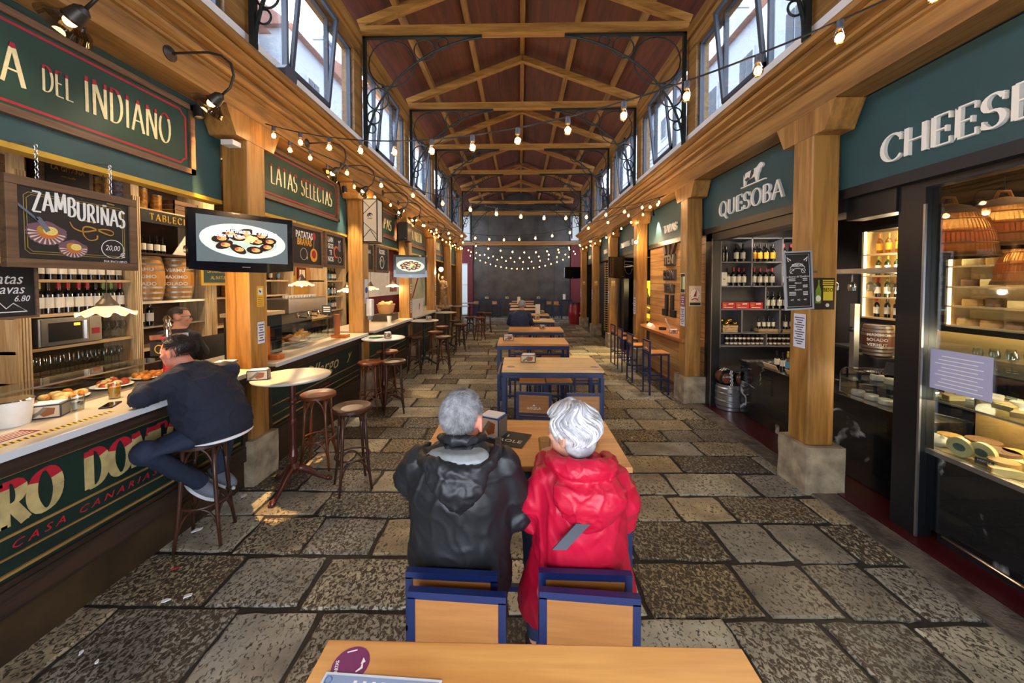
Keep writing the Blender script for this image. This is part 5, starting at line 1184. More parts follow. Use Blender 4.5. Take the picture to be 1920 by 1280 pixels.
board(-2.75, 1.905, 2.58, 2.085, 2.585, 'framed chalk board reading ZAMBURIÑAS with two painted scallops', .05, dz, [M_chalkw, M_shell, M_shellw, M_fork, M_yel, M_org, M_ochre, M_gold, M_ochre])
def dz2(g, X, yc, zc, w, h):
    T = FL(X, yc, zc); g.text('Tatas', T @ Matrix.Translation((0, .07, 0)), .09, .001, 0, .8, shear=.3); g.text('Bravas', T @ Matrix.Translation((0, .01, 0)), .08, .001, 0, .8, shear=.3); g.text('6.80', T @ Matrix.Translation((.07, -.045, 0)), .05, .001, 0, .8, shear=.3)
    g.ribbon([(-.1, -.12), (-.03, -.06), (0, -.1), (.03, -.07), (.09, -.12), (-.1, -.12)], .006, T, .001, 0)
board(-2.95, 1.90, 2.18, 1.79, 2.11, 'small chalk board with handwritten bravas price under the scallop board', .014, dz2, [M_chalkw], chain=False)
def dpb(g, X, yc, zc, w, h):
    T = FL(X, yc, zc); g.text('PATATAS', T @ Matrix.Translation((-.06, .14, 0)), .12, .001, 0, .75, bold=.03); g.text('BRAVAS', T @ Matrix.Translation((-.06, .05, 0)), .12, .001, 2, .75, bold=.03)
    g.ribbon(arc(-.08, -.10, .075, 0, 2*pi, 20), .005, T, .001, 0); g.prism(ellp(.035, .055, .16, .15), T, .002, 1); g.ribbon([(.16, .1), (.15, -.02)], .003, T, .001, 0); g.prism(ellp(.085, .09, .15, -.1), T, .002, 2); g.prism(ellp(.05, .055, .15, -.09), T, .003, 1); g.text('€', T @ Matrix.Translation((0, -.15, 0)), .05, .001, 0)
board(-2.80, 4.42, 5.15, 2.20, 2.74, 'framed chalk board reading PATATAS BRAVAS beside the large television', .045, dpb, [M_chalkw, M_red, M_labo])
def dln(g, X, yc, zc, w, h):
    T = FL(X, yc, zc)
    for i, s_ in enumerate(('LAN', 'GOS', 'TI', 'NOS')): g.text(s_, T @ Matrix.Translation((-.13, .15-i*.095, 0)), .10, .001, 0, .8, bold=.03)
    g.ribbon(arc(.04, -.02, .07, .5, 5.2, 12, .08), [.02]*3+[.035]*7+[.02]*3, T, .002, 1); g.prism(ellp(.04, .06, .13, .07), T, .002, 2); g.ribbon(arc(.14, -.13, .045, 0, 2*pi, 14), .005, T, .001, 0); g.ribbon([(.1, .16), (.14, .1), (.17, .17), (.12, .14)], .014, T, .001, 0); g.ribbon([(.12, 0), (.18, .02)], .02, T, .001, 2)
board(-2.80, 5.22, 5.80, 2.22, 2.74, 'framed chalk board reading LANGOSTINOS with a painted prawn', .045, dln, [M_chalkw, P('prawn_red', (200, 90, 60), .6), M_fork])
def dnk(g, X, yc, zc, w, h):
    T = FL(X, yc, zc); g.text('ÑOCKERS', T @ Matrix.Translation((0, .14, 0)), .12, .001, 0, .55, bold=.03); g.ribbon(arc(0, -.06, .11, 0, 2*pi, 16, .12), .02, T, .001, 0); g.ribbon(arc(-.03, -.06, .05, 0, 4, 8), .03, T, .001, 1)
board(-2.80, 6.55, 6.95, 2.2, 2.74, 'narrow framed chalk board just past the second left post', .045, lambda g, X, yc, zc, w, h: g.text('RABAS', FL(X, yc, zc+.1), .1, .001, 0, .6), [M_chalkw])
board(-2.80, 7.05, 7.75, 2.2, 2.74, 'framed chalk board with white lettering left of the smaller television', .05, dnk, [M_chalkw, M_ltr])
t = thing('menu_board', 'small green board with three lines of gilt capitals under the large television', 'sign', (-4.4, 5.3, 1.95)); MB().box(-4.42, -4.39, 4.98, 5.62, 1.96, 2.36).build('frame', M_ywood, t); MB().box(-4.39, -4.385, 5.02, 5.58, 2.0, 2.32).build('panel', M_sign, t); g = MB()
for i, s_ in enumerate(('HOY COMO AYER', 'LA CONCHIGATA', 'AL NATURAL')): g.text(s_, FL(-4.384, 5.30, 2.25-i*.09), .075, .001, 0, .75, bold=.01)
g.build('lettering', M_ltr, t)
# ---- televisions
M_bez = P('tv_bezel', (12, 13, 22), .15, coat=.6)
def tv(a, b, z0, z1, label, screen=True, mount=None, name='television'):
    """a, b: left and right lower corners as seen from the front"""
    A = Vector((a[0], a[1], 0)); B = Vector((b[0], b[1], 0)); w = (B-A).length; h = z1-z0; T = fr((A.x, A.y, z0), (B-A), (0, 0, 1)); c = (A+B)/2
    t = thing(name, label, 'television', (c.x, c.y, z0)); m = MB(); e = .05
    m.prism([(0, .02), (w, .02), (w, h), (0, h)], T @ Matrix.Translation((0, 0, -.06)), .055); m.prism([(0, .02), (w*.3, 0), (w*.7, 0), (w, .02), (w, .1), (0, .1)], T @ Matrix.Translation((0, 0, -.05)), .05); m.build('casing', M_bez, t, bevel=.006)
    s_ = MB()
    if not screen:
        s_.prism([(e, .08), (w-e, .08), (w-e, h-.045), (e, h-.045)], T @ Matrix.Translation((0, 0, .0)), .001); s_.build('screen', P('tv_screen_off', (8, 9, 12), .08, coat=.8), t)
    else:
        s_.prism([(e, .085), (w-e, .085), (w-e, h-.045), (e, h-.045)], T @ Matrix.Translation((0, 0, .0)), .001, 0)
        cx, cz = w*.5, h*.53; K = w/.81
        s_.prism(ellp(.335*K, .15*K, cx, cz, 36, -.05), T, .002, 1); s_.prism(ellp(.26*K, .105*K, cx, cz, 30, -.05), T, .0025, 2)
        rg = random.Random(5)
        for i in range(13):
            an = i*2*pi/9+.2; R_ = .19 if i < 9 else .09; x_, y_ = cx+R_*K*math.cos(an)*1.0, cz+(R_*.36+.01)*K*math.sin(an)
            s_.prism([(x_+p_[0], y_+p_[1]) for p_ in ellp(.068*K, .034*K, 0, 0, 12, rg.uniform(-.5, .5))], T, .0035, 3); s_.prism(ellp(.036*K, .019*K, x_+.008, y_, 9), T, .0042, 4); s_.prism(ellp(.015*K, .011*K, x_-.012, y_+.004, 8), T, .0048, 5)
        s_.prism([(cx-.02*K, cz), (cx+.05*K, cz-.01*K), (cx+.09*K, cz+.04*K), (cx+.03*K, cz+.06*K)], T, .0055, 6)
        if screen == 'text': s_.text('Zamburiñas a la Plancha', T @ Matrix.Translation((cx, cz+.085*K, .009)), .056*K, .001, 7, .95, bold=.015); s_.text('Aceite de Oliva', T @ Matrix.Translation((cx-.13*K, cz+.04*K, .009)), .040*K, .001, 7, .95, bold=.015); s_.text('y sal', T @ Matrix.Translation((cx-.04*K, cz-.005, .006)), .03*K, .001, 7, .95)
        E_ = 1.0
        mats = [P('scr_bg', (96, 110, 112), .3, emit=.25), P('scr_plate', (206, 222, 206), .3, emit=.4), P('scr_plate2', (180, 198, 180), .3, emit=.45), P('scr_shell', (40, 22, 18), .3, emit=.2), P('scr_meat', (206, 150, 90), .3, emit=.7), P('scr_roe', (188, 74, 40), .3, emit=.7), P('scr_lemon', (232, 208, 120), .3, emit=.9), P('scr_text', (240, 240, 240), .3, emit=1.)]
        s_.build('screen', mats, t)
    MB().prism(rect(.06, .008, w/2, .045), T, .003).build('logo', M_steel, t)
    if mount:
        q = MB(); mid = T @ Vector((w/2, h*.5, -.06)); q.tube([mid, (mid+Vector(mount))/2+Vector((0, 0, .02)), mount], .022, 8); q.build('wall_arm', M_black, t)
    return t
tv((-2.62, 2.86), (-2.20, 3.53), 2.09, 2.60, 'large black television showing a plate of scallops on the nearest left post', 'text', (-2.66, 3.62, 2.35))
tv((-2.86, 8.28), (-2.15, 8.50), 2.11, 2.63, 'smaller black television showing a plate of scallops farther along the left posts', True, (-2.66, 8.78, 2.4))
# ---- lantern sign on the second left post
t = thing('lantern_sign', 'hanging lantern box sign with black bars and a bird emblem', 'sign', (-2.52, 6.3, 2.68))
MB().box(-2.645, -2.415, 6.19, 6.42, 2.70, 3.40).build('lit_panels', P('lantern_panel', (196, 184, 160), .5, emit=.15), t)
m = MB()
for x in (-2.65, -2.41):
    for y in (6.185, 6.425): m.box(x-.008, x+.008, y-.008, y+.008, 2.69, 3.41)
for z in (2.69, 3.41): m.box(-2.658, -2.402, 6.177, 6.193, z-.008, z+.008).box(-2.658, -2.402, 6.417, 6.433, z-.008, z+.008).box(-2.658, -2.642, 6.18, 6.43, z-.008, z+.008).box(-2.418, -2.402, 6.18, 6.43, z-.008, z+.008)
for a, b in (((-2.645, 3.16), (-2.42, 3.38)), ((-2.645, 3.38), (-2.54, 3.27)), ((-2.645, 3.02), (-2.42, 2.82)), ((-2.645, 2.76), (-2.53, 2.90)), ((-2.53, 2.90), (-2.42, 2.72))): m.bar((a[0], 6.186, a[1]), (b[0], 6.186, b[1]), .008)
m.build('iron_frame', M_black, t); g = MB(); eagle(g, FC(-2.53, 6.184, 3.13), .17); g.build('emblem', M_chalk, t)
MB().bar((-2.64, 6.40, 3.3), (-2.66, 6.40, 3.3), .02).build('wall_hook', M_black, t)
# ---- loudspeaker and shelf bits
t = thing('loudspeaker', 'black loudspeaker fixed to the third left post', 'speaker', (-2.66, 8.45, 2.92)); MB().box(-2.78, -2.56, 8.35, 8.72, 2.95, 3.38).build('cabinet', M_black, t, bevel=.02); MB().box(-2.76, -2.58, 8.340, 8.352, 2.99, 3.36).build('grille', P('speaker_grille', (40, 40, 44), .8, bump=.3, bs=200), t); MB().box(-2.62, -2.59, 8.336, 8.341, 3.0, 3.02).build('badge', M_steel, t); MB().tube([(-2.66, 8.5, 2.95), (-2.66, 8.6, 2.86), (-2.68, 8.76, 2.86)], .012, 6).build('bracket', M_black, t)
# ---- ruffled pendant lamps
M_ruf = P('ruffled_glass', (244, 214, 184), .35, emit=.55, ec=(255, 190, 140)); M_rufc = P('brass_gallery', (120, 104, 84), .4, .5)
M_bulb = P('warm_bulb', (255, 214, 150), .3, emit=14, ec=(255, 196, 120)); M_bulb.cycles.emission_sampling = 'NONE'
def ruffle(x, y, z, label, e=9):
    t = thing('ruffled_pendant_lamp', label, 'pendant lamp', (x, y, z), 'ruffled glass pendants over the left bars'); n = 48; vs = []; fs = []; R = [(.03, .075), (.06, .065), (.10, .04), (.13, .018), (.155, .01)]
    for r, h in R:
        for j in range(n):
            a = 2*pi*j/n; k = (r/.155)**3; vs.append((x+r*math.cos(a), y+r*math.sin(a), z+h+.016*k*math.sin(a*10)))
    for i in range(len(R)-1):
        for j in range(n): fs.append((i*n+j, i*n+(j+1) % n, (i+1)*n+(j+1) % n, (i+1)*n+j))
    MB().add(vs, fs).build('shade', M_ruf, t, smooth=True); MB().lathe([(.012, .16), (.03, .12), (.055, .085), (.06, .07), (.03, .068)], 16, (x, y, z)).build('gallery', M_rufc, t, smooth=True)
    MB().ell((x, y, z+.015), (.022, .022, .028)).build('bulb', M_bulb, t, smooth=True); MB().tube([(x, y, z+.15), (x, y, 2.79)], .0025, 5).build('cord', M_black, t)
    spot('pendant_light', (x, y, z-.04), e, (1, .74, .48), .05, parent=t)
ruffle(-2.97, 2.58, 1.765, 'ruffled glass pendant lamp glowing over the bar by the man in navy')
ruffle(-2.99, 4.98, 1.955, 'ruffled glass pendant lamp above the second bar near the coffee machine')
ruffle(-2.99, 6.30, 1.84, 'ruffled glass pendant lamp beside the second left post, on its near side')
ruffle(-2.99, 7.30, 1.86, 'ruffled glass pendant lamp just beyond the second left post')
ruffle(-2.99, 8.60, 1.90, 'ruffled glass pendant lamp left of the smaller television\'s post', 8)
# ---- counter display: food under glass on the first bar
def blob_food(name, x0, x1, y0, y1, z, n, mats, label, cat, seed=1, r=(.02, .04), h=.03, parent=None):
    rg = random.Random(seed); m = MB()
    for i in range(n):
        a = rg.uniform(r[0], r[1]); m.ell((rg.uniform(x0, x1), rg.uniform(y0, y1), z+rg.uniform(.3, 1)*h), (a, a*rg.uniform(.7, 1.3), h*rg.uniform(.5, 1)), rg.randrange(len(mats)), 8, 5)
    return m.build(name, mats, parent, smooth=True)
M_fgold = P('fried_gold', (222, 148, 52), .45, c2=(176, 96, 30), vs=30); M_fred = P('food_red', (176, 66, 36), .45, c2=(120, 40, 24), vs=30); M_fpale = P('food_pale', (230, 202, 140), .5, c2=(204, 160, 90), vs=25); M_plate = P('white_plate', (232, 230, 222), .3)
t = thing('tapas_display', 'long glass topped tapas display along the first bar', 'display case', (-3.0, 2.5, 1.15))
MB().box(-3.46, -3.10, 1.7, 3.3, 1.151, 1.165).build('tray', M_steel, t); MB().box(-3.49, -3.475, 1.7, 3.3, 1.15, 1.30).build('back_glass', G_clear, t); MB().box(-3.49, -3.22, 1.7, 3.3, 1.30, 1.306).build('top_glass', G_clear, t); MB().box(-3.225, -3.215, 1.7, 3.3, 1.298, 1.308).build('rim', M_steel, t)
for i, (y, mats, lab) in enumerate([(1.95, [M_fgold, M_fpale], 'dish of sliced tortilla, nearest in the tapas display'), (2.25, [M_fred, M_fgold], 'plate of red skewers in the tapas display'), (2.55, [M_fgold, M_fpale], 'plate of golden croquettes in the middle of the tapas display'), (2.86, [M_fred, M_fpale], 'plate of red and cream tapas in the display'), (3.15, [M_fgold, M_fgold], 'plate of golden fritters at the far end of the display')]):
    o = thing('tapas_plate', lab, 'food', (-3.28, y, 1.166), 'plates in the tapas display'); MB().lathe([(0, 0), (.08, 0), (.125, .015), (.12, .018), (0, .006)], 24, (-3.27, y, 1.166)).build('plate', M_plate, o, smooth=True); blob_food('food', -3.35, -3.19, y-.09, y+.09, 1.175, 24, mats, '', '', i, (.02, .034), .03, o)
# items on the first counter
def napkin_box(x, y, z, rz, label, w=.15, d=.09, h=.095, side=None, top=True, m=None):
    t = thing('napkin_box', label, 'napkin box', (x, y, z)); R_ = Matrix.Translation((x, y, z)) @ Matrix.Rotation(rz, 4, 'Z')
    MB(R_).box(-w/2, w/2, -d/2, d/2, 0, h).build('box', m or P('navy_card', (40, 46, 66), .5), t, bevel=.003)
    pn = MB(R_); pn.prism([(-w/2+.006, .008), (w/2-.006, .008), (w/2-.006, h-.008), (-w/2+.006, h-.008)], fr((0, -d/2-.0005, 0), (1, 0, 0), (0, 0, 1)), .001, 0); pn.prism([(-w*.2, h*.5), (0, h*.16), (w*.3, h*.3), (w*.34, h*.75), (0, h*.85)], fr((0, -d/2-.001, 0), (1, 0, 0), (0, 0, 1)), .0015, 1); pn.ribbon([(-w*.35, h*.2), (-w*.1, h*.5), (w*.05, h*.8)], .02, fr((0, -d/2-.0015, 0), (1, 0, 0), (0, 0, 1)), .0015, 2)
    for sx in (-1, 1): pn.prism([(-d/2+.006, .01), (d/2-.006, .01), (d/2-.006, h-.01), (-d/2+.006, h-.01)], fr((sx*(w/2+.0005), 0, 0), (0, sx, 0), (0, 0, 1)), .001, 2)
    pn.build('printed_side', [P('nb_cream', (206, 190, 160), .5), P('nb_brown', (142, 84, 46), .5), P('nb_grey', (120, 116, 104), .5)], t)
    if top: MB(R_ @ Matrix.Rotation(.05, 4, 'Z')).prism([(-w*.42, -d*.44), (w*.40, -d*.46), (w*.44, d*.42), (-w*.38, d*.45)], FU(0, 0, h), .006).build('napkins', P('napkin_white', (236, 234, 230), .7), t)
    return t
napkin_box(-2.99, 2.25, 1.151, .5, 'printed napkin box on the first bar beside the white bucket', .15, .10, .085)
t = thing('ice_bucket', 'white metal bucket at the near end of the first bar', 'bucket', (-3.03, 2.11, 1.151)); MB().lathe([(0, 0), (.07, 0), (.085, .15), (.088, .152), (.08, .153), (.066, .01), (0, .008)], 24, (-3.03, 2.11, 1.151)).build('pail', M_white, t, smooth=True, ang=.6); MB().lathe([(.086, .145), (.091, .15), (.086, .155)], 24, (-3.03, 2.11, 1.151)).build('rim', M_chrome, t, smooth=True)
t = thing('tumbler', 'clear tumbler with a black bird emblem on the first bar', 'glass', (-2.955, 2.37, 1.151)); MB().lathe([(0, 0), (.032, 0), (.038, .095), (.036, .095), (.030, .012), (0, .012)], 20, (-2.955, 2.37, 1.151)).build('glass', G_clear, t, smooth=True); MB().lathe([(0, .012), (.029, .012), (.033, .06), (0, .06)], 16, (-2.955, 2.37, 1.151)).build('drink', P('cloudy_drink', (206, 200, 186), .3, alpha=.6), t, smooth=True); g = MB(); eagle(g, fr((-2.922, 2.356, 1.205), (.2, 1, 0), (0, 0, 1)), .035); g.build('emblem', M_chalk, t)
t = thing('mobile_phone', 'black phone lying on the first bar', 'phone', (-2.66, 2.30, 1.151)); MB(Matrix.Translation((-2.83, 2.46, 1.151)) @ Matrix.Rotation(.5, 4, 'Z')).box(-.035, .035, -.07, .07, 0, .009).build('case', M_black, t, bevel=.003); MB(Matrix.Translation((-2.83, 2.46, 1.151)) @ Matrix.Rotation(.5, 4, 'Z')).box(-.031, .031, -.065, .065, .009, .0095).build('screen', P('phone_glass', (10, 10, 14), .08, coat=.8), t)
t = thing('tumbler', 'glass of beer in front of the man in navy', 'glass', (-2.98, 2.62, 1.151)); MB().lathe([(0, 0), (.03, 0), (.036, .11), (.034, .11), (.028, .01), (0, .01)], 20, (-2.98, 2.62, 1.151)).build('glass', G_clear, t, smooth=True); MB().lathe([(0, .01), (.028, .01), (.033, .085), (0, .085)], 16, (-2.98, 2.62, 1.151)).build('beer', P('beer', (214, 150, 50), .2), t, smooth=True)
m = MB(); m.box(-2.715, -2.675, 1.2, 2.36, 1.1505, 1.1515); t = m.build('hazard_tape', P('tape_yellow', (226, 190, 40), .5), cat='tape', label='yellow and black striped tape along the edge of the first bar')
m = MB()
for i in range(42): m.prism([(0, 0), (.012, 0), (.024, .039), (.012, .039)], fr((-2.7145, 1.2+i*.0275, 1.1516), (0, 1, 0), (-1, 0, 0)).__matmul__(Matrix.Translation((0, -.039, 0))), .0003)
m.build('stripes', M_chalk, t)
m = MB().box(-2.88, -2.76, 1.80, 2.04, 1.1503, 1.151); t = m.build('bar_sticker', P('maroon_sticker', (130, 34, 40), .5), cat='sticker', label='maroon striped sticker on the near end of the first bar'); m = MB()
for i in range(4): m.box(-2.87+i*.028, -2.86+i*.028, 1.82, 2.02, 1.151, 1.1513)
m.build('stripes', M_label, t)
# beer tap, jars and napkin box behind the man
t = thing('beer_tap', 'chrome beer tap tower with an oval badge behind the man in navy', 'beer tap', (-3.08, 3.14, 1.15))
MB().lathe([(.05, 0), (.05, .02), (.035, .04), (.035, .34), (.05, .36), (.05, .38)], 18, (-3.08, 3.14, 1.15)).build('column', M_red, t, smooth=True, ang=.6); MB().lathe([(0, .38), (.03, .38), (.022, .44), (.028, .47), (.02, .50), (.03, .53), (.014, .56), (0, .57)], 16, (-3.08, 3.14, 1.15)).build('finial', M_chrome, t, smooth=True); MB().bar((-3.15, 3.05, 1.53), (-3.0, 3.25, 1.53), .04).build('crossbar', M_chrome, t)
MB().prism([(-.14, 0), (.14, 0), (.14, .12), (-.14, .12)], FC(-3.03, 3.08, 1.37), .01).build('badge', M_chalk, t)
g = MB(); g.ribbon(arc(-.06, .06, .035, 0, 2*pi, 16), .008, FC(-3.03, 3.069, 1.37), .001); g.ribbon(arc(.02, .06, .035, 0, 2*pi, 16), .008, FC(-3.03, 3.069, 1.37), .001); g.build('badge_rings', M_ochre, t); MB().tube([(-3.0, 3.20, 1.53), (-2.95, 3.16, 1.51), (-2.95, 3.16, 1.46)], .010, 8).build('spout', M_chrome, t, smooth=True)
napkin_box(-2.80, 3.42, 1.151, .2, 'brown printed napkin box at the far end of the first bar', .17, .11, .10)
for i, (x, y) in enumerate([(-3.12, 3.45), (-2.98, 3.40)]):
    t = thing('sauce_jar', 'dark jar with a chrome lid behind the man in navy, %s' % ('farther in', 'nearer the aisle')[i], 'jar', (x, y, 1.151), 'dark jars on the first bar'); MB().lathe([(0, 0), (.03, 0), (.034, .02), (.034, .07), (.02, .09)], 14, (x, y, 1.151)).build('jar', M_amber, t, smooth=True); MB().lathe([(.022, .088), (.022, .11), (0, .112)], 14, (x, y, 1.151)).build('lid', M_chrome, t, smooth=True)
t = thing('cash_register', 'black cash register screen with a wooden back behind the nearest left post', 'cash register', (-3.5, 4.1, 1.0)); MB().box(-3.75, -3.3, 3.9, 4.4, .0, 1.05).build('stand', M_dkwood, t); MB(Matrix.Translation((-3.5, 4.15, 1.12)) @ Matrix.Rotation(-.2, 4, 'Y')).box(-.03, .03, -.2, .2, 0, .28).build('monitor', M_black, t); MB().box(-3.55, -3.45, 4.05, 4.25, 1.04, 1.14).build('foot', M_black, t)
# ---- second bar: glass guard with wooden posts, fries, coffee machine, till
t = thing('counter_guard', 'glass guard with orange wooden posts on the second bar', 'glass guard', (-2.8, 4.9, 1.15)); M_orw = WOOD('orange_wood', (200, 112, 46), (164, 82, 30), 2, 10, .4)
for y in (4.02, 5.62): MB().box(-2.86, -2.80, y-.03, y+.03, 1.15, 1.15+.36).build('post', M_orw, t)
for y in (4.02, 5.62): MB().box(-2.90, -2.66, y-.06, y+.06, 1.151, 1.20).build('foot', M_orw, t)
MB().box(-2.835, -2.828, 4.05, 5.60, 1.19, 1.50).build('pane', G_clear, t)
t = thing('food_warmer', 'dark glass fronted food warmer at the near end of the second bar', 'display case', (-3.1, 4.2, 1.15)); MB().box(-3.25, -2.92, 3.95, 4.45, 1.151, 1.62).build('cabinet', P('warmer_dark', (40, 48, 52), .3, coat=.4), t, bevel=.01); MB().box(-3.27, -2.90, 3.93, 4.47, 1.62, 1.66).build('top', M_shelf, t)
for z in (1.3, 1.45): MB().box(-2.918, -2.914, 3.98, 4.42, z, z+.008).build('shelf_edge', M_steel, t)
def platter(x, y, z, label, food, mats):
    o = thing('platter', label, 'food', (x, y, z)); MB().lathe([(0, 0), (.10, 0), (.11, .03), (.17, .05), (.165, .054), (0, .04)], 28, (x, y, z)).build('dish', M_plate, o, smooth=True); rg = random.Random(3); m = MB()
    for i in range(150 if food == 'fries' else 40):
        a = rg.uniform(0, 2*pi); r = rg.uniform(0, .12); hz = .055+.09*(1-r/.13)*rg.random()
        if food == 'fries': d = Vector((rg.uniform(-1, 1), rg.uniform(-1, 1), rg.uniform(-.3, .8))).normalized()*.03; p = Vector((x+r*math.cos(a), y+r*math.sin(a), z+hz)); m.bar(p-d, p+d, .008, .008)
        else: m.ell((x+r*math.cos(a), y+r*math.sin(a), z+hz), (.022, .022, .016), 0, 8, 5)
    m.build('food', mats, o, smooth=food != 'fries'); return o
platter(-3.02, 4.75, 1.18, 'white platter heaped with golden fritters on the second bar', 'frit', M_fgold); platter(-3.05, 5.08, 1.20, 'white platter heaped with fries on the second bar', 'fries', P('fries', (232, 178, 70), .5))
platter(-3.0, 4.9, 1.151, 'stack of pale oval dishes under the food platters', 'frit', M_fpale)
t = thing('espresso_machine', 'steel espresso machine stacked with white cups behind the second bar', 'coffee machine', (-4.2, 6.9, 1.1)); MB().box(-4.5, -4.0, 6.3, 7.5, 1.45, 1.72).build('upper_body', M_steel, t, bevel=.02); MB().box(-4.5, -4.3, 6.3, 7.5, 1.1, 1.45).build('back', M_steel, t); MB().box(-4.5, -3.95, 6.3, 7.5, 1.08, 1.14).build('drip_tray', M_black, t)
for y in (6.6, 6.95, 7.3): MB().lathe([(.03, 0), (.035, .05), (.03, .09)], 12, (-4.05, y, 1.36)).build('group_head', M_chrome, t, smooth=True); MB().tube([(-4.05, y, 1.38), (-3.88, y, 1.36)], .012, 6).build('handle', M_black, t)
MB().box(-4.5, -4.0, 6.3, 7.5, .0, 1.08).build('stand', M_dkwood, t)
rg = random.Random(8)
cup = MB().lathe([(0, 0), (.02, 0), (.034, .05), (.032, .05), (.018, .006), (0, .006)], 12).build('cup', M_plate, smooth=True, local=True); cup['category'] = 'cup'; cup['label'] = 'white cup stacked on top of the espresso machine'; cup['group'] = 'cups on the espresso machine'; cup.location = (-4.1, 6.36, 1.721)
for i in range(20): dup(cup, (-4.1-.09*(i % 2), 6.44+.09*(i//2), 1.721), 0, 'white cup on the espresso machine, %s row, %s from the left' % (['front', 'rear'][i % 2], ORD[i//2]))
t = thing('paper_notice', 'black card with white text standing on the second bar', 'notice', (-3.0, 5.55, 1.5)); MB(Matrix.Rotation(0, 4, 'Z')).prism(rect(.14, .13), FC(-2.87, 5.40, 1.60), .004).build('card', M_chalk, t); g = MB()
for i in range(3): g.ribbon([(-.05, .035-.03*i), (.05, .035-.03*i)], .012, FC(-2.87, 5.396, 1.60), .001)
g.build('text_lines', M_chalkw, t); MB().bar((-2.86, 5.405, 1.2), (-2.86, 5.405, 1.54), .01).build('stem', M_steel, t)
t = thing('picture_frame', 'dark red framed notice on the back wall near the green bottles', 'picture', (-4.4, 7.9, 2.0)); MB().box(-4.82, -4.79, 7.85, 8.15, 1.95, 2.33).build('frame', M_redwall, t); MB().box(-4.79, -4.785, 7.9, 8.1, 2.0, 2.28).build('sheet', M_label, t)
t = thing('picture_frame', 'framed old photograph on the ochre wall behind the second bar', 'picture', (-4.8, 7.5, 2.1)); MB().box(-4.82, -4.79, 7.2, 7.75, 2.15, 2.5).build('frame', M_darkfr, t); MB().box(-4.79, -4.785, 7.25, 7.7, 2.2, 2.45).build('photo', P('old_photo', (170, 150, 110), .6, c2=(60, 50, 40), vs=10), t)
# ---- third and fourth bars
t = thing('extractor_hood', 'dark pyramid extractor hood behind the third bar', 'hood', (-4.2, 8.4, 2.0)); MB().prism([(-.6, 0), (.6, 0), (.15, .5), (-.15, .5)], FL(-4.6, 10.1, 2.02), .5).build('canopy', P('hood_metal', (60, 62, 66), .4, .6), t); MB().box(-4.45, -4.2, 9.95, 10.25, 2.5, 3.3).build('duct', P('hood_metal', (60, 62, 66), .4, .6), t)
t = thing('wicker_basket', 'wicker basket full of bread on the third bar', 'basket', (-3.05, 8.2, 1.15)); MB().lathe([(0, 0), (.15, 0), (.2, .2), (.21, .21), (.19, .21), (.14, .02)], 20, (-3.05, 8.3, 1.30)).build('basket', P('wicker', (196, 150, 92), .7, bump=.6, bs=90), t, smooth=True); blob_food('bread', -3.17, -2.93, 8.18, 8.42, 1.49, 16, [M_fpale], '', '', 3, (.04, .06), .05, t)
t = thing('display_box', 'dark brown counter box under the bread basket on the third bar', 'box', (-3.05, 8.2, 1.15)); MB().box(-3.25, -2.85, 7.95, 8.55, 1.151, 1.298).build('box', M_dkwood, t)
t = thing('tumbler', 'white paper cup on the third bar', 'cup', (-2.8, 7.75, 1.151)); MB().lathe([(0, 0), (.035, 0), (.048, .14), (.045, .14)], 16, (-2.78, 7.75, 1.151)).build('cup', M_plate, t, smooth=True)
t = thing('flyer_stand', 'tilted white flyer with a red mark on the fourth bar', 'flyer', (-2.75, 9.7, 1.15)); MB(Matrix.Translation((-2.78, 9.85, 1.152)) @ Matrix.Rotation(.12, 4, 'Y')).box(-.006, .006, -.55, .55, 0, .42).build('sheet', M_white, t); MB(Matrix.Translation((-2.78, 9.85, 1.152)) @ Matrix.Rotation(.12, 4, 'Y')).box(.006, .008, .1, .17, .12, .28).build('red_mark', M_red, t)
t = thing('wall_picture', 'white panel with a dark food picture behind the smaller television', 'picture', (-3.9, 10.6, 1.7)); MB().box(-4.0, -3.96, 9.6, 12.2, 1.62, 2.35).build('panel', M_white, t); MB().box(-3.96, -3.95, 11.1, 11.7, 1.72, 2.35).build('picture', P('food_print', (84, 46, 44), .5, c2=(170, 110, 90), vs=9), t)
t = thing('side_wall_panel', 'dark red wall panel under the white one, fourth left bay', 'panel', (-4.05, 10.6, 0)); MB().box(-4.08, -4.02, 9.2, 13.9, 0, 3.0).build('panel', M_redwall, t)
t = thing('mirror_panel', 'pale green and cream painted panel beside the statue', 'panel', (-3.6, 12.6, 1.0)); MB().box(-3.66, -3.6, 12.0, 13.9, 1.0, 2.7).build('panel', P('cream_green', (196, 196, 160), .5, c2=(150, 170, 140), vs=3), t); MB().bar((-3.59, 12.2, 1.5), (-3.59, 13.2, 2.5), .04).build('red_stripe', M_red, t)
t = thing('globe_lamp', 'lit round globe lamp above the stone statue', 'lamp', (-2.55, 11.85, 2.3)); MB().ell((-2.55, 11.85, 2.43), .075).build('globe', P('globe_glass', (255, 226, 180), .3, emit=6, ec=(255, 206, 140)), t, smooth=True); MB().tube([(-2.55, 11.85, 2.50), (-2.55, 11.85, 3.3)], .006, 6).build('rod', M_black, t); spot('globe_light', (-2.55, 11.8, 2.33), 10, parent=t)
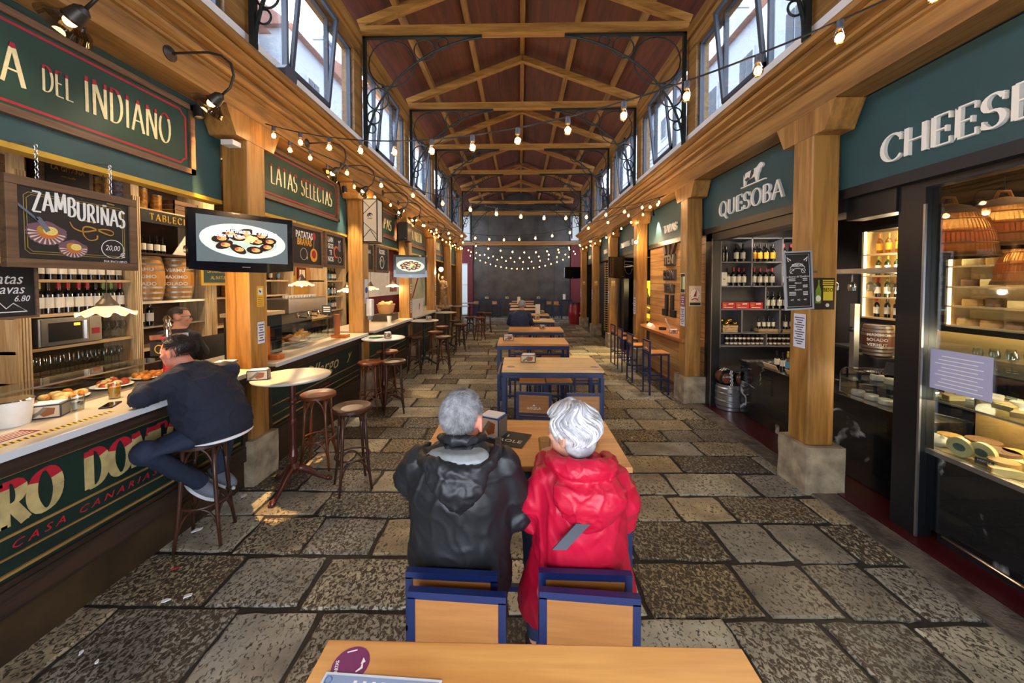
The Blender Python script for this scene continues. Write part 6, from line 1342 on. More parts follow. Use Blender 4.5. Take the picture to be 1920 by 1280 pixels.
# stone statue
M_stat = P('statue_stone', (150, 122, 86), .7, c2=(96, 74, 50), vs=14, bump=.5, bs=30)
m = MB(); sx, sy, sz = -2.50, 12.0, 1.15
m.lathe([(0, 0), (.22, 0), (.22, .06), (.15, .1), (.13, .16)], 16, (sx, sy, sz)); loft(m, [(sx, sy, sz+.14, .15, .13), (sx+.02, sy, sz+.3, .12, .11), (sx-.01, sy, sz+.5, .10, .09), (sx, sy, sz+.62, .12, .09), (sx-.01, sy, sz+.76, .085, .07), (sx-.02, sy, sz+.86, .12, .07), (sx-.02, sy, sz+.93, .05, .045)])
m.ell((sx-.03, sy, sz+1.0), (.055, .065, .075)); limb(m, [(sx-.12, sy, sz+.87), (sx-.17, sy-.04, sz+.98), (sx-.15, sy-.04, sz+1.14)], [.035, .03, .024]); limb(m, [(sx+.09, sy, sz+.86), (sx+.15, sy-.08, sz+.70), (sx+.05, sy-.1, sz+.66)], [.035, .03, .022])
for i in range(9): a = i*.7; m.tube([(sx+.1*math.cos(a), sy+.09*math.sin(a), sz+.15), (sx+.09*math.cos(a+.4), sy+.08*math.sin(a+.4), sz+.5), (sx+.07*math.cos(a+.9), sy+.06*math.sin(a+.9), sz+.8)], .022, 6)
s_ = m.build('statue', M_stat, remesh=.012, smt=2, cat='statue', label='brown stone statue of a draped figure raising one arm'); s_['kind'] = 'thing'
t = thing('hand_sanitiser', 'white dispenser fixed to the second left post', 'dispenser', (-2.62, 6.22, 1.5)); MB().box(-2.645, -2.54, 6.24, 6.36, 1.42, 1.72).build('body', M_white, t, bevel=.02); MB().box(-2.62, -2.56, 6.26, 6.33, 1.36, 1.42).build('nozzle', P('grey_plastic', (130, 134, 140), .5), t)
# ================================================================ RIGHT SIDE: CHEESE SHOP, WINE SHELF, PLANK WALL
M_bmarb = None
def black_marble():
    m = bpy.data.materials.new('black_marble'); m.use_nodes = True; t = m.node_tree; N = t.nodes.new; L = t.links.new; b = t.nodes['Principled BSDF']; b.inputs['Roughness'].default_value = .18; b.inputs['Coat Weight'].default_value = .4
    tc = N('ShaderNodeTexCoord'); n = N('ShaderNodeTexNoise'); n.inputs['Scale'].default_value = 1.1; n.inputs['Detail'].default_value = 8; n.inputs['Distortion'].default_value = 1.0; L(tc.outputs['Object'], n.inputs['Vector'])
    r = N('ShaderNodeValToRGB'); e = r.color_ramp.elements; e[0].position = .535; e[0].color = lin((14, 17, 20)); e[1].position = .575; e[1].color = lin((14, 17, 20)); q = e.new(.555); q.color = lin((190, 190, 186)); L(n.outputs['Fac'], r.inputs[0]); n2 = N('ShaderNodeTexNoise'); n2.inputs['Scale'].default_value = 2.6; n2.inputs['Detail'].default_value = 3; L(tc.outputs['Object'], n2.inputs['Vector']); r2 = N('ShaderNodeValToRGB'); r2.color_ramp.elements[0].position = .46; r2.color_ramp.elements[1].position = .6; L(n2.outputs['Fac'], r2.inputs[0]); mx = N('ShaderNodeMix'); mx.data_type = 'RGBA'; mx.inputs['A'].default_value = lin((14, 17, 20)); L(r2.outputs[0], mx.inputs['Factor']); L(r.outputs[0], mx.inputs['B']); L(mx.outputs['Result'], b.inputs['Base Color']); return m
M_bmarb = black_marble()
M_lett = P('raised_letter', (232, 232, 222), .5); M_lside = P('letter_side', (150, 144, 118), .5)
M_wick = P('wicker_shade', (206, 156, 88), .7, bump=.8, bs=70, stretch=(1, 1, 6)); M_wickd = P('wicker_dense', (164, 124, 74), .8, bump=.8, bs=120, stretch=(1, 1, 4))
translucent(M_wick, (240, 176, 90), .6); translucent(M_wickd, (214, 146, 74), .55)
M_led = P('led_strip', (255, 226, 170), .4, emit=3.5, ec=(255, 214, 150)); M_led.cycles.emission_sampling = 'NONE'
M_rind = P('cheese_rind', (206, 160, 84), .55, var=.2, vs=8); M_rindd = P('dark_rind', (120, 84, 48), .6, var=.2, vs=8); M_paste = P('cheese_paste', (238, 216, 150), .5, var=.08, vs=10); M_white2 = P('white_rind', (236, 230, 210), .6, var=.08, vs=12); M_slate = P('slate', (40, 44, 48), .6)
M_dgrey = P('dark_brown_shop_wall', (58, 52, 50), .6, var=.12)
lab = ['right green fascia with the big CHEESE letters', 'right green fascia carrying cream letters and a white cow', 'right green fascia with TAPAS over the plank wall', 'right green fascia reading AHUMADOS behind the black television', 'right green fascia fifth from the front', 'farthest right green fascia by the back wall']
for (y0, y1), l in zip(BL[1:], lab): fascia(y0-.03, y1+.03, 0, l, 3.03, 1)
def letters3(txt, y, z, H, sx, label, thick=.17, thin=.05, serif=.05, gap=.1, d=.028, align='l'):
    g = MB(); glyphs(g, txt, FR(3.03, y, z), H, thick, thin, serif, d, 0, sx=sx, gap=gap, align=align, nib=12); m = g
    o = g.build('raised_lettering', [M_lett], cat='lettering', label=label); return o
letters3('CHEESE BAR', 3.16, 2.985, .212, .99, 'raised cream letters reading CHEESE on the nearest right fascia')
letters3('QUESOBA', 5.66, 2.985, .215, 1.10, 'raised cream letters on the fascia under the white cow', thick=.14)
letters3('TAPAS', 7.80, 3.02, .15, 1.1, 'small raised cream letters reading TAPAS', thick=.22, thin=.08)
letters3('AHUMADOS - SALAZONES', 11.1, 3.02, .14, .9, 'small raised cream letters reading AHUMADOS', thick=.26, thin=.1)
letters3('BRASA - VINOS', 13.3, 3.02, .14, .9, 'small raised cream letters on the fifth right fascia', thick=.26, thin=.1)
letters3('PULPO', 16.2, 3.02, .14, .9, 'small raised cream letters on the farthest right fascia', thick=.26, thin=.1)
t = thing('cow_emblem', 'raised white cow with dark patches on the green fascia', 'emblem', (3.0, 4.86, 3.28)); T = FR(3.03, 4.86, 3.28)
body = [(-.17, .0), (-.15, 0), (-.13, .06), (.03, .07), (.05, 0), (.075, 0), (.085, .08), (.11, .11), (.125, .145), (.155, .15), (.175, .17), (.16, .2), (.13, .215), (.11, .21), (.06, .175), (-.13, .165), (-.17, .15), (-.175, .07)]
MB().prism([(x*1.15, y_*1.0) for x, y_ in body], T @ Matrix.Translation((0, .012, 0)), .025).build('cow', M_lett, t); m = MB()
for p in ([(-.03, .17), (.02, .17), (.01, .11), (-.03, .07), (-.06, .07)], [(-.15, .08), (-.09, .1), (-.05, .065), (-.12, .05)], [(-.165, .15), (-.14, .16), (-.15, .1)]): m.prism([(x*1.15, y_) for x, y_ in p], T @ Matrix.Translation((0, .012, .025)), .001)
m.build('patches', P('cow_patch', (52, 40, 54), .5), t); MB().prism([(-.25, -.008), (.24, -.008), (.24, .008), (-.25, .008)], T, .03).build('ground_bar', M_lett, t)
# ---- shop front of the cheese bar
t = thing('glazed_shop_screen', 'black metal and glass shop front of the cheese bar', 'shop front', (3.15, 2.4, 0))
f = MB(); f.box(3.10, 3.22, 2.90, 3.10, 0, 2.78); f.box(3.10, 3.22, -.5, 2.90, 2.73, 2.79); f.box(3.08, 3.24, 3.1, 3.56, 2.58, 2.79); f.build('frame', M_black, t); MB().box(3.085, 3.10, 2.885, 2.90, 0.02, 2.6).build('steel_edge', M_steel, t)
MB().box(3.15, 3.156, -.5, 2.9, .74, 2.73).build('pane', G_clear, t)
t = thing('door_frame', 'black steel frame at the far side of the wine shop doorway', 'door frame', (3.2, 6.0, 0)); MB().box(3.06, 3.2, 5.95, 6.14, 0, 2.78).box(3.06, 3.2, 3.56, 6.14, 2.66, 2.79).build('frame', M_black, t); MB().box(3.2, 3.8, 3.6, 6.14, 2.74, 2.78).build('soffit', M_grey, t); MB().box(3.055, 3.06, 5.93, 5.95, 0, 2.7).build('steel_edge', M_steel, t)
t = thing('side_wall_panel', 'dark grey side wall of the wine shop', 'panel', (4.5, 6.75, 0)); MB().box(3.2, 5.9, 6.72, 6.78, 0, 3.6).build('panel', M_grey, t)
t = thing('side_wall_panel', 'dark brown rear wall behind the cheese counter', 'panel', (5.6, 4.0, 0)); MB().box(5.5, 5.56, -.5, 6.7, 0, 3.6).build('panel', M_dgrey, t); MB().box(3.3, 5.5, -.5, 6.7, 3.2, 3.24).build('ceiling_board', M_black, t)
# ---- display counter with cheeses
t = thing('display_counter', 'black veined marble display counter of the cheese bar', 'counter', (3.5, 2.2, 0))
MB().box(3.17, 3.75, -.4, 3.09, .10, .68).build('marble_front', M_bmarb, t); MB().box(3.22, 3.7, -.4, 2.86, 0.012, .10).build('plinth', M_black, t); MB().box(3.155, 3.19, -.4, 2.9, .68, .715).build('steel_rim', M_steel, t); MB().tube([(3.14, 2.75, .115), (3.12, 2.3, .115), (3.12, 1.2, .115)], .012, 8).build('foot_rail', M_chrome, t)
MB().box(3.19, 3.75, -.4, 3.09, .68, .70).build('deck', P('deck_steel', (190, 176, 140), .3, .5), t)
MB().box(3.22, 3.9, -.4, 3.09, 1.085, 1.095).build('glass_shelf', G_clear, t); MB().box(3.215, 3.225, -.4, 2.88, 1.083, 1.097).build('shelf_edge', M_steel, t)
b = MB().box(3.76, 3.80, -.4, 3.09, .10, 1.09); 
for k in range(5): b.box(3.755, 3.76, .9, 2.3, .78+k*.05, .80+k*.05, 1)
b.build('rear_panel', [P('ochre_steel', (150, 120, 70), .4, .3), M_black], t); MB().box(3.70, 3.74, -.4, 2.86, 1.06, 1.075).build('led', M_led, t)
for y in (1.2, 2.0, 2.5, 2.9): spot('counter_led_light', (3.6, y, 1.04), 5, (1, .78, .48), .05, parent=t)
for y in (1.9, 2.5): spot('shelf_fill_light', (3.6, y, 1.5), 5, (1, .78, .48), .05, parent=t)  # bare point lights added over the glass shelf, no strip modelled
t2 = thing('marble_counter', 'black veined marble service counter running back to the wine shop', 'counter', (3.7, 4.6, 0)); MB().box(3.37, 4.0, 3.12, 5.66, .02, .80).build('marble_front', M_bmarb, t2); MB().box(3.35, 4.02, 3.12, 5.68, .80, .83).build('worktop', M_bmarb, t2)
def wheel(x, y, z, r, h, m, label, g, cut=False):
    o = thing('cheese', label, 'cheese', (x, y, z), g); n = 24
    MB().lathe([(0, 0), (r*.95, 0), (r, h*.25), (r, h*.75), (r*.95, h), (0, h)], n, (x, y, z)).build('rind', m, o, smooth=True, ang=.9)
    if cut: MB().prism([(0, 0), (r*.9, -.01), (r*.9, h), (0, h)], fr((x, y, z), (-.6, -.8, 0), (0, 0, 1)), .004).build('cut_face', M_paste, o)
    return o
def wedge(x, y, z, r, h, rz, m, label, g, m2=None):
    o = thing('cheese_wedge', label, 'cheese', (x, y, z), g); T = Matrix.Translation((x, y, z)) @ Matrix.Rotation(rz, 4, 'Z'); pts = [(0, 0)]+[(r*math.cos(a), r*math.sin(a)) for a in [-.5+i*.2 for i in range(6)]]
    MB(T).prism(pts, Matrix.Identity(4), h).build('paste', m2 or M_paste, o); MB(T).prism([(r*math.cos(a), r*math.sin(a)) for a in [-.5+i*.2 for i in range(6)]]+[((r+.008)*math.cos(a), (r+.008)*math.sin(a)) for a in [.5-i*.2 for i in range(6)]], Matrix.Identity(4), h).build('rind', m, o); return o
rg = random.Random(12); GC = 'cheeses in the display counter'
ch = [(3.36, 2.99, 'w', 'folded paper wrapped cheese in the far corner of the display'), (3.32, 2.80, 'b', 'blue centred cheese half leaning in the display, left one'), (3.37, 2.71, 'b', 'blue centred cheese half leaning in the display, right one'), (3.52, 2.74, 'd', 'dark rinded cheese half behind the black price tag'), (3.34, 2.58, 'r', 'yellow cheese block beside the black price tag'), (3.48, 2.58, 'g', 'orange wedge farther along the display deck'), (3.32, 2.45, 'g', 'pale wedge at the frame edge of the display'), (3.62, 2.92, 'd', 'brown crusted cheese at the back of the display deck'), (3.50, 2.90, 'g', 'pale wedge behind the paper wrapped cheese'), (3.62, 2.72, 'r', 'round rinded cheese at the back of the display'), (3.48, 3.02, 'r', 'small yellow wheel beside the paper wrapped cheese'), (3.62, 2.58, 'g', 'golden wedge at the back of the display near the frame edge')]
for i, (x, y, k, l) in enumerate(ch):
    if k == 'w': o = MB().ell((x, y, .735), (.09, .08, .035)).build('wrapped_cheese', M_white2, disp=folds(.03, (30, 30, 30), 2), smooth=True, cat='cheese', label=l, group=GC)
    elif k == 'b':
        o = thing('cheese_half', l, 'cheese', (x, y, .70), GC); T = fr((x, y, .77), (.25, -.97, 0), (0, .1, 1)); MB().prism(ellp(.07, .07, 0, 0, 20), T, .04).build('paste', M_paste, o); MB().prism(ellp(.034, .028, 0, 0, 14), T @ Matrix.Translation((0, 0, .04)), .001).build('blue_heart', P('blue_mould', (96, 116, 110), .6, var=.3, vs=60), o)
    elif k == 'd': wheel(x, y, .702, .10, .07, M_rindd, l, GC, True)
    elif k == 'r': wheel(x, y, .702, .075, .07, M_rind, l, GC)
    else: wedge(x, y, .702, .15, .05, 2.5+i, M_rind, l, GC)
t = thing('price_tag', 'black slate price tag standing in the cheese display', 'price tag', (3.22, 2.6, .72)); MB().prism(rect(.09, .045, 0, .03), fr((3.235, 2.60, .72), (.3, -.95, 0), (0, 0, 1)), .004).build('card', M_chalk, t); g = MB(); g.text('MEZCLA', fr((3.231, 2.598, .755), (.3, -.95, 0), (0, 0, 1)), .018, .0005); g.build('lettering', M_chalkw, t)
for i, (x, y) in enumerate([(3.40, 3.00), (3.5, 2.95), (3.40, 2.86), (3.55, 2.82), (3.42, 2.72), (3.62, 2.72), (3.5, 2.64), (3.66, 2.90), (3.40, 2.58), (3.6, 2.55)]):
    (wedge(x, y, 1.096, .11, .035, i*1.3, M_rind, 'cut cheese wedge on the display glass shelf, %s from the left' % ORD[i//2], 'cheese wedges on the display glass shelf') if i % 2 == 0 else wheel(x, y, 1.096, .05, .04, M_white2, 'small white round cheese on the display glass shelf, %s from the left' % ORD[i//2], 'small cheeses on the display glass shelf'))
t = thing('menu_sheet', 'lavender grey printed price sheet behind the shop glass', 'notice', (3.14, 2.75, 1.3)); MB().box(3.140, 3.146, 2.50, 2.87, 1.20, 1.50).build('sheet', P('lavender_sheet', (168, 168, 196), .5), t); g = MB()
for i in range(9): g.ribbon([(-.15+.02*(i % 3), -.13+i*.028), (.14-.03*(i % 2), -.13+i*.028)], .006, FR(3.1395, 2.685, 1.36), .0005)
g.build('text_lines', M_chalkw, t)
# glass dome with white cheeses
t = thing('glass_dome', 'curved clear cover over white cheeses on the marble counter', 'display case', (3.6, 3.4, .83)); m = MB(); pts = [(0, 0), (0, .18)]+[(.10-.10*math.cos(a), .18+.10*math.sin(a)) for a in [i*pi/12 for i in range(7)]]+[(.42, .28)]
for a, b_ in zip(pts, pts[1:]): m.add([(3.42+a[0]*0, 3.98-a[0], .84+a[1]), (3.42, 3.98-b_[0], .84+b_[1]), (3.85, 3.98-b_[0], .84+b_[1]), (3.85, 3.98-a[0], .84+a[1])], [(0, 1, 2, 3)])
m.add([(3.42, 3.98-p[0], .84+p[1]) for p in pts]+[(3.42, 3.20, 1.12), (3.42, 3.20, .84)], [tuple(range(len(pts)+2))]); m.build('cover', G_clear, t); MB().box(3.44, 3.84, 3.2, 3.92, 1.0, 1.008).build('inner_shelf', G_clear, t); MB().tube([(3.42, 3.98-p[0], .84+p[1]) for p in pts], .005, 6).build('rim', M_chrome, t)
for i in range(9): wheel(3.52+.12*(i % 2), 3.30+.085*i*.85, (1.009 if i % 2 else .832), .055, .05, M_white2, 'fresh white cheese under the curved cover, %s level, %s from the right' % (['lower', 'upper'][i % 2], ORD[i//2]), 'white cheeses under the curved cover')
t = thing('price_tag', 'tilted black slate on top of the curved cover', 'price tag', (3.6, 3.5, 1.12)); MB().prism(rect(.08, .12, 0, .06), fr((3.5, 3.55, 1.125), (.3, -.95, 0), (.25, 0, 1)), .004).build('card', M_slate, t)
# back cabinets
def cab(y0, y1, zs, label, X=4.9, D=.28, z0=1.5, z1=2.72, led=True):
    t = thing('wall_cabinet', label, 'cabinet', (X+D/2, (y0+y1)/2, z0)); f = MB(); f.box(X, X+D, y0, y1, z0-.06, z0).box(X, X+D, y0, y1, z1, z1+.05).box(X, X+D, y0-.05, y0, z0-.06, z1+.05).box(X, X+D, y1, y1+.05, z0-.06, z1+.05); f.build('frame', M_black, t); MB().box(X+D, X+D+.02, y0, y1, z0, z1).box(X+.06, X+D, y1-.004, y1, z0, z1).box(X+.06, X+D, y0, y0+.004, z0, z1).build('back_panel', P('warm_cab_back', (210, 184, 130), .6), t)
    for z in zs: MB().box(X+.02, X+D, y0, y1, z-.02, z).build('shelf', M_shelf, t)
    if led:
        MB().box(X+.03, X+.05, y0, y0+.02, z0, z1).box(X+.03, X+.05, y1-.02, y1, z0, z1).build('led', M_led, t)
        for z in (z0+.3, z0+.75, z1-.1): spot('cabinet_light', (X+.1, (y0+y1)/2, z), 9, (1, .8, .5), .05, parent=t)
    return t
cab(2.2, 4.35, [1.52, 1.74, 1.96, 2.19, 2.42], 'lit wall cabinet stacked with cheese wheels')
cab(4.5, 5.4, [1.52, 1.80, 2.10, 2.40], 'lit wall cabinet of wine bottles behind the cheese bar')
for j, z in enumerate((1.521, 1.741, 1.961, 2.191)):
    for i in range(5):
        wheel(5.05, 4.24-i*.20-.03*(j % 2), z, .09-.01*((i+j) % 3), .075+.02*((i*j) % 2), [M_rind, M_rind, M_rindd, M_paste][(i+j) % 4], 'cheese wheel on the %s shelf of the lit cabinet, %s from the left' % (['lowest', 'second', 'third', 'fourth'][j], ORD[i]), 'cheese wheels on the %s cabinet shelf' % ['lowest', 'second', 'third', 'fourth'][j])
row('OOOOOO', 5.03, 4.55, 5.35, 2.401, 'on the bottle cabinet top shelf', 'orange bottles in the lit cabinet', .9); row('gggggg', 5.03, 4.55, 5.35, 2.101, 'on the bottle cabinet second shelf', 'pale bottles in the lit cabinet', .9)
row('rgrrgr', 5.03, 4.55, 5.35, 1.801, 'on the bottle cabinet third shelf', 'capped bottles in the lit cabinet', .9); row('bbgbbr', 5.03, 4.55, 5.35, 1.521, 'on the bottle cabinet lowest shelf', 'low bottles in the lit cabinet', .9)
t = thing('glass_rack', 'steel rack with wine glasses hanging upside down', 'rack', (3.75, 4.1, 2.1)); MB().box(3.62, 3.9, 3.65, 4.75, 2.10, 2.15).build('shelf', M_steel, t); MB().bar((3.75, 3.7, 2.15), (3.75, 3.7, 3.2), .015).bar((3.75, 4.7, 2.15), (3.75, 4.7, 3.2), .015).build('hanger', M_black, t)
for i in range(9): wglass(3.70+.09*(i % 2), 3.74+.11*i, 2.095, 'wine glass hanging upside down from the steel rack, %s from the right' % ORD[i], 'wine glasses hanging from the rack', True)
t = thing('back_counter', 'dark back counter holding rows of glasses', 'counter', (4.75, 3.2, 0)); MB().box(4.5, 5.3, .8, 5.4, 0, 1.1).build('body', M_black, t); MB().box(4.48, 5.3, .8, 5.4, 1.1, 1.13).build('worktop', M_slate, t); MB().box(5.3, 5.32, 1.5, 5.4, 1.13, 1.42).build('splashback', P('warm_cab_back', (210, 184, 130), .6), t); MB().box(5.2, 5.24, 1.5, 5.4, 1.41, 1.425).build('led', M_led, t); spot('counter_light', (4.95, 3.2, 1.38), 10, (1, .8, .5), .1, parent=t)
for i in range(28): wglass(4.72+.11*(i % 3), 3.88-.045*i, 1.131, 'clear wine glass on the back counter, %s along from the far end' % ORD[i], 'wine glasses on the back counter', False, 1.05)
mk_barrel(4.25, 4.45, 1.14, .15, .36, 'small vermouth barrel with galvanised hoops behind the curved cover', WOOD('dark_oak', (126, 74, 44), (86, 48, 28), 2, 12, .5), M_hoop, txt=['MAXIMO', 'SOLADO', 'VERMUT'], rc=-1)
t = thing('side_table', 'black stand under the small vermouth barrel', 'stand', (4.25, 4.45, 0)); MB().box(4.08, 4.42, 4.25, 4.65, 0, 1.135).build('body', M_black, t)
t = thing('steel_column', 'steel scale column with a black knob behind the marble counter', 'scale', (4.0, 4.3, .83)); MB().box(3.93, 3.99, 4.4, 4.46, .832, 1.75).build('column', M_steel, t); MB().ell((3.92, 4.43, 1.45), .03).build('knob', M_black, t); MB().box(3.90, 4.0, 4.36, 4.5, .832, .85).build('foot', M_black, t)
t = thing('cake_dome', 'round clear cake dome on a pale stand behind the price sheet', 'cake stand', (4.0, 2.95, 1.1)); MB().lathe([(0, 0), (.08, 0), (.03, .02), (.03, .08), (.17, .10), (.17, .12), (0, .12)], 24, (3.85, 2.55, 1.10)).build('stand', M_white2, t, smooth=True); MB().lathe([(.16, .12), (.16, .26), (.12, .30), (.02, .31)], 24, (3.85, 2.55, 1.10)).build('dome', G_clear, t, smooth=True); MB().lathe([(0, .12), (.11, .12), (.11, .20), (0, .20)], 20, (3.85, 2.55, 1.10)).build('cake', M_fred, t, smooth=True)
# wicker pendants
def wicker(x, y, z, r, h, label):
    t = thing('wicker_pendant', label, 'pendant lamp', (x, y, z), 'wicker pendants over the cheese counter'); n = 64; pr_ = [(r*.12, h), (r*.45, h*.93), (r*.72, h*.78), (r*.88, h*.55), (r*.97, h*.33), (r, h*.12), (r*1.06, 0)]
    m = MB(); m.lathe(pr_[:3], 48, (x, y, z)); m.build('top_weave', M_wickd, t, smooth=True)
    s_ = MB()
    for k in range(n):
        a = 2*pi*k/n; s_.tube([(x+q[0]*math.cos(a), y+q[0]*math.sin(a), z+q[1]) for q in pr_[2:]], .0042, 4)
    for q in (.68, .44, .24, .02): rr = r*(.80 if q > .6 else .93 if q > .4 else .985 if q > .2 else 1.05); s_.tube([(x+rr*math.cos(2*pi*i/40), y+rr*math.sin(2*pi*i/40), z+h*q) for i in range(40)], .006, 4, closed=True)
    s_.build('open_weave', M_wick, t); MB().lathe([(q[0]*.99, q[1]) for q in pr_[2:]], 48, (x, y, z)).build('woven_lining', M_wick, t, smooth=True); MB().lathe([(r*.905, h*.50), (r*.955, h*.38), (r*.985, h*.28)], 48, (x, y, z)).build('dense_band', M_wickd, t, smooth=True); MB().lathe([(r*1.04, h*.08), (r*1.07, 0)], 48, (x, y, z)).build('rim', M_wickd, t, smooth=True)
    MB().tube([(x-.07, y, z+h*.96), (x-.04, y, z+h*1.12), (x+.04, y, z+h*1.12), (x+.07, y, z+h*.96)], .012, 6).build('rope_handle', M_wickd, t, smooth=True); MB().tube([(x, y, z+h*.3), (x, y, 3.2)], .004, 5).build('cord', M_black, t); MB().ell((x, y, z+h*.33), (.035, .035, .045)).build('bulb', M_bulb, t, smooth=True)
    spot('wicker_light', (x, y, z+h*.42), 60, (1, .74, .40), .05, parent=t)
wicker(3.50, 3.10, 2.20, .26, .44, 'wicker pendant lamp closest to the black shop column'); wicker(3.86, 3.04, 2.28, .27, .40, 'middle wicker pendant lamp with a glowing bulb'); wicker(4.45, 3.24, 1.98, .26, .42, 'lowest wicker pendant lamp at the frame edge')
# ---- wine shelf facing the aisle mouth (plane Y = 6.4)
t = thing('wine_shelf', 'grey open shelf unit of wine, jars and boxes in the shop doorway', 'shelving', (4.4, 6.5, .9)); Y0, Y1 = 6.42, 6.70; ZS = [2.77, 2.36, 1.945, 1.545, 1.135, .91]; m = MB(); MB().box(3.46, 5.4, Y1-.01, Y1+.01, .9, 2.78).build('back_panel', M_grey, t)
M_gshelf = P('shelf_grey', (112, 112, 118), .5)
for z in ZS: MB().box(3.46, 5.4, Y0, Y1, z-.02, z).build('shelf', M_gshelf, t)
for x, za, zb in ((3.46, .89, 2.77), (5.39, .89, 2.77), (3.985, 1.945, 2.77), (4.50, 1.945, 2.77), (5.0, 1.945, 2.77), (4.225, 1.545, 1.945), (3.83, 1.135, 1.545), (4.475, 1.135, 1.545), (4.25, .91, 1.135), (4.9, 1.135, 1.945)): MB().box(x-.012, x+.012, Y0, Y1, za-.02, zb).build('divider', M_gshelf, t)
GB = 'bottles in the grey wine shelf'
row('bb', 6.53, 3.72, 3.95, 2.361, 'in the wine shelf top left box', GB, 1.05, 'x'); row('oooo', 6.53, 4.03, 4.46, 2.361, 'in the wine shelf top row', 'orange labelled bottles in the wine shelf', 1.05, 'x'); row('rrr', 6.53, 4.54, 4.9, 2.361, 'top row behind the chalk menu', 'red capped bottles on the top row', 1.05, 'x')
row('brrr', 6.53, 3.60, 3.96, 1.946, 'in the second row left box', 'left second row bottles in the wine shelf', 1.05, 'x'); row('rrrr', 6.53, 4.03, 4.45, 1.946, 'in the second row middle box', 'middle second row bottles in the wine shelf', 1.05, 'x'); row('rrr', 6.53, 4.54, 4.95, 1.946, 'second row beside the chalk menu', 'right second row bottles in the wine shelf', 1.05, 'x')
row('bbbrr', 6.53, 4.27, 4.8, 1.546, 'in the third row of the shelf', 'third row bottles in the wine shelf', 1.0, 'x')
for i in range(3):
    t = thing('snack_box', 'red snack box with a golden biscuit, %s of three on the wine shelf' % ['left', 'middle', 'right'][i], 'box', (3.62+.23*i, 6.5, 1.546), 'red snack boxes on the wine shelf'); x = 3.50+.235*i; MB().box(x, x+.225, 6.44, 6.55, 1.547, 1.66).build('carton', P('carton_red', (190, 20, 40), .4), t); g = MB(); g.prism(ellp(.03, .02, .045, .06), FC(x, 6.439, 1.55), .001, 1); g.ribbon([(.11, .08), (.19, .085)], .02, FC(x, 6.439, 1.55), .001, 0); g.ribbon([(.03, .02), (.18, .02)], .008, FC(x, 6.439, 1.55), .001, 0); g.build('print', [M_label, M_ochre], t)
row('nnnn', 6.50, 4.13, 4.46, 1.20, 'in the pine tray', 'beers in the pine tray', .95, 'x'); crate(4.12, 4.47, 6.43, 6.58, 1.136, 1.20, 'low pine tray holding four beer bottles', M_shelf); crate(4.52, 4.86, 6.43, 6.58, 1.136, 1.19, 'low pine tray with two stoneware jugs', M_shelf)
row('nn', 6.50, 4.56, 4.8, 1.19, 'in the right pine tray', 'jug bottles in the right pine tray', 1.1, 'x'); crate(3.50, 3.78, 6.43, 6.62, 1.136, 1.26, 'slatted pine crate of shiny gold ornaments on the wine shelf', M_shelf)
rg = random.Random(2); gm = P('gold_foil', (230, 180, 80), .2, .9)
for i in range(9): o = MB().ell((0, 0, 0), .035).build('gold_ornament', gm, smooth=True, local=True, cat='ornament', label='shiny gold ornament heaped in the pine crate, first in the heap', group='gold ornaments in the crate') if i == 0 else o; o2 = o if i == 0 else dup(o, (0, 0, 0), 0, 'shiny gold ornament in the pine crate, %s row, %s from the left' % (['front', 'rear'][i//5], ORD[i % 5])); o2.location = (3.54+.05*(i % 5)+rg.uniform(-.01, .01), 6.48+.06*(i//5), 1.24+.05*(i % 3))
jar0 = MB().lathe([(0, 0), (.028, 0), (.028, .06), (.02, .07)], 12).build('preserve_jar', P('jam', (60, 34, 30), .2, coat=.5), smooth=True, local=True); MB().lathe([(.029, .015), (.029, .045)], 12).build('label', M_label, jar0, local=True); MB().lathe([(.025, .068), (.025, .085), (0, .086)], 12).build('lid', M_black, jar0, local=True); jar0['category'] = 'jar'; jar0['label'] = 'small preserve jar stacked on the bottom row of the wine shelf'; jar0['group'] = 'preserve jars on the wine shelf'; jar0.location = (3.62, 6.5, .911)
jar0['label'] = 'preserve jar, lower row, first from the left'
for i in range(1, 30): dup(jar0, (3.62+.075*(i//2), 6.5, .911+.088*(i % 2)), i, 'preserve jar on the wine shelf, %s row, %s from the left' % (['lower', 'upper'][i % 2], ORD[i//2]))
t = thing('glass_bottle_set', 'group of dark glass carafes at the top left of the wine shelf', 'glassware', (3.56, 6.55, 2.36)); MB().lathe([(0, 0), (.03, 0), (.03, .16), (.012, .22), (.014, .28)], 12, (3.54, 6.52, 2.361)).build('carafe', M_glassb, t, smooth=True); MB().lathe([(0, 0), (.028, 0), (.028, .16), (.012, .22), (.014, .27)], 12, (3.62, 6.56, 2.361)).build('carafe', M_glassb, t, smooth=True)
t = thing('white_carton', 'upright white bottle carton in the second row of the wine shelf', 'box', (3.53, 6.5, 1.946)); MB().box(3.49, 3.585, 6.46, 6.56, 1.947, 2.18).build('carton', M_label, t); MB().prism(rect(.04, .02), FC(3.537, 6.459, 2.06), .001).build('print', M_ochre, t)
# beers and wooden tags on the counter
row('llnn', 3.55, 4.75, 5.2, .831, 'at the counter far end', 'beers on the marble counter, far group', 1.0); row('nnyn', 3.55, 4.35, 4.72, .831, 'mid marble counter', 'beers on the marble counter, near group', 1.0); row('nnll', 3.68, 4.4, 5.2, .831, 'in the counter rear row', 'beers in the rear row on the marble counter', 1.0)
for i, y in enumerate((5.05, 4.62)): o = MB(Matrix.Translation((3.42, y, .835)) @ Matrix.Rotation(-.5, 4, 'Y')).box(-.006, .006, -.13, .13, 0, .07).build('wooden_tag', M_shelf, bevel=.003, cat='tag', label='wooden price holder %s on the marble counter' % ['farther back', 'nearer the post'][i])
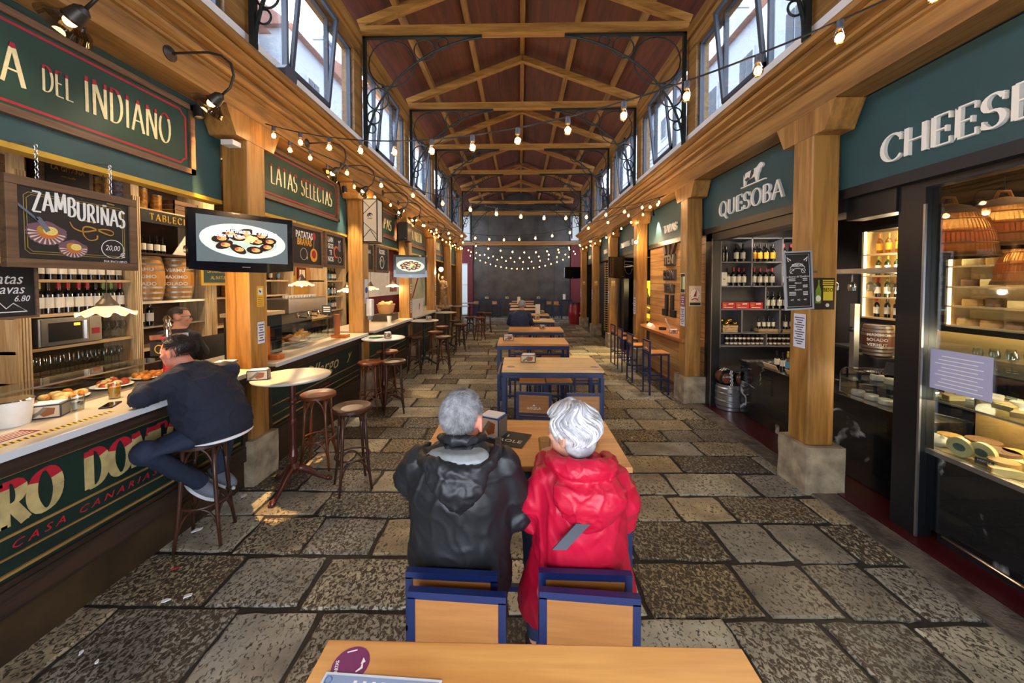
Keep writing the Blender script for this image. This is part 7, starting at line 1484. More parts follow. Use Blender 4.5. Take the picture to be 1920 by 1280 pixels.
# keg with two small casks, cloth
t = thing('beer_keg', 'stainless steel beer keg on the red floor by the doorway', 'keg', (3.32, 5.86, .012)); R_ = .2
MB().lathe([(R_*.9, 0), (R_*.95, .01), (R_*.95, .05), (R_, .07), (R_, .12), (R_*1.04, .13), (R_*1.04, .15), (R_, .16), (R_, .24), (R_*1.04, .25), (R_*1.04, .27), (R_, .28), (R_, .34), (R_*.95, .36), (R_*.95, .40), (R_*.9, .40), (R_*.9, .35), (0, .34)], 36, (3.32, 5.86, .012)).build('shell', M_steel, t, smooth=True, ang=.9); MB().lathe([(0, .34), (.03, .34), (.03, .38), (0, .38)], 12, (3.32, 5.86, .012)).build('valve', M_black, t)
for i, x in enumerate((3.22, 3.43)):
    t = thing('small_cask', 'small round cask end printed white, %s one on the beer keg' % ['left', 'right'][i], 'cask', (x, 5.86, .412)); T = fr((x, 5.98, .515), (1, 0, 0), (0, 0, 1)); MB().lathe([(.08, 0), (.10, .06), (.105, .12), (.10, .18), (.08, .24)], 24, T=T).build('staves', WOOD('dark_oak', (126, 74, 44), (86, 48, 28), 2, 12, .5), t, smooth=True, ang=.7); MB().lathe([(.101, .2), (.104, .2), (.095, .235), (.09, .235)], 24, T=T).build('hoop', M_black, t); g = MB(); g.text('EL VERMUT', T @ Matrix.Translation((0, .02, .241)), .035, .001, 0, .8); g.ribbon([(-.02, -.02), (0, -.05), (.02, -.02)], .02, T @ Matrix.Translation((0, 0, .241)), .001, 1); g.build('lettering', [M_chalkw, M_red], t)
def check(name, label, pts, w, par=None):
    n = len(pts)-1; m = MB()
    for i in range(n):
        a, b = Vector(pts[i]), Vector(pts[i+1])
        for j in range(4):
            u0, u1 = -w/2+w*j/4, -w/2+w*(j+1)/4; s_ = Vector((1, 0, 0)) if abs((b-a).x) < abs((b-a).z) else Vector((0, 1, 0)); m.add([a+s_*u0, b+s_*u0, b+s_*u1, a+s_*u1, a+s_*u0+Vector((0, .004, -.004)), b+s_*u0+Vector((0, .004, -.004)), b+s_*u1+Vector((0, .004, -.004)), a+s_*u1+Vector((0, .004, -.004))], [(0, 1, 2, 3), (4, 7, 6, 5)], (i+j) % 2)
    return m.build(name, [M_chalk, M_plate], par, cat=None if par else 'cloth', label=label)
t = check('checked_cloth', 'black and white checked cloth bow draped over the casks and keg', [(3.13+.028*i, 5.76, .635+.03*math.sin(i*.55)) for i in range(13)], .10); 
check('hanging_end', None, [(3.26, 5.72-.004*i, .64-.028*i) for i in range(14)], .045, t)
t = thing('slate_board', 'dark slate on top of the two small casks', 'slate', (3.35, 5.86, .62)); MB().box(3.2, 3.52, 5.74, 5.98, .621, .63).build('slab', M_slate, t)
# ---- plank wall with wooden word figure, counter shelf
M_plank = WOOD('plank_wall', (208, 158, 94), (156, 108, 56), 1, 6, .4, planks=(2, .165))
t = thing('plank_wall', 'oiled plank wall under the TAPAS fascia', 'plank wall', (3.12, 7.5, 0)); MB().box(3.08, 3.14, 6.15, 8.78, .0, 2.85).build('planks', M_plank, t); t['kind'] = 'thing'
t = thing('counter_shelf', 'long plank counter shelf fixed along the plank wall', 'shelf', (2.9, 7.5, 1.0)); MB().prism([(6.18, 3.08), (6.18, 2.70), (8.1, 2.66), (8.5, 2.76), (8.70, 3.08)], Matrix(((0, 1, 0, 0), (1, 0, 0, 0), (0, 0, 1, 1.0), (0, 0, 0, 1))), .05).build('shelf_board', WOOD('shelf_oak', (186, 122, 66), (140, 84, 40), 1, 7, .35, coat=.4), t)
MB().box(2.98, 3.08, 6.2, 8.7, .93, .998).build('bearer', WOOD('shelf_oak', (186, 122, 66), (140, 84, 40), 1, 7, .35), t)
t = thing('word_figure', 'dark carved wooden figure made of word blocks with two legs on the plank wall', 'wall decoration', (3.05, 7.58, 1.33)); M_dk = P('charred_wood', (48, 40, 36), .7, var=.3, vs=20)
T = FR(3.08, 7.60, 0)
for a, b in (((-.27, 2.78), (-.18, 2.58)), ((-.02, 2.80), (-.02, 2.58)), ((.27, 2.80), (.12, 2.58))): MB().ribbon([a, b], .09, T, .05).build('log', P('bark', (92, 72, 54), .8, var=.3, vs=20), t)
for (z0, z1, w, s_) in ((2.35, 2.57, .52, 'TEN'), (2.05, 2.26, .58, 'CON'), (1.79, 1.96, .46, 'TEN')):
    b = MB().prism(rect(w, z1-z0, 0, (z0+z1)/2), T, .04).build('word_block', M_dk, t); MB().text(s_, T @ Matrix.Translation((0, (z0+z1)/2, .04)), .24, .012, 0, 1.0, bold=.03).build('lettering', P('carved_letter', (130, 116, 96), .6) if z0 > 2.3 else P('carved_dark', (70, 60, 54), .6), b)
for s_ in (-1, 1): MB().prism(rect(.11, .36, s_*.14, 1.57), T, .04).build('leg', M_black, t); MB().prism(rect(.22, .14, s_*.20, 1.38), T, .05).build('foot', M_black, t)
napkin_box(2.88, 6.95, 1.051, -.4, 'napkin box on the plank counter below the word figure', .14, .09, .07)
t = thing('ashtray', 'round black ashtray on the plank counter', 'ashtray', (2.87, 7.45, 1.051)); MB().lathe([(0, 0), (.07, 0), (.075, .05), (.065, .05), (.06, .015), (0, .015)], 20, (2.87, 7.45, 1.051)).build('bowl', M_black, t, smooth=True)
t = thing('receipt_strip', 'curling white paper strip on the plank counter', 'paper', (2.9, 7.15, 1.051)); m = MB(); q = [(2.92-.02*i+.012*math.sin(i), 7.18-.01*i, 1.052+.045*i) for i in range(7)]; m.add([p for x, y, z in q for p in ((x, y-.05, z), (x, y+.05, z))], [(2*i, 2*i+1, 2*i+3, 2*i+2) for i in range(6)]); m.build('strip', M_plate, t)
t = thing('folded_card', 'white tent card on the far half of the plank counter', 'card', (2.85, 8.05, 1.051)); MB().prism([(-.05, 0), (.05, 0), (0, .07)], fr((2.85, 8.2, 1.052), (1, 0, 0), (0, 0, 1)), .28).build('card', M_plate, t)
# ---- farther right bays
t = thing('shop_panelling', 'dark inner walls of the fourth right shop', 'panel', (3.6, 10.2, 0)); MB().box(3.1, 5.8, 8.78, 8.84, 0, 3.6).box(3.9, 3.96, 8.84, 11.6, 0, 3.6).build('panel', M_dkwall, t); MB().box(3.06, 3.2, 10.9, 11.4, 0, 2.8).box(3.06, 3.2, 8.98, 11.4, 2.62, 2.8).build('frame', M_black, t)
t = thing('lit_showcase', 'glowing yellow showcase with dark bottle silhouettes in the fourth right bay', 'display case', (3.4, 10.0, 0)); MB().box(3.3, 3.9, 9.3, 10.85, 0, 1.0).build('counter', M_black, t); MB().box(3.62, 3.66, 9.3, 10.85, 1.0, 2.05).build('lit_panel', P('yellow_backlight', (236, 176, 44), .5, emit=1.1), t); MB().box(3.30, 3.6, 9.3, 10.85, 1.38, 1.40).box(3.3, 3.6, 9.3, 10.85, 1.2, 1.22).build('shelf', M_steel, t)
m = MB()
for i, y in enumerate((9.5, 9.85, 10.2, 10.5)): m.lathe([(0, 0), (.06, 0), (.07, .2), (.02, .32), (.02, .44), (0, .45)], 12, (3.5, y, 1.40)); 
m.build('silhouettes', M_chalk, t, smooth=True); blob_food('food', 3.33, 3.55, 9.35, 10.8, 1.23, 40, [M_fpale, M_white2, M_fgold], '', '', 5, (.03, .06), .05, t); spot('showcase_light', (3.35, 10.0, 1.9), 9, (1, .8, .4), .1, parent=t)
t = thing('shop_panelling', 'black slatted front of the fifth and sixth right bays', 'panel', (3.3, 13.8, 0)); MB().box(3.22, 3.28, 11.6, 16.7, 0, 2.85).build('panel', M_black, t)
t = thing('bottle_rack', 'tall narrow rack of lit bottle ends beside the fifth right post', 'rack', (3.15, 13.2, .2)); m = MB(); m.box(3.08, 3.22, 13.28, 13.50, .2, 2.75); m.build('frame', M_black, t); m = MB()
for i in range(30): m.box(3.07, 3.08, 13.30, 13.48, .28+i*.082, .31+i*.082); m.box(3.09, 3.21, 13.272, 13.28, .28+i*.082, .31+i*.082)
m.build('bottle_ends', M_fpale, t)
t = thing('poster_column', 'white printed banner on the black front of the fifth right bay', 'poster', (3.2, 12.6, 1.8)); MB().box(3.19, 3.22, 12.4, 12.8, 1.9, 2.6).build('banner', P('banner_print', (190, 190, 190), .6, c2=(60, 60, 64), vs=9), t)
tv((2.14, 8.80), (2.85, 9.25), 2.10, 2.62, 'black switched-off television with a pale shield outline, right side', False, (2.98, 9.0, 2.4))
tv((1.82, 15.0), (2.50, 15.25), 2.16, 2.64, 'black switched-off television by the red back corner', False, (2.72, 16.56, 2.45))
g = MB(); T = fr((2.14, 8.80, 2.10), (.845, .535, 0), (0, 0, 1)); g.ribbon([(.48, .42), (.78, .42)], .03, T @ Matrix.Translation((0, 0, .002)), .001); g.ribbon([(.50, .34), (.76, .34)], .02, T @ Matrix.Translation((0, 0, .002)), .001); g.ribbon([(.48, .43), (.49, .25), (.55, .14), (.64, .10), (.72, .14), (.77, .25)], .014, T @ Matrix.Translation((0, 0, .002)), .001)
g.build('shield_outline', M_steel, [o for o in bpy.data.objects if o.get('label', '').startswith('black switched-off television with')][0])
mk_barrel(2.70, 17.9, 0, .36, 1.0, 'dark red painted barrel by the far right post', P('barrel_red', (140, 18, 24), .35, coat=.3), P('hoop_red', (120, 16, 22), .35), txt=['', 'VERMUT'])
t = thing('round_tray', 'round dark tray resting on the red barrel', 'tray', (2.7, 17.9, 1.0)); MB().lathe([(0, 0), (.38, 0), (.38, .04), (0, .04)], 28, (2.70, 17.9, 1.0)).build('disc', M_black, t); 
# ================================================================ LAMPS, STRING LIGHTS, SMALL THINGS
M_lampmet = P('aged_lamp_metal', (66, 60, 54), .45, .6); M_lampgl = GLASS('smoked_glass', (176, 170, 160), .4)
def goose(y, sg, label):
    X = .05+sg*2.70; s_ = -sg
    t = thing('gooseneck_lamp', label, 'lamp', (X, y, 3.72), 'gooseneck lamps along the beams')
    m = MB(); T = fr((X, y, 3.73), (0, 1, 0), (0, 0, 1)) if sg < 0 else fr((X, y, 3.73), (0, -1, 0), (0, 0, 1)); m.lathe([(.055, 0), (.055, .008), (.03, .02), (.015, .03), (0, .03)], 18, T=T); m.build('wall_plate', M_lampmet, t, smooth=True, ang=.6)
    pts = [(X+s_*a, y, z) for a, z in ((.0, 3.73), (.15, 3.735), (.30, 3.735), (.40, 3.71), (.47, 3.65), (.49, 3.56), (.46, 3.47), (.40, 3.42))]
    MB().tube(pts, .009, 8).build('arm', M_lampmet, t, smooth=True)
    h = Vector((X+s_*.38, y, 3.41)); d = Vector((sg*.78, 0, -.62)).normalized(); T2 = fr(h, (0, 1, 0), Vector((0, 1, 0)).cross(d)*-1); T2 = Matrix((Vector((0, 1, 0)), d.cross(Vector((0, 1, 0))), d)).transposed().to_4x4(); T2.translation = h
    MB().lathe([(.015, -.02), (.035, 0), (.045, .05), (.05, .07)], 18, T=T2).build('socket', M_lampmet, t, smooth=True); MB().lathe([(.05, .06), (.065, .08), (.10, .10), (.115, .13)], 22, T=T2).build('glass_shade', M_lampgl, t, smooth=True); MB().ell((0, 0, .085), .028, T=T2).build('bulb', M_bulb, t, smooth=True)
    l = spot('sign_light', T2 @ Vector((0, 0, .12)), 14, (1, .84, .62), .03, 'SPOT', t, size=1.7, blend=.8); l.rotation_euler = d.to_track_quat('-Z', 'Y').to_euler()
nn = 0
for y in (1.9, 2.775, 4.57, 5.46, 7.1, 8.0, 9.7, 10.6, 12.3, 13.2):
    nn += 1; goose(y, -1, 'curved gooseneck lamp on the left beam, %s from the front' % ['first', 'second', 'third', 'fourth', 'fifth', 'sixth', 'seventh', 'eighth', 'ninth', 'tenth'][nn-1])
M_sbulb = P('string_bulb', (255, 216, 150), .2, emit=26, ec=(255, 200, 120)); M_sbulb.cycles.emission_sampling = 'NONE'; M_sglass = GLASS('bulb_glass', (255, 222, 170), .2); M_sock = P('bulb_socket', (70, 74, 84), .5); M_cable = P('black_cable', (26, 26, 30), .6)
b0 = None
def bulb_proto():
    """the socket is the top mesh; the glowing glass is its part"""
    o = MB().lathe([(.009, .0), (.018, -.004), (.019, -.045), (.016, -.052)], 10).build('string_bulb', M_sock, smooth=True, local=True)
    MB().lathe([(.014, -.05), (.018, -.062), (.027, -.085), (.029, -.10), (.025, -.116), (.013, -.127), (0, -.13)], 12).build('glass', M_sglass, o, smooth=True, local=True)
    MB().ell((0, 0, -.094), (.021, .021, .026), 0, 8, 6).build('filament', M_sbulb, o, smooth=True, local=True)
    o['category'] = 'bulb'; return o
b0 = bulb_proto(); bu = [0]; nl = [0]
def strand(A, B, sag, sp, label, off=.15, e=1.7, every=1, blabel=None):
    A = Vector(A); B = Vector(B); L = (B-A).length; n = int((L-2*off)/sp)+1; F = lambda u: A.lerp(B, u)-Vector((0, 0, 4*sag*u*(1-u)))
    t = MB().tube([F(i/40) for i in range(41)], .006, 5).build('light_cable', M_cable, cat='cable', label='dark festoon cable '+label)
    for i in range(n):
        u = (off+sp*i)/L
        if u > 1: break
        p = F(u); o = b0 if not bu[0] else dup(b0, p); bu[0] = 1; o.location = p; o['label'] = 'warm bulb, %s from the left, on the cable %s' % (ORD[i], label.replace(', with closely set bulbs', '').replace(', from the first left post', '').replace(', toward the wine shop post', '').replace(' down the aisle', '')); o['group'] = 'bulbs on the cable '+label
        if i % every == 0: l = spot('bulb_light', p-Vector((0, 0, .105)), e*every, (1, .74, .44), .032, parent=None); nl[0] += 1; l.parent = o; l.location = (0, 0, -.105)
Z = 3.62
strand((-2.60, 3.75, 3.62), (2.72, 1.72, 3.80), .56, .378, 'crossing nearest, from the first left post', .12)
strand((-2.60, 4.35, Z), (2.70, 6.90, Z), .53, .40, 'crossing second, toward the wine shop post', .1)
strand((-2.60, 9.7, Z), (2.70, 7.0, Z), .55, .40, 'crossing third down the aisle', .1, every=2)
strand((-2.60, 11.0, Z), (2.70, 12.85, Z), .55, .40, 'crossing fourth down the aisle', .1, every=2)
strand((-2.60, 15.55, Z), (2.70, 12.9, Z), .58, .40, 'crossing fifth down the aisle', .1, every=3)
strand((-2.60, 15.9, Z), (2.70, 16.6, Z), .62, .38, 'crossing sixth down the aisle', .1, every=3)
strand((-2.60, 18.6, 3.5), (2.70, 16.65, 3.5), .75, .28, 'crossing farthest, with closely set bulbs', .1, every=4)
strand((-2.57, 3.8, 3.58), (-2.57, 8.7, 3.72), .06, .80, 'running along the left beam, front half', .3)
strand((-2.57, 8.8, 3.66), (-2.57, 16.4, 3.55), .10, .62, 'running along the left beam, far half', .3, every=2)
strand((2.67, 6.95, 3.62), (2.67, 16.4, 3.55), .10, .85, 'running along the right beam', .3, every=2)
t = thing('wall_bulb', 'bright bulb with a pale cable on the third right post', 'lamp', (2.70, 8.72, 2.9)); MB().tube([(2.74, 8.72, 3.5), (2.78, 8.6, 3.2), (2.72, 8.62, 3.0), (2.70, 8.70, 2.93)], .006, 6).build('cable', P('pale_cable', (170, 180, 120), .6), t, smooth=True); MB().ell((2.70, 8.64, 2.94), .04).build('bulb', M_sbulb, t, smooth=True); spot('wall_bulb_light', (2.66, 8.55, 2.94), 10, (1, .7, .38), .04, parent=t)
# spot fixtures, most of them added, washing walls, shelf and floor with warm light
def can(x, y, z, tx, ty, tz, e, label, col=(1, .76, .48), size=1.1):
    t = thing('spot_fixture', label, 'spot lamp', (x, y, z), 'small black spotlights'); d = (Vector((tx, ty, tz))-Vector((x, y, z))).normalized(); M_ = d.to_track_quat('-Z', 'Y').to_matrix().to_4x4(); M_.translation = (x, y, z)
    MB().lathe([(0, .10), (.035, .10), (.04, 0), (.035, 0), (.03, .04)], 16, T=M_).build('housing', M_black, t, smooth=True, ang=.7); MB().lathe([(0, .035), (.028, .035)], 16, T=M_).build('lens', M_bulb, t); MB().tube([(x, y, z+.08), (x, y, z+.16)], .008, 6).build('bracket', M_black, t)
    l = spot('fixture_light', Vector((x, y, z))+d*.01, e, col, .03, 'SPOT', t, size=size, blend=.6); l.rotation_euler = d.to_track_quat('-Z', 'Y').to_euler()
can(2.92, 6.7, 3.46, 3.08, 7.0, 1.8, 150, 'added small black spotlight over the near half of the plank wall'); can(2.92, 8.2, 3.46, 3.08, 8.0, 1.8, 150, 'added small black spotlight over the far half of the plank wall')
can(-2.84, 3.24, 3.46, -2.40, 3.30, 0, 620, 'small black spotlight beside the nearest left post', (1, .55, .2), size=.62)
can(-2.84, 5.95, 3.46, -2.55, 6.1, 0, 200, 'added small black spotlight beside the second left post', size=.7); can(-2.84, 8.5, 3.46, -2.55, 8.7, 0, 200, 'added small black spotlight beside the third left post', size=.7)
can(2.92, 10.9, 3.46, 2.3, 10.4, 0, 620, 'small black spotlight lighting the floor by the fourth right post', (1, .68, .32), size=.8); can(3.6, 4.7, 2.98, 4.3, 6.4, 1.7, 170, 'added small black spotlight aimed at the wine shelf', (1, .86, .70), 1.3)
for y, l in ((2.0, 'first bar'), (4.9, 'second bar'), (7.5, 'third bar'), (10.2, 'fourth bar')):
    t = thing('ceiling_downlight', 'round recessed warm downlight in the soffit above the %s' % l, 'ceiling light', (-3.9, y, 3.60)); MB().lathe([(0, 0), (.09, 0), (.09, .015), (0, .015)], 20, (-3.9, y, 3.60)).build('lens', M_bulb, t); MB().lathe([(.09, -.004), (.11, -.004), (.11, .015), (.09, .015)], 20, (-3.9, y, 3.60)).build('ring', M_steel, t)
    spot('downlight', (-3.9, y, 3.57), 95, (1, .74, .46), .09, 'SPOT', t, (0, 0, 0), 2.6, .6)
for y, l in ((4.4, 'wine shop'), (2.4, 'cheese bar')):  # downlights added to brighten the two shop interiors
    t = thing('ceiling_downlight', 'added round recessed warm downlight inside the %s' % l, 'ceiling light', (4.3, y+.3, 3.17)); MB().lathe([(0, 0), (.09, 0), (.09, .02), (0, .02)], 20, (4.3, y+.3, 3.175)).build('lens', M_bulb, t); spot('downlight', (4.3, y+.3, 3.15), 80, (1, .8, .56), .09, 'SPOT', t, (0, 0, 0), 2.4, .6)
# ---- notices on the posts
def notice(T, w, h, label, mats, draw=None, name='notice', cat='notice', fr_=None):
    t = thing(name, label, cat, T.translation); MB().prism(rect(w, h), T, .003, 0).build('sheet', mats[0], t)
    if fr_: f = MB(); a = .014; f.prism(rect(w+a*2, a, 0, h/2+a/2), T, .012).prism(rect(w+a*2, a, 0, -h/2-a/2), T, .012).prism(rect(a, h, w/2+a/2), T, .012).prism(rect(a, h, -w/2-a/2), T, .012); f.build('frame', fr_, t)
    if draw: g = MB(); draw(g, T @ Matrix.Translation((0, 0, .003)), w, h); g.build('print', mats[1:], t)
    return t
def lines(n, m=0):
    def f(g, T, w, h):
        for i in range(n):
            k = .42*(1-.25*((i*7) % 3)); g.ribbon([(-w*k, h*(.42-.84*(i+.5)/n)), (w*k, h*(.42-.84*(i+.5)/n))], h/n*.35, T, .0005, m)
    return f
M_ink = P('ink', (60, 64, 90), .6); M_paper = P('notice_paper', (214, 216, 226), .6); M_ynot = P('yellow_notice', (232, 176, 30), .5); M_purp = P('purple_print', (120, 60, 130), .5)
XA = -2.648
def dyel(g, T, w, h): g.prism(rect(w*.62, h*.34, 0, h*.24), T, .0005, 0); g.ribbon([(-w*.15, h*.28), (w*.12, h*.2)], w*.18, T, .001, 1); [g.ribbon([(-w*.35, -h*(.06+.09*i)), (w*.35, -h*(.06+.09*i))], h*.02, T, .0005, 1) for i in range(5)]
notice(FL(XA, 3.69, 1.86), .10, .21, 'yellow camera warning notice on the nearest left post', [M_ynot, M_plate, M_ink], dyel)
notice(FL(XA, 3.695, 1.49), .10, .22, 'white paper notice lower on the nearest left post', [M_paper, M_ink], lines(7))
notice(FL(XA, 6.28, 1.85), .13, .42, 'blue and white round-symbol notice on the second left post', [M_paper, P('blue_print', (40, 70, 150), .5)], lambda g, T, w, h: (g.prism(ellp(w*.42, w*.42, 0, h*.05), T, .0006), [g.ribbon([(-w*.35, -h*(.28+.07*i)), (w*.35, -h*(.28+.07*i))], h*.03, T, .0005) for i in range(3)]))
for k, (l) in ((3, 'fourth'), (4, 'fifth'), (5, 'sixth')): y = 3.55+2.6*k; notice(FC(2.86, y-.002, 1.98), .12, .16, 'yellow camera warning notice on the %s right post' % l, [M_ynot, M_plate, M_ink], dyel); notice(FR(2.748, y+.12, 1.55), .14, .36, 'blue and white notice on the aisle side of the %s right post' % l, [M_paper, P('blue_print', (40, 70, 150), .5)], lines(6))
for k, l in ((2, 'third'),): notice(FR(2.748, 3.55+2.6*k+.12, 1.45), .14, .40, 'blue and white notice on the aisle side of the %s right post' % l, [M_paper, P('blue_print', (40, 70, 150), .5)], lines(6))
for k, l in ((2, 'third'), (3, 'fourth')): y = 3.55+2.6*k; notice(FL(XA, y+.13, 1.85), .10, .22, 'small white box notice on the %s left post' % l, [M_plate, M_ink], lines(3)); notice(FL(XA, y+.13, 1.42), .10, .3, 'white paper notice lower on the %s left post' % l, [M_paper, M_ink], lines(5))
notice(FR(2.748, 6.27, 1.99), .17, .34, 'small poster with a green bottle on the wine shop post', [P('poster_pale', (220, 220, 180), .5), P('poster_green', (90, 130, 40), .5), M_chalk], lambda g, T, w, h: (g.prism(rect(w*.35, h*.8, -w*.2, 0), T, .0005, 0), g.prism(rect(w*.9, h*.16, 0, -h*.38), T, .0006, 1), g.prism(rect(w*.9, h*.14, 0, h*.4), T, .0006, 1)))
notice(FR(2.748, 6.27, 1.70), .13, .18, 'purple and white printed notice on the wine shop post', [M_purp, M_plate], lines(4))
notice(FR(2.748, 6.27, 1.43), .17, .32, 'pale lavender text sheet on the wine shop post', [M_paper, M_ink], lines(9))
def dcone(g, T, w, h):
    g.prism(ellp(w*.42, w*.42, 0, h*.1, 24), T, .0005, 2); g.prism([(-w*.15, -h*.05), (w*.1, -h*.02), (w*.12, h*.32), (w*.02, h*.2)], T, .001, 0); g.ribbon([(-w*.3, -h*.2), (0, -h*.12), (w*.25, -h*.2)], h*.05, T, .001, 0); g.prism(rect(w*.9, h*.14, 0, -h*.40), T, .001, 1)
    for i in range(16): a = 2*pi*i/16; g.ribbon([(w*.36*math.cos(a), h*.1+w*.36*math.sin(a)), (w*.44*math.cos(a), h*.1+w*.44*math.sin(a))], w*.03, T, .0008, 1)
notice(FC(2.895, 6.147, 1.78), .20, .33, 'cream poster with a red pointed cap drawing on the wine shop post', [P('poster_cream', (220, 190, 150), .5), M_red, M_chalk, P('poster_cream2', (236, 214, 176), .5)], dcone)
notice(FR(2.743, 3.66, 1.53), .15, .33, 'pale printed sheet pinned below the framed chalk menu', [M_paper, M_ink], lines(12))
def dvin(g, T, w, h): g.prism([(-w*.32, -h*.3), (-w*.08, -h*.3), (-w*.08, h*.1), (-w*.16, h*.28), (-w*.16, h*.44), (-w*.22, h*.44), (-w*.22, h*.28), (-w*.32, h*.1)], T, .0005, 0); g.prism(ellp(w*.11, h*.1, -w*.2, -h*.15), T, .001, 3); g.prism(rect(w*.42, h*.46, w*.22, h*.02), T, .0005, 1); g.text('BESO', T @ Matrix.Translation((w*.22, h*.12, 0)), h*.16, .001, 2, .8, bold=.03); [g.ribbon([(-w*.02, h*(.42-.06*i)), (w*.45, h*(.42-.06*i))], h*.035, T, .0005, 1) for i in range(3)]; g.prism(ellp(w*.08, w*.08, w*.2, -h*.36), T, .001, 3)
notice(FC(2.865, 3.545, 1.895), .215, .30, 'dark wine poster with a green bottle on the nearest right post', [P('poster_dark', (40, 32, 22), .4), P('poster_bottle', (110, 140, 40), .4), P('poster_yel', (214, 190, 50), .5), M_chalk, M_label], dvin)
# framed chalk menu
def dmenu(g, T, w, h):
    q = [(-w*.45, -h*.47), (w*.45, -h*.47), (w*.45, h*.47), (-w*.45, h*.47), (-w*.45, -h*.47)]; g.ribbon(q, .003, T, .0006)
    g.ribbon(arc(0, h*.12, w*.34, pi*.82, pi*.18, 10, h*.19), .005, T, .0006); g.ribbon(arc(0, h*.03, w*.34, pi*.82, pi*.18, 10, h*.19), .005, T, .0006); g.text('BEBIDAS', T @ Matrix.Translation((0, h*.27, 0)), .035, .0006, 0, .8, bold=.01)
    for s_ in (-1, 1): g.ribbon([(s_*w*.25, h*.36), (s_*w*.40, h*.42), (s_*w*.34, h*.34)], .010, T, .0006); g.ribbon(arc(s_*w*.22, h*.17, w*.08, 0, 5, 10), .004, T, .0006)
    g.text('La Reserva del Cantábrico', T @ Matrix.Translation((0, h*.07, 0)), .026, .0006, 0, .85, shear=.3)
    for i, (y_, s_) in enumerate(((.03, 0), (.0, 0), (-.045, 'Blancos'), (-.09, 0), (-.12, 0), (-.165, 'Rosados'), (-.21, 0), (-.235, 0), (-.26, 0))):
        if s_: g.text(s_, T @ Matrix.Translation((0, h*y_, 0)), .024, .0006, 0, .9, shear=.3)
        else: g.ribbon([(-w*.36, h*y_), (-w*.1, h*y_)], .006, T, .0006); g.ribbon([(w*.18, h*y_), (w*.36, h*y_)], .007, T, .0006)
    for i in range(3): g.ribbon([((-.25+.25*i)*w-.015, -h*.35), ((-.25+.25*i)*w+.012, -h*.335), ((-.25+.25*i)*w+.012, -h*.36), ((-.25+.25*i)*w-.015, -h*.35)], .003, T, .0006)
T = fr((2.552, 3.44, 2.02), (.97, .10, .045), (-.06, 0, 1)); t = notice(T, .255, .51, 'tall chalk menu in a silver frame hanging on the nearest right post', [M_chalk, M_chalkw], dmenu, 'menu_board', 'menu board', P('silver_frame', (176, 178, 188), .4, .4))
MB().bar((2.64, 3.46, 2.1), (2.78, 3.52, 2.1), .02).build('bracket', M_black, t)
# ---- things on the tables
def boxT(x, y, rz, l, **k): napkin_box(x, y, 1.071, rz, l, **k)
bx = napkin_box(-.165, 2.22, 1.071, -.45, 'blue napkin box with pink print on the couple\'s table', .14, .11, .125, m=P('box_blue', (44, 78, 130), .5), top=True)
t = thing('menu_card', 'black card with white lettering under the blue napkin box', 'menu card', (-.08, 2.2, 1.071)); T = Matrix.Translation((-.10, 2.18, 1.0712)) @ Matrix.Rotation(-1.9, 4, 'Z'); MB(T).box(-.10, .10, -.15, .15, 0, .0015).build('card', M_chalk, t); g = MB(); g.text('PAROLE', T @ Matrix.Translation((.03, .02, .0015)) @ Matrix.Rotation(pi/2, 4, 'Z'), .05, .0004, 0, 1.2); g.ribbon([(-.05, .02), (-.02, .02)], .008, T @ Matrix.Translation((0, 0, .0015)), .0004); g.build('lettering', M_chalkw, t)
t = thing('tumbler', 'clear glass of water in front of the woman in red', 'glass', (.14, 2.02, 1.071)); MB().lathe([(0, 0), (.03, 0), (.036, .08), (.034, .08), (.028, .008), (0, .008)], 18, (.135, 1.98, 1.071)).build('glass', G_clear, t, smooth=True)
t = thing('purse', 'small dark maroon purse at the right end of the couple\'s table', 'purse', (.42, 2.1, 1.071)); MB().ell((.42, 2.12, 1.106), (.045, .035, .034)).build('pouch', P('maroon_leather', (60, 26, 34), .5, bump=.3), t, smooth=True); MB().tube([(.39, 2.12, 1.13), (.42, 2.12, 1.15), (.45, 2.12, 1.13)], .005, 6).build('clasp', M_black, t)
boxT(.10, 4.32, -.12, 'napkin box with a printed side on the pale oak table', w=.17, d=.11, h=.085); boxT(-.19, 5.92, .15, 'napkin box under a white paper sheet', w=.16, d=.11, h=.08); boxT(.45, 7.40, .1, 'small dark napkin box with a stack of white napkins', w=.10, d=.09, h=.07)
boxT(.42, 9.3, .3, 'napkin box beside the lone man', w=.13); boxT(.66, 10.9, .3, 'small napkin box beside the tall white menu', w=.10)
for i, (x, y) in enumerate([(-2.43, 3.35), (-2.15, 5.92), (-2.2, 8.8), (-2.5, 11.2)]): napkin_box(x, y, 1.101, .35+i*.2, 'napkin box on the %s round marble table from the front' % ['nearest', 'second', 'third', 'fourth'][i], w=.17 if i == 0 else .1, d=.09, h=.09)
t = thing('plate', 'green plate with papers on the second marble table', 'plate', (-2.36, 5.95, 1.1)); MB().lathe([(0, .012), (.08, .012), (.13, .025), (.128, .03), (.078, .018), (0, .018)], 24, (-2.36, 5.93, 1.101)).build('dish', P('green_plate', (84, 120, 88), .4), t, smooth=True); MB().box(-2.45, -2.2, 5.75, 5.93, 1.101, 1.104).build('paper', M_paper, t)
for (x, y, l) in ((.52, 10.75, 'tall white standing menu on a middle table'), (-.05, 16.5, 'upright white menu on a far middle table'), (2.42, 20.2, 'white standing card by the red back corner')):
    t = thing('standing_menu', l, 'menu card', (x, y, 1.071)); MB(Matrix.Translation((x, y, 1.071)) @ Matrix.Rotation(.1, 4, 'Z')).box(-.07, .07, -.005, .005, 0, .30).build('card', M_plate, t); MB(Matrix.Translation((x, y, 1.071)) @ Matrix.Rotation(.1, 4, 'Z')).box(-.04, .04, -.03, .03, 0, .02).build('foot', M_ochre, t)
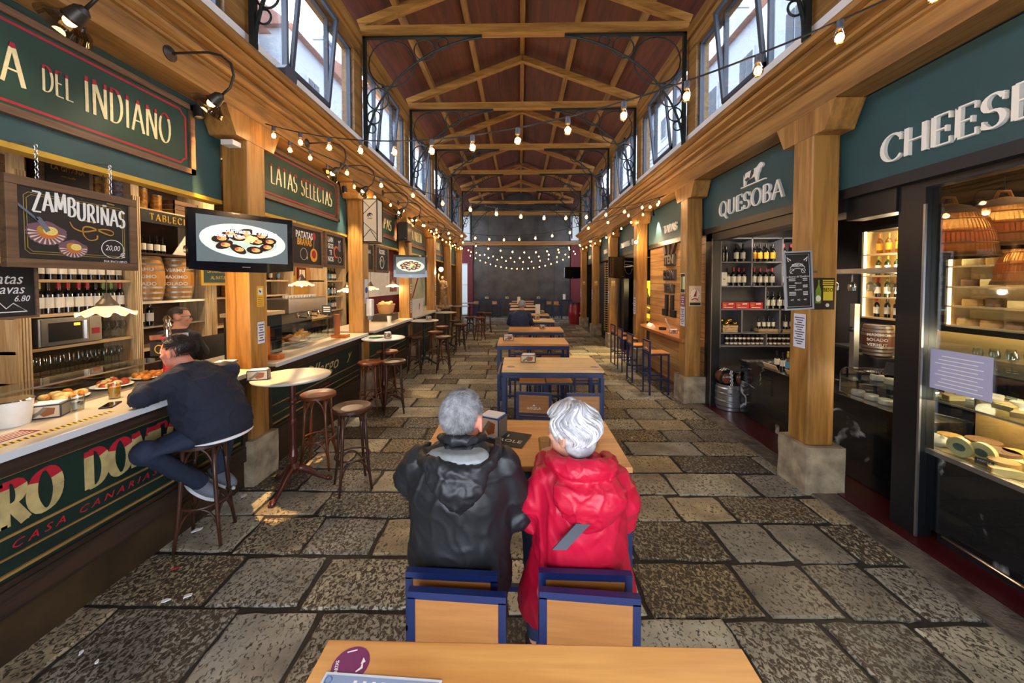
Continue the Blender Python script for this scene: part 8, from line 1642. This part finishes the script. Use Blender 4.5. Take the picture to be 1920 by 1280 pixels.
t = MB(Matrix.Translation((-.412, .862, 1.0702)) @ Matrix.Rotation(.45, 4, 'Z')).prism(ellp(.044, .044, 0, 0, 40), Matrix.Identity(4), .0008).build('round_sticker', P('sticker_purple', (112, 26, 84), .35), cat='sticker', label='round purple sticker reading CARTAS on the nearest oak table')
g = MB(); T = Matrix.Translation((-.412, .862, 1.0710)) @ Matrix.Rotation(.30, 4, 'Z') @ Matrix.Scale(.78, 4); g.text('CARTAS', T @ Matrix.Translation((-.040, 0, 0)) @ Matrix.Rotation(pi/2, 4, 'Z'), .014, .0003, 0, .9, bold=.02); g.ribbon([(-.045, -.04), (.02, -.045)], .003, T, .0003); g.ribbon([(.018, -.028), (.034, -.02), (.036, -.004)], [.004, .008, .003], T, .0003); g.prism([(.030, -.008), (.044, -.004), (.037, .012)], T, .0003); g.ribbon([(-.015, .043), (.015, .043)], .004, T, .0003); g.build('print', M_plate, t)
t = thing('menu_booklet', 'grey blue menu booklet at the bottom edge of the nearest table', 'menu', (-.2, .6, 1.07)); T = Matrix.Translation((-.325, .735, 1.0712)) @ Matrix.Rotation(-.045, 4, 'Z'); MB(T).box(-.14, .14, -.10, .10, 0, .003).build('cover', P('menu_border', (206, 212, 214), .5), t); MB(T).box(-.134, .134, -.094, .094, .003, .0034).build('page', P('menu_blue', (136, 152, 178), .5), t); g = MB()
for i in range(6): g.ribbon([(-.06+.022*i+(.02 if i > 3 else 0), .085), (-.06+.022*i+(.02 if i > 3 else 0), .055)], .008, T @ Matrix.Translation((0, 0, .0034)), .0003)
g.build('print', M_plate, t); MB(T).tube([(-.125+.008*math.cos(a), .082+.008*math.sin(a), .0036) for a in [i*.5 for i in range(13)]], .0012, 4).build('corner_ornament', P('deep_blue', (50, 90, 140), .5), t)
for x, y, l in ((-.10, 4.05, 'left end'), (.82, 4.05, 'right end')): MB().prism(ellp(.045, .045, x, y, 24), Matrix.Translation((0, 0, 1.0702)), .0008).build('round_sticker', P('sticker_grey', (150, 130, 150), .4), cat='sticker', label='round faded sticker at the %s of the pale oak table' % l)
# ---- litter on the floor
M_lit = P('litter_white', (224, 224, 224), .7)
for i, (x, y, s_, l) in enumerate([(-2.22, 2.204, .035, 'crumpled white paper scrap on the floor, left of two'), (-2.11, 2.24, .04, 'crumpled white paper scrap on the floor, right of two'), (-2.60, 2.85, .05, 'white napkin scrap against the bar kickboard'), (-2.58, 3.33, .05, 'white napkin scrap at the foot of the nearest left post'), (1.438, 4.70, .03, 'white cigarette end on the paving right of the couple'), (-2.36, 1.875, .02, 'tiny pink scrap on the paving near the bar'), (-2.22, 1.83, .02, 'tiny cream scrap on the paving near the bar')]):
    m = MB(); rg = random.Random(i); m.prism([(s_*.65*(1+rg.uniform(-.3, .3))*math.cos(a), s_*.36*(1+rg.uniform(-.4, .4))*math.sin(a)) for a in [k*pi/4 for k in range(8)]], Matrix.Translation((x, y, .008)) @ Matrix.Rotation(.35+.3*i, 4, 'Z'), .006); m.build('paper_scrap', M_lit, cat='litter', label=l)
MB(Matrix.Translation((-2.40, 2.46, .008)) @ Matrix.Rotation(.8, 4, 'Z')).box(-.02, .02, -.006, .006, 0, .005).build('paper_scrap', M_red, cat='litter', label='small red scrap on the paving near the bar')
t = thing('floodlight', 'dark floodlight on the left cornice under the first window', 'lamp', (-2.5, 4.05, 4.1)); MB().prism([(-.09, 0), (.09, 0), (.11, .08), (.06, .14), (-.06, .14), (-.11, .08)], FL(-2.56, 3.92, 4.14), .13).build('housing', M_frame, t, bevel=.01); MB().box(-2.62, -2.5, 3.88, 3.96, 4.10, 4.15).build('foot', M_black, t)
t = thing('alarm_box', 'small white alarm box beside the nearest left bracket', 'sensor', (-2.72, 3.52, 3.3)); MB().box(-2.82, -2.70, 3.44, 3.545, 3.30, 3.35).build('box', M_white, t, bevel=.006)
for i, (x, y) in enumerate(((-1.9, 21.0), (-.75, 21.1), (1.05, 21.1))): napkin_box(x, y, 1.071, .2, 'pale napkin holder on the back wall table, %s' % ['left', 'middle', 'right'][i], w=.2, d=.1, h=.12)
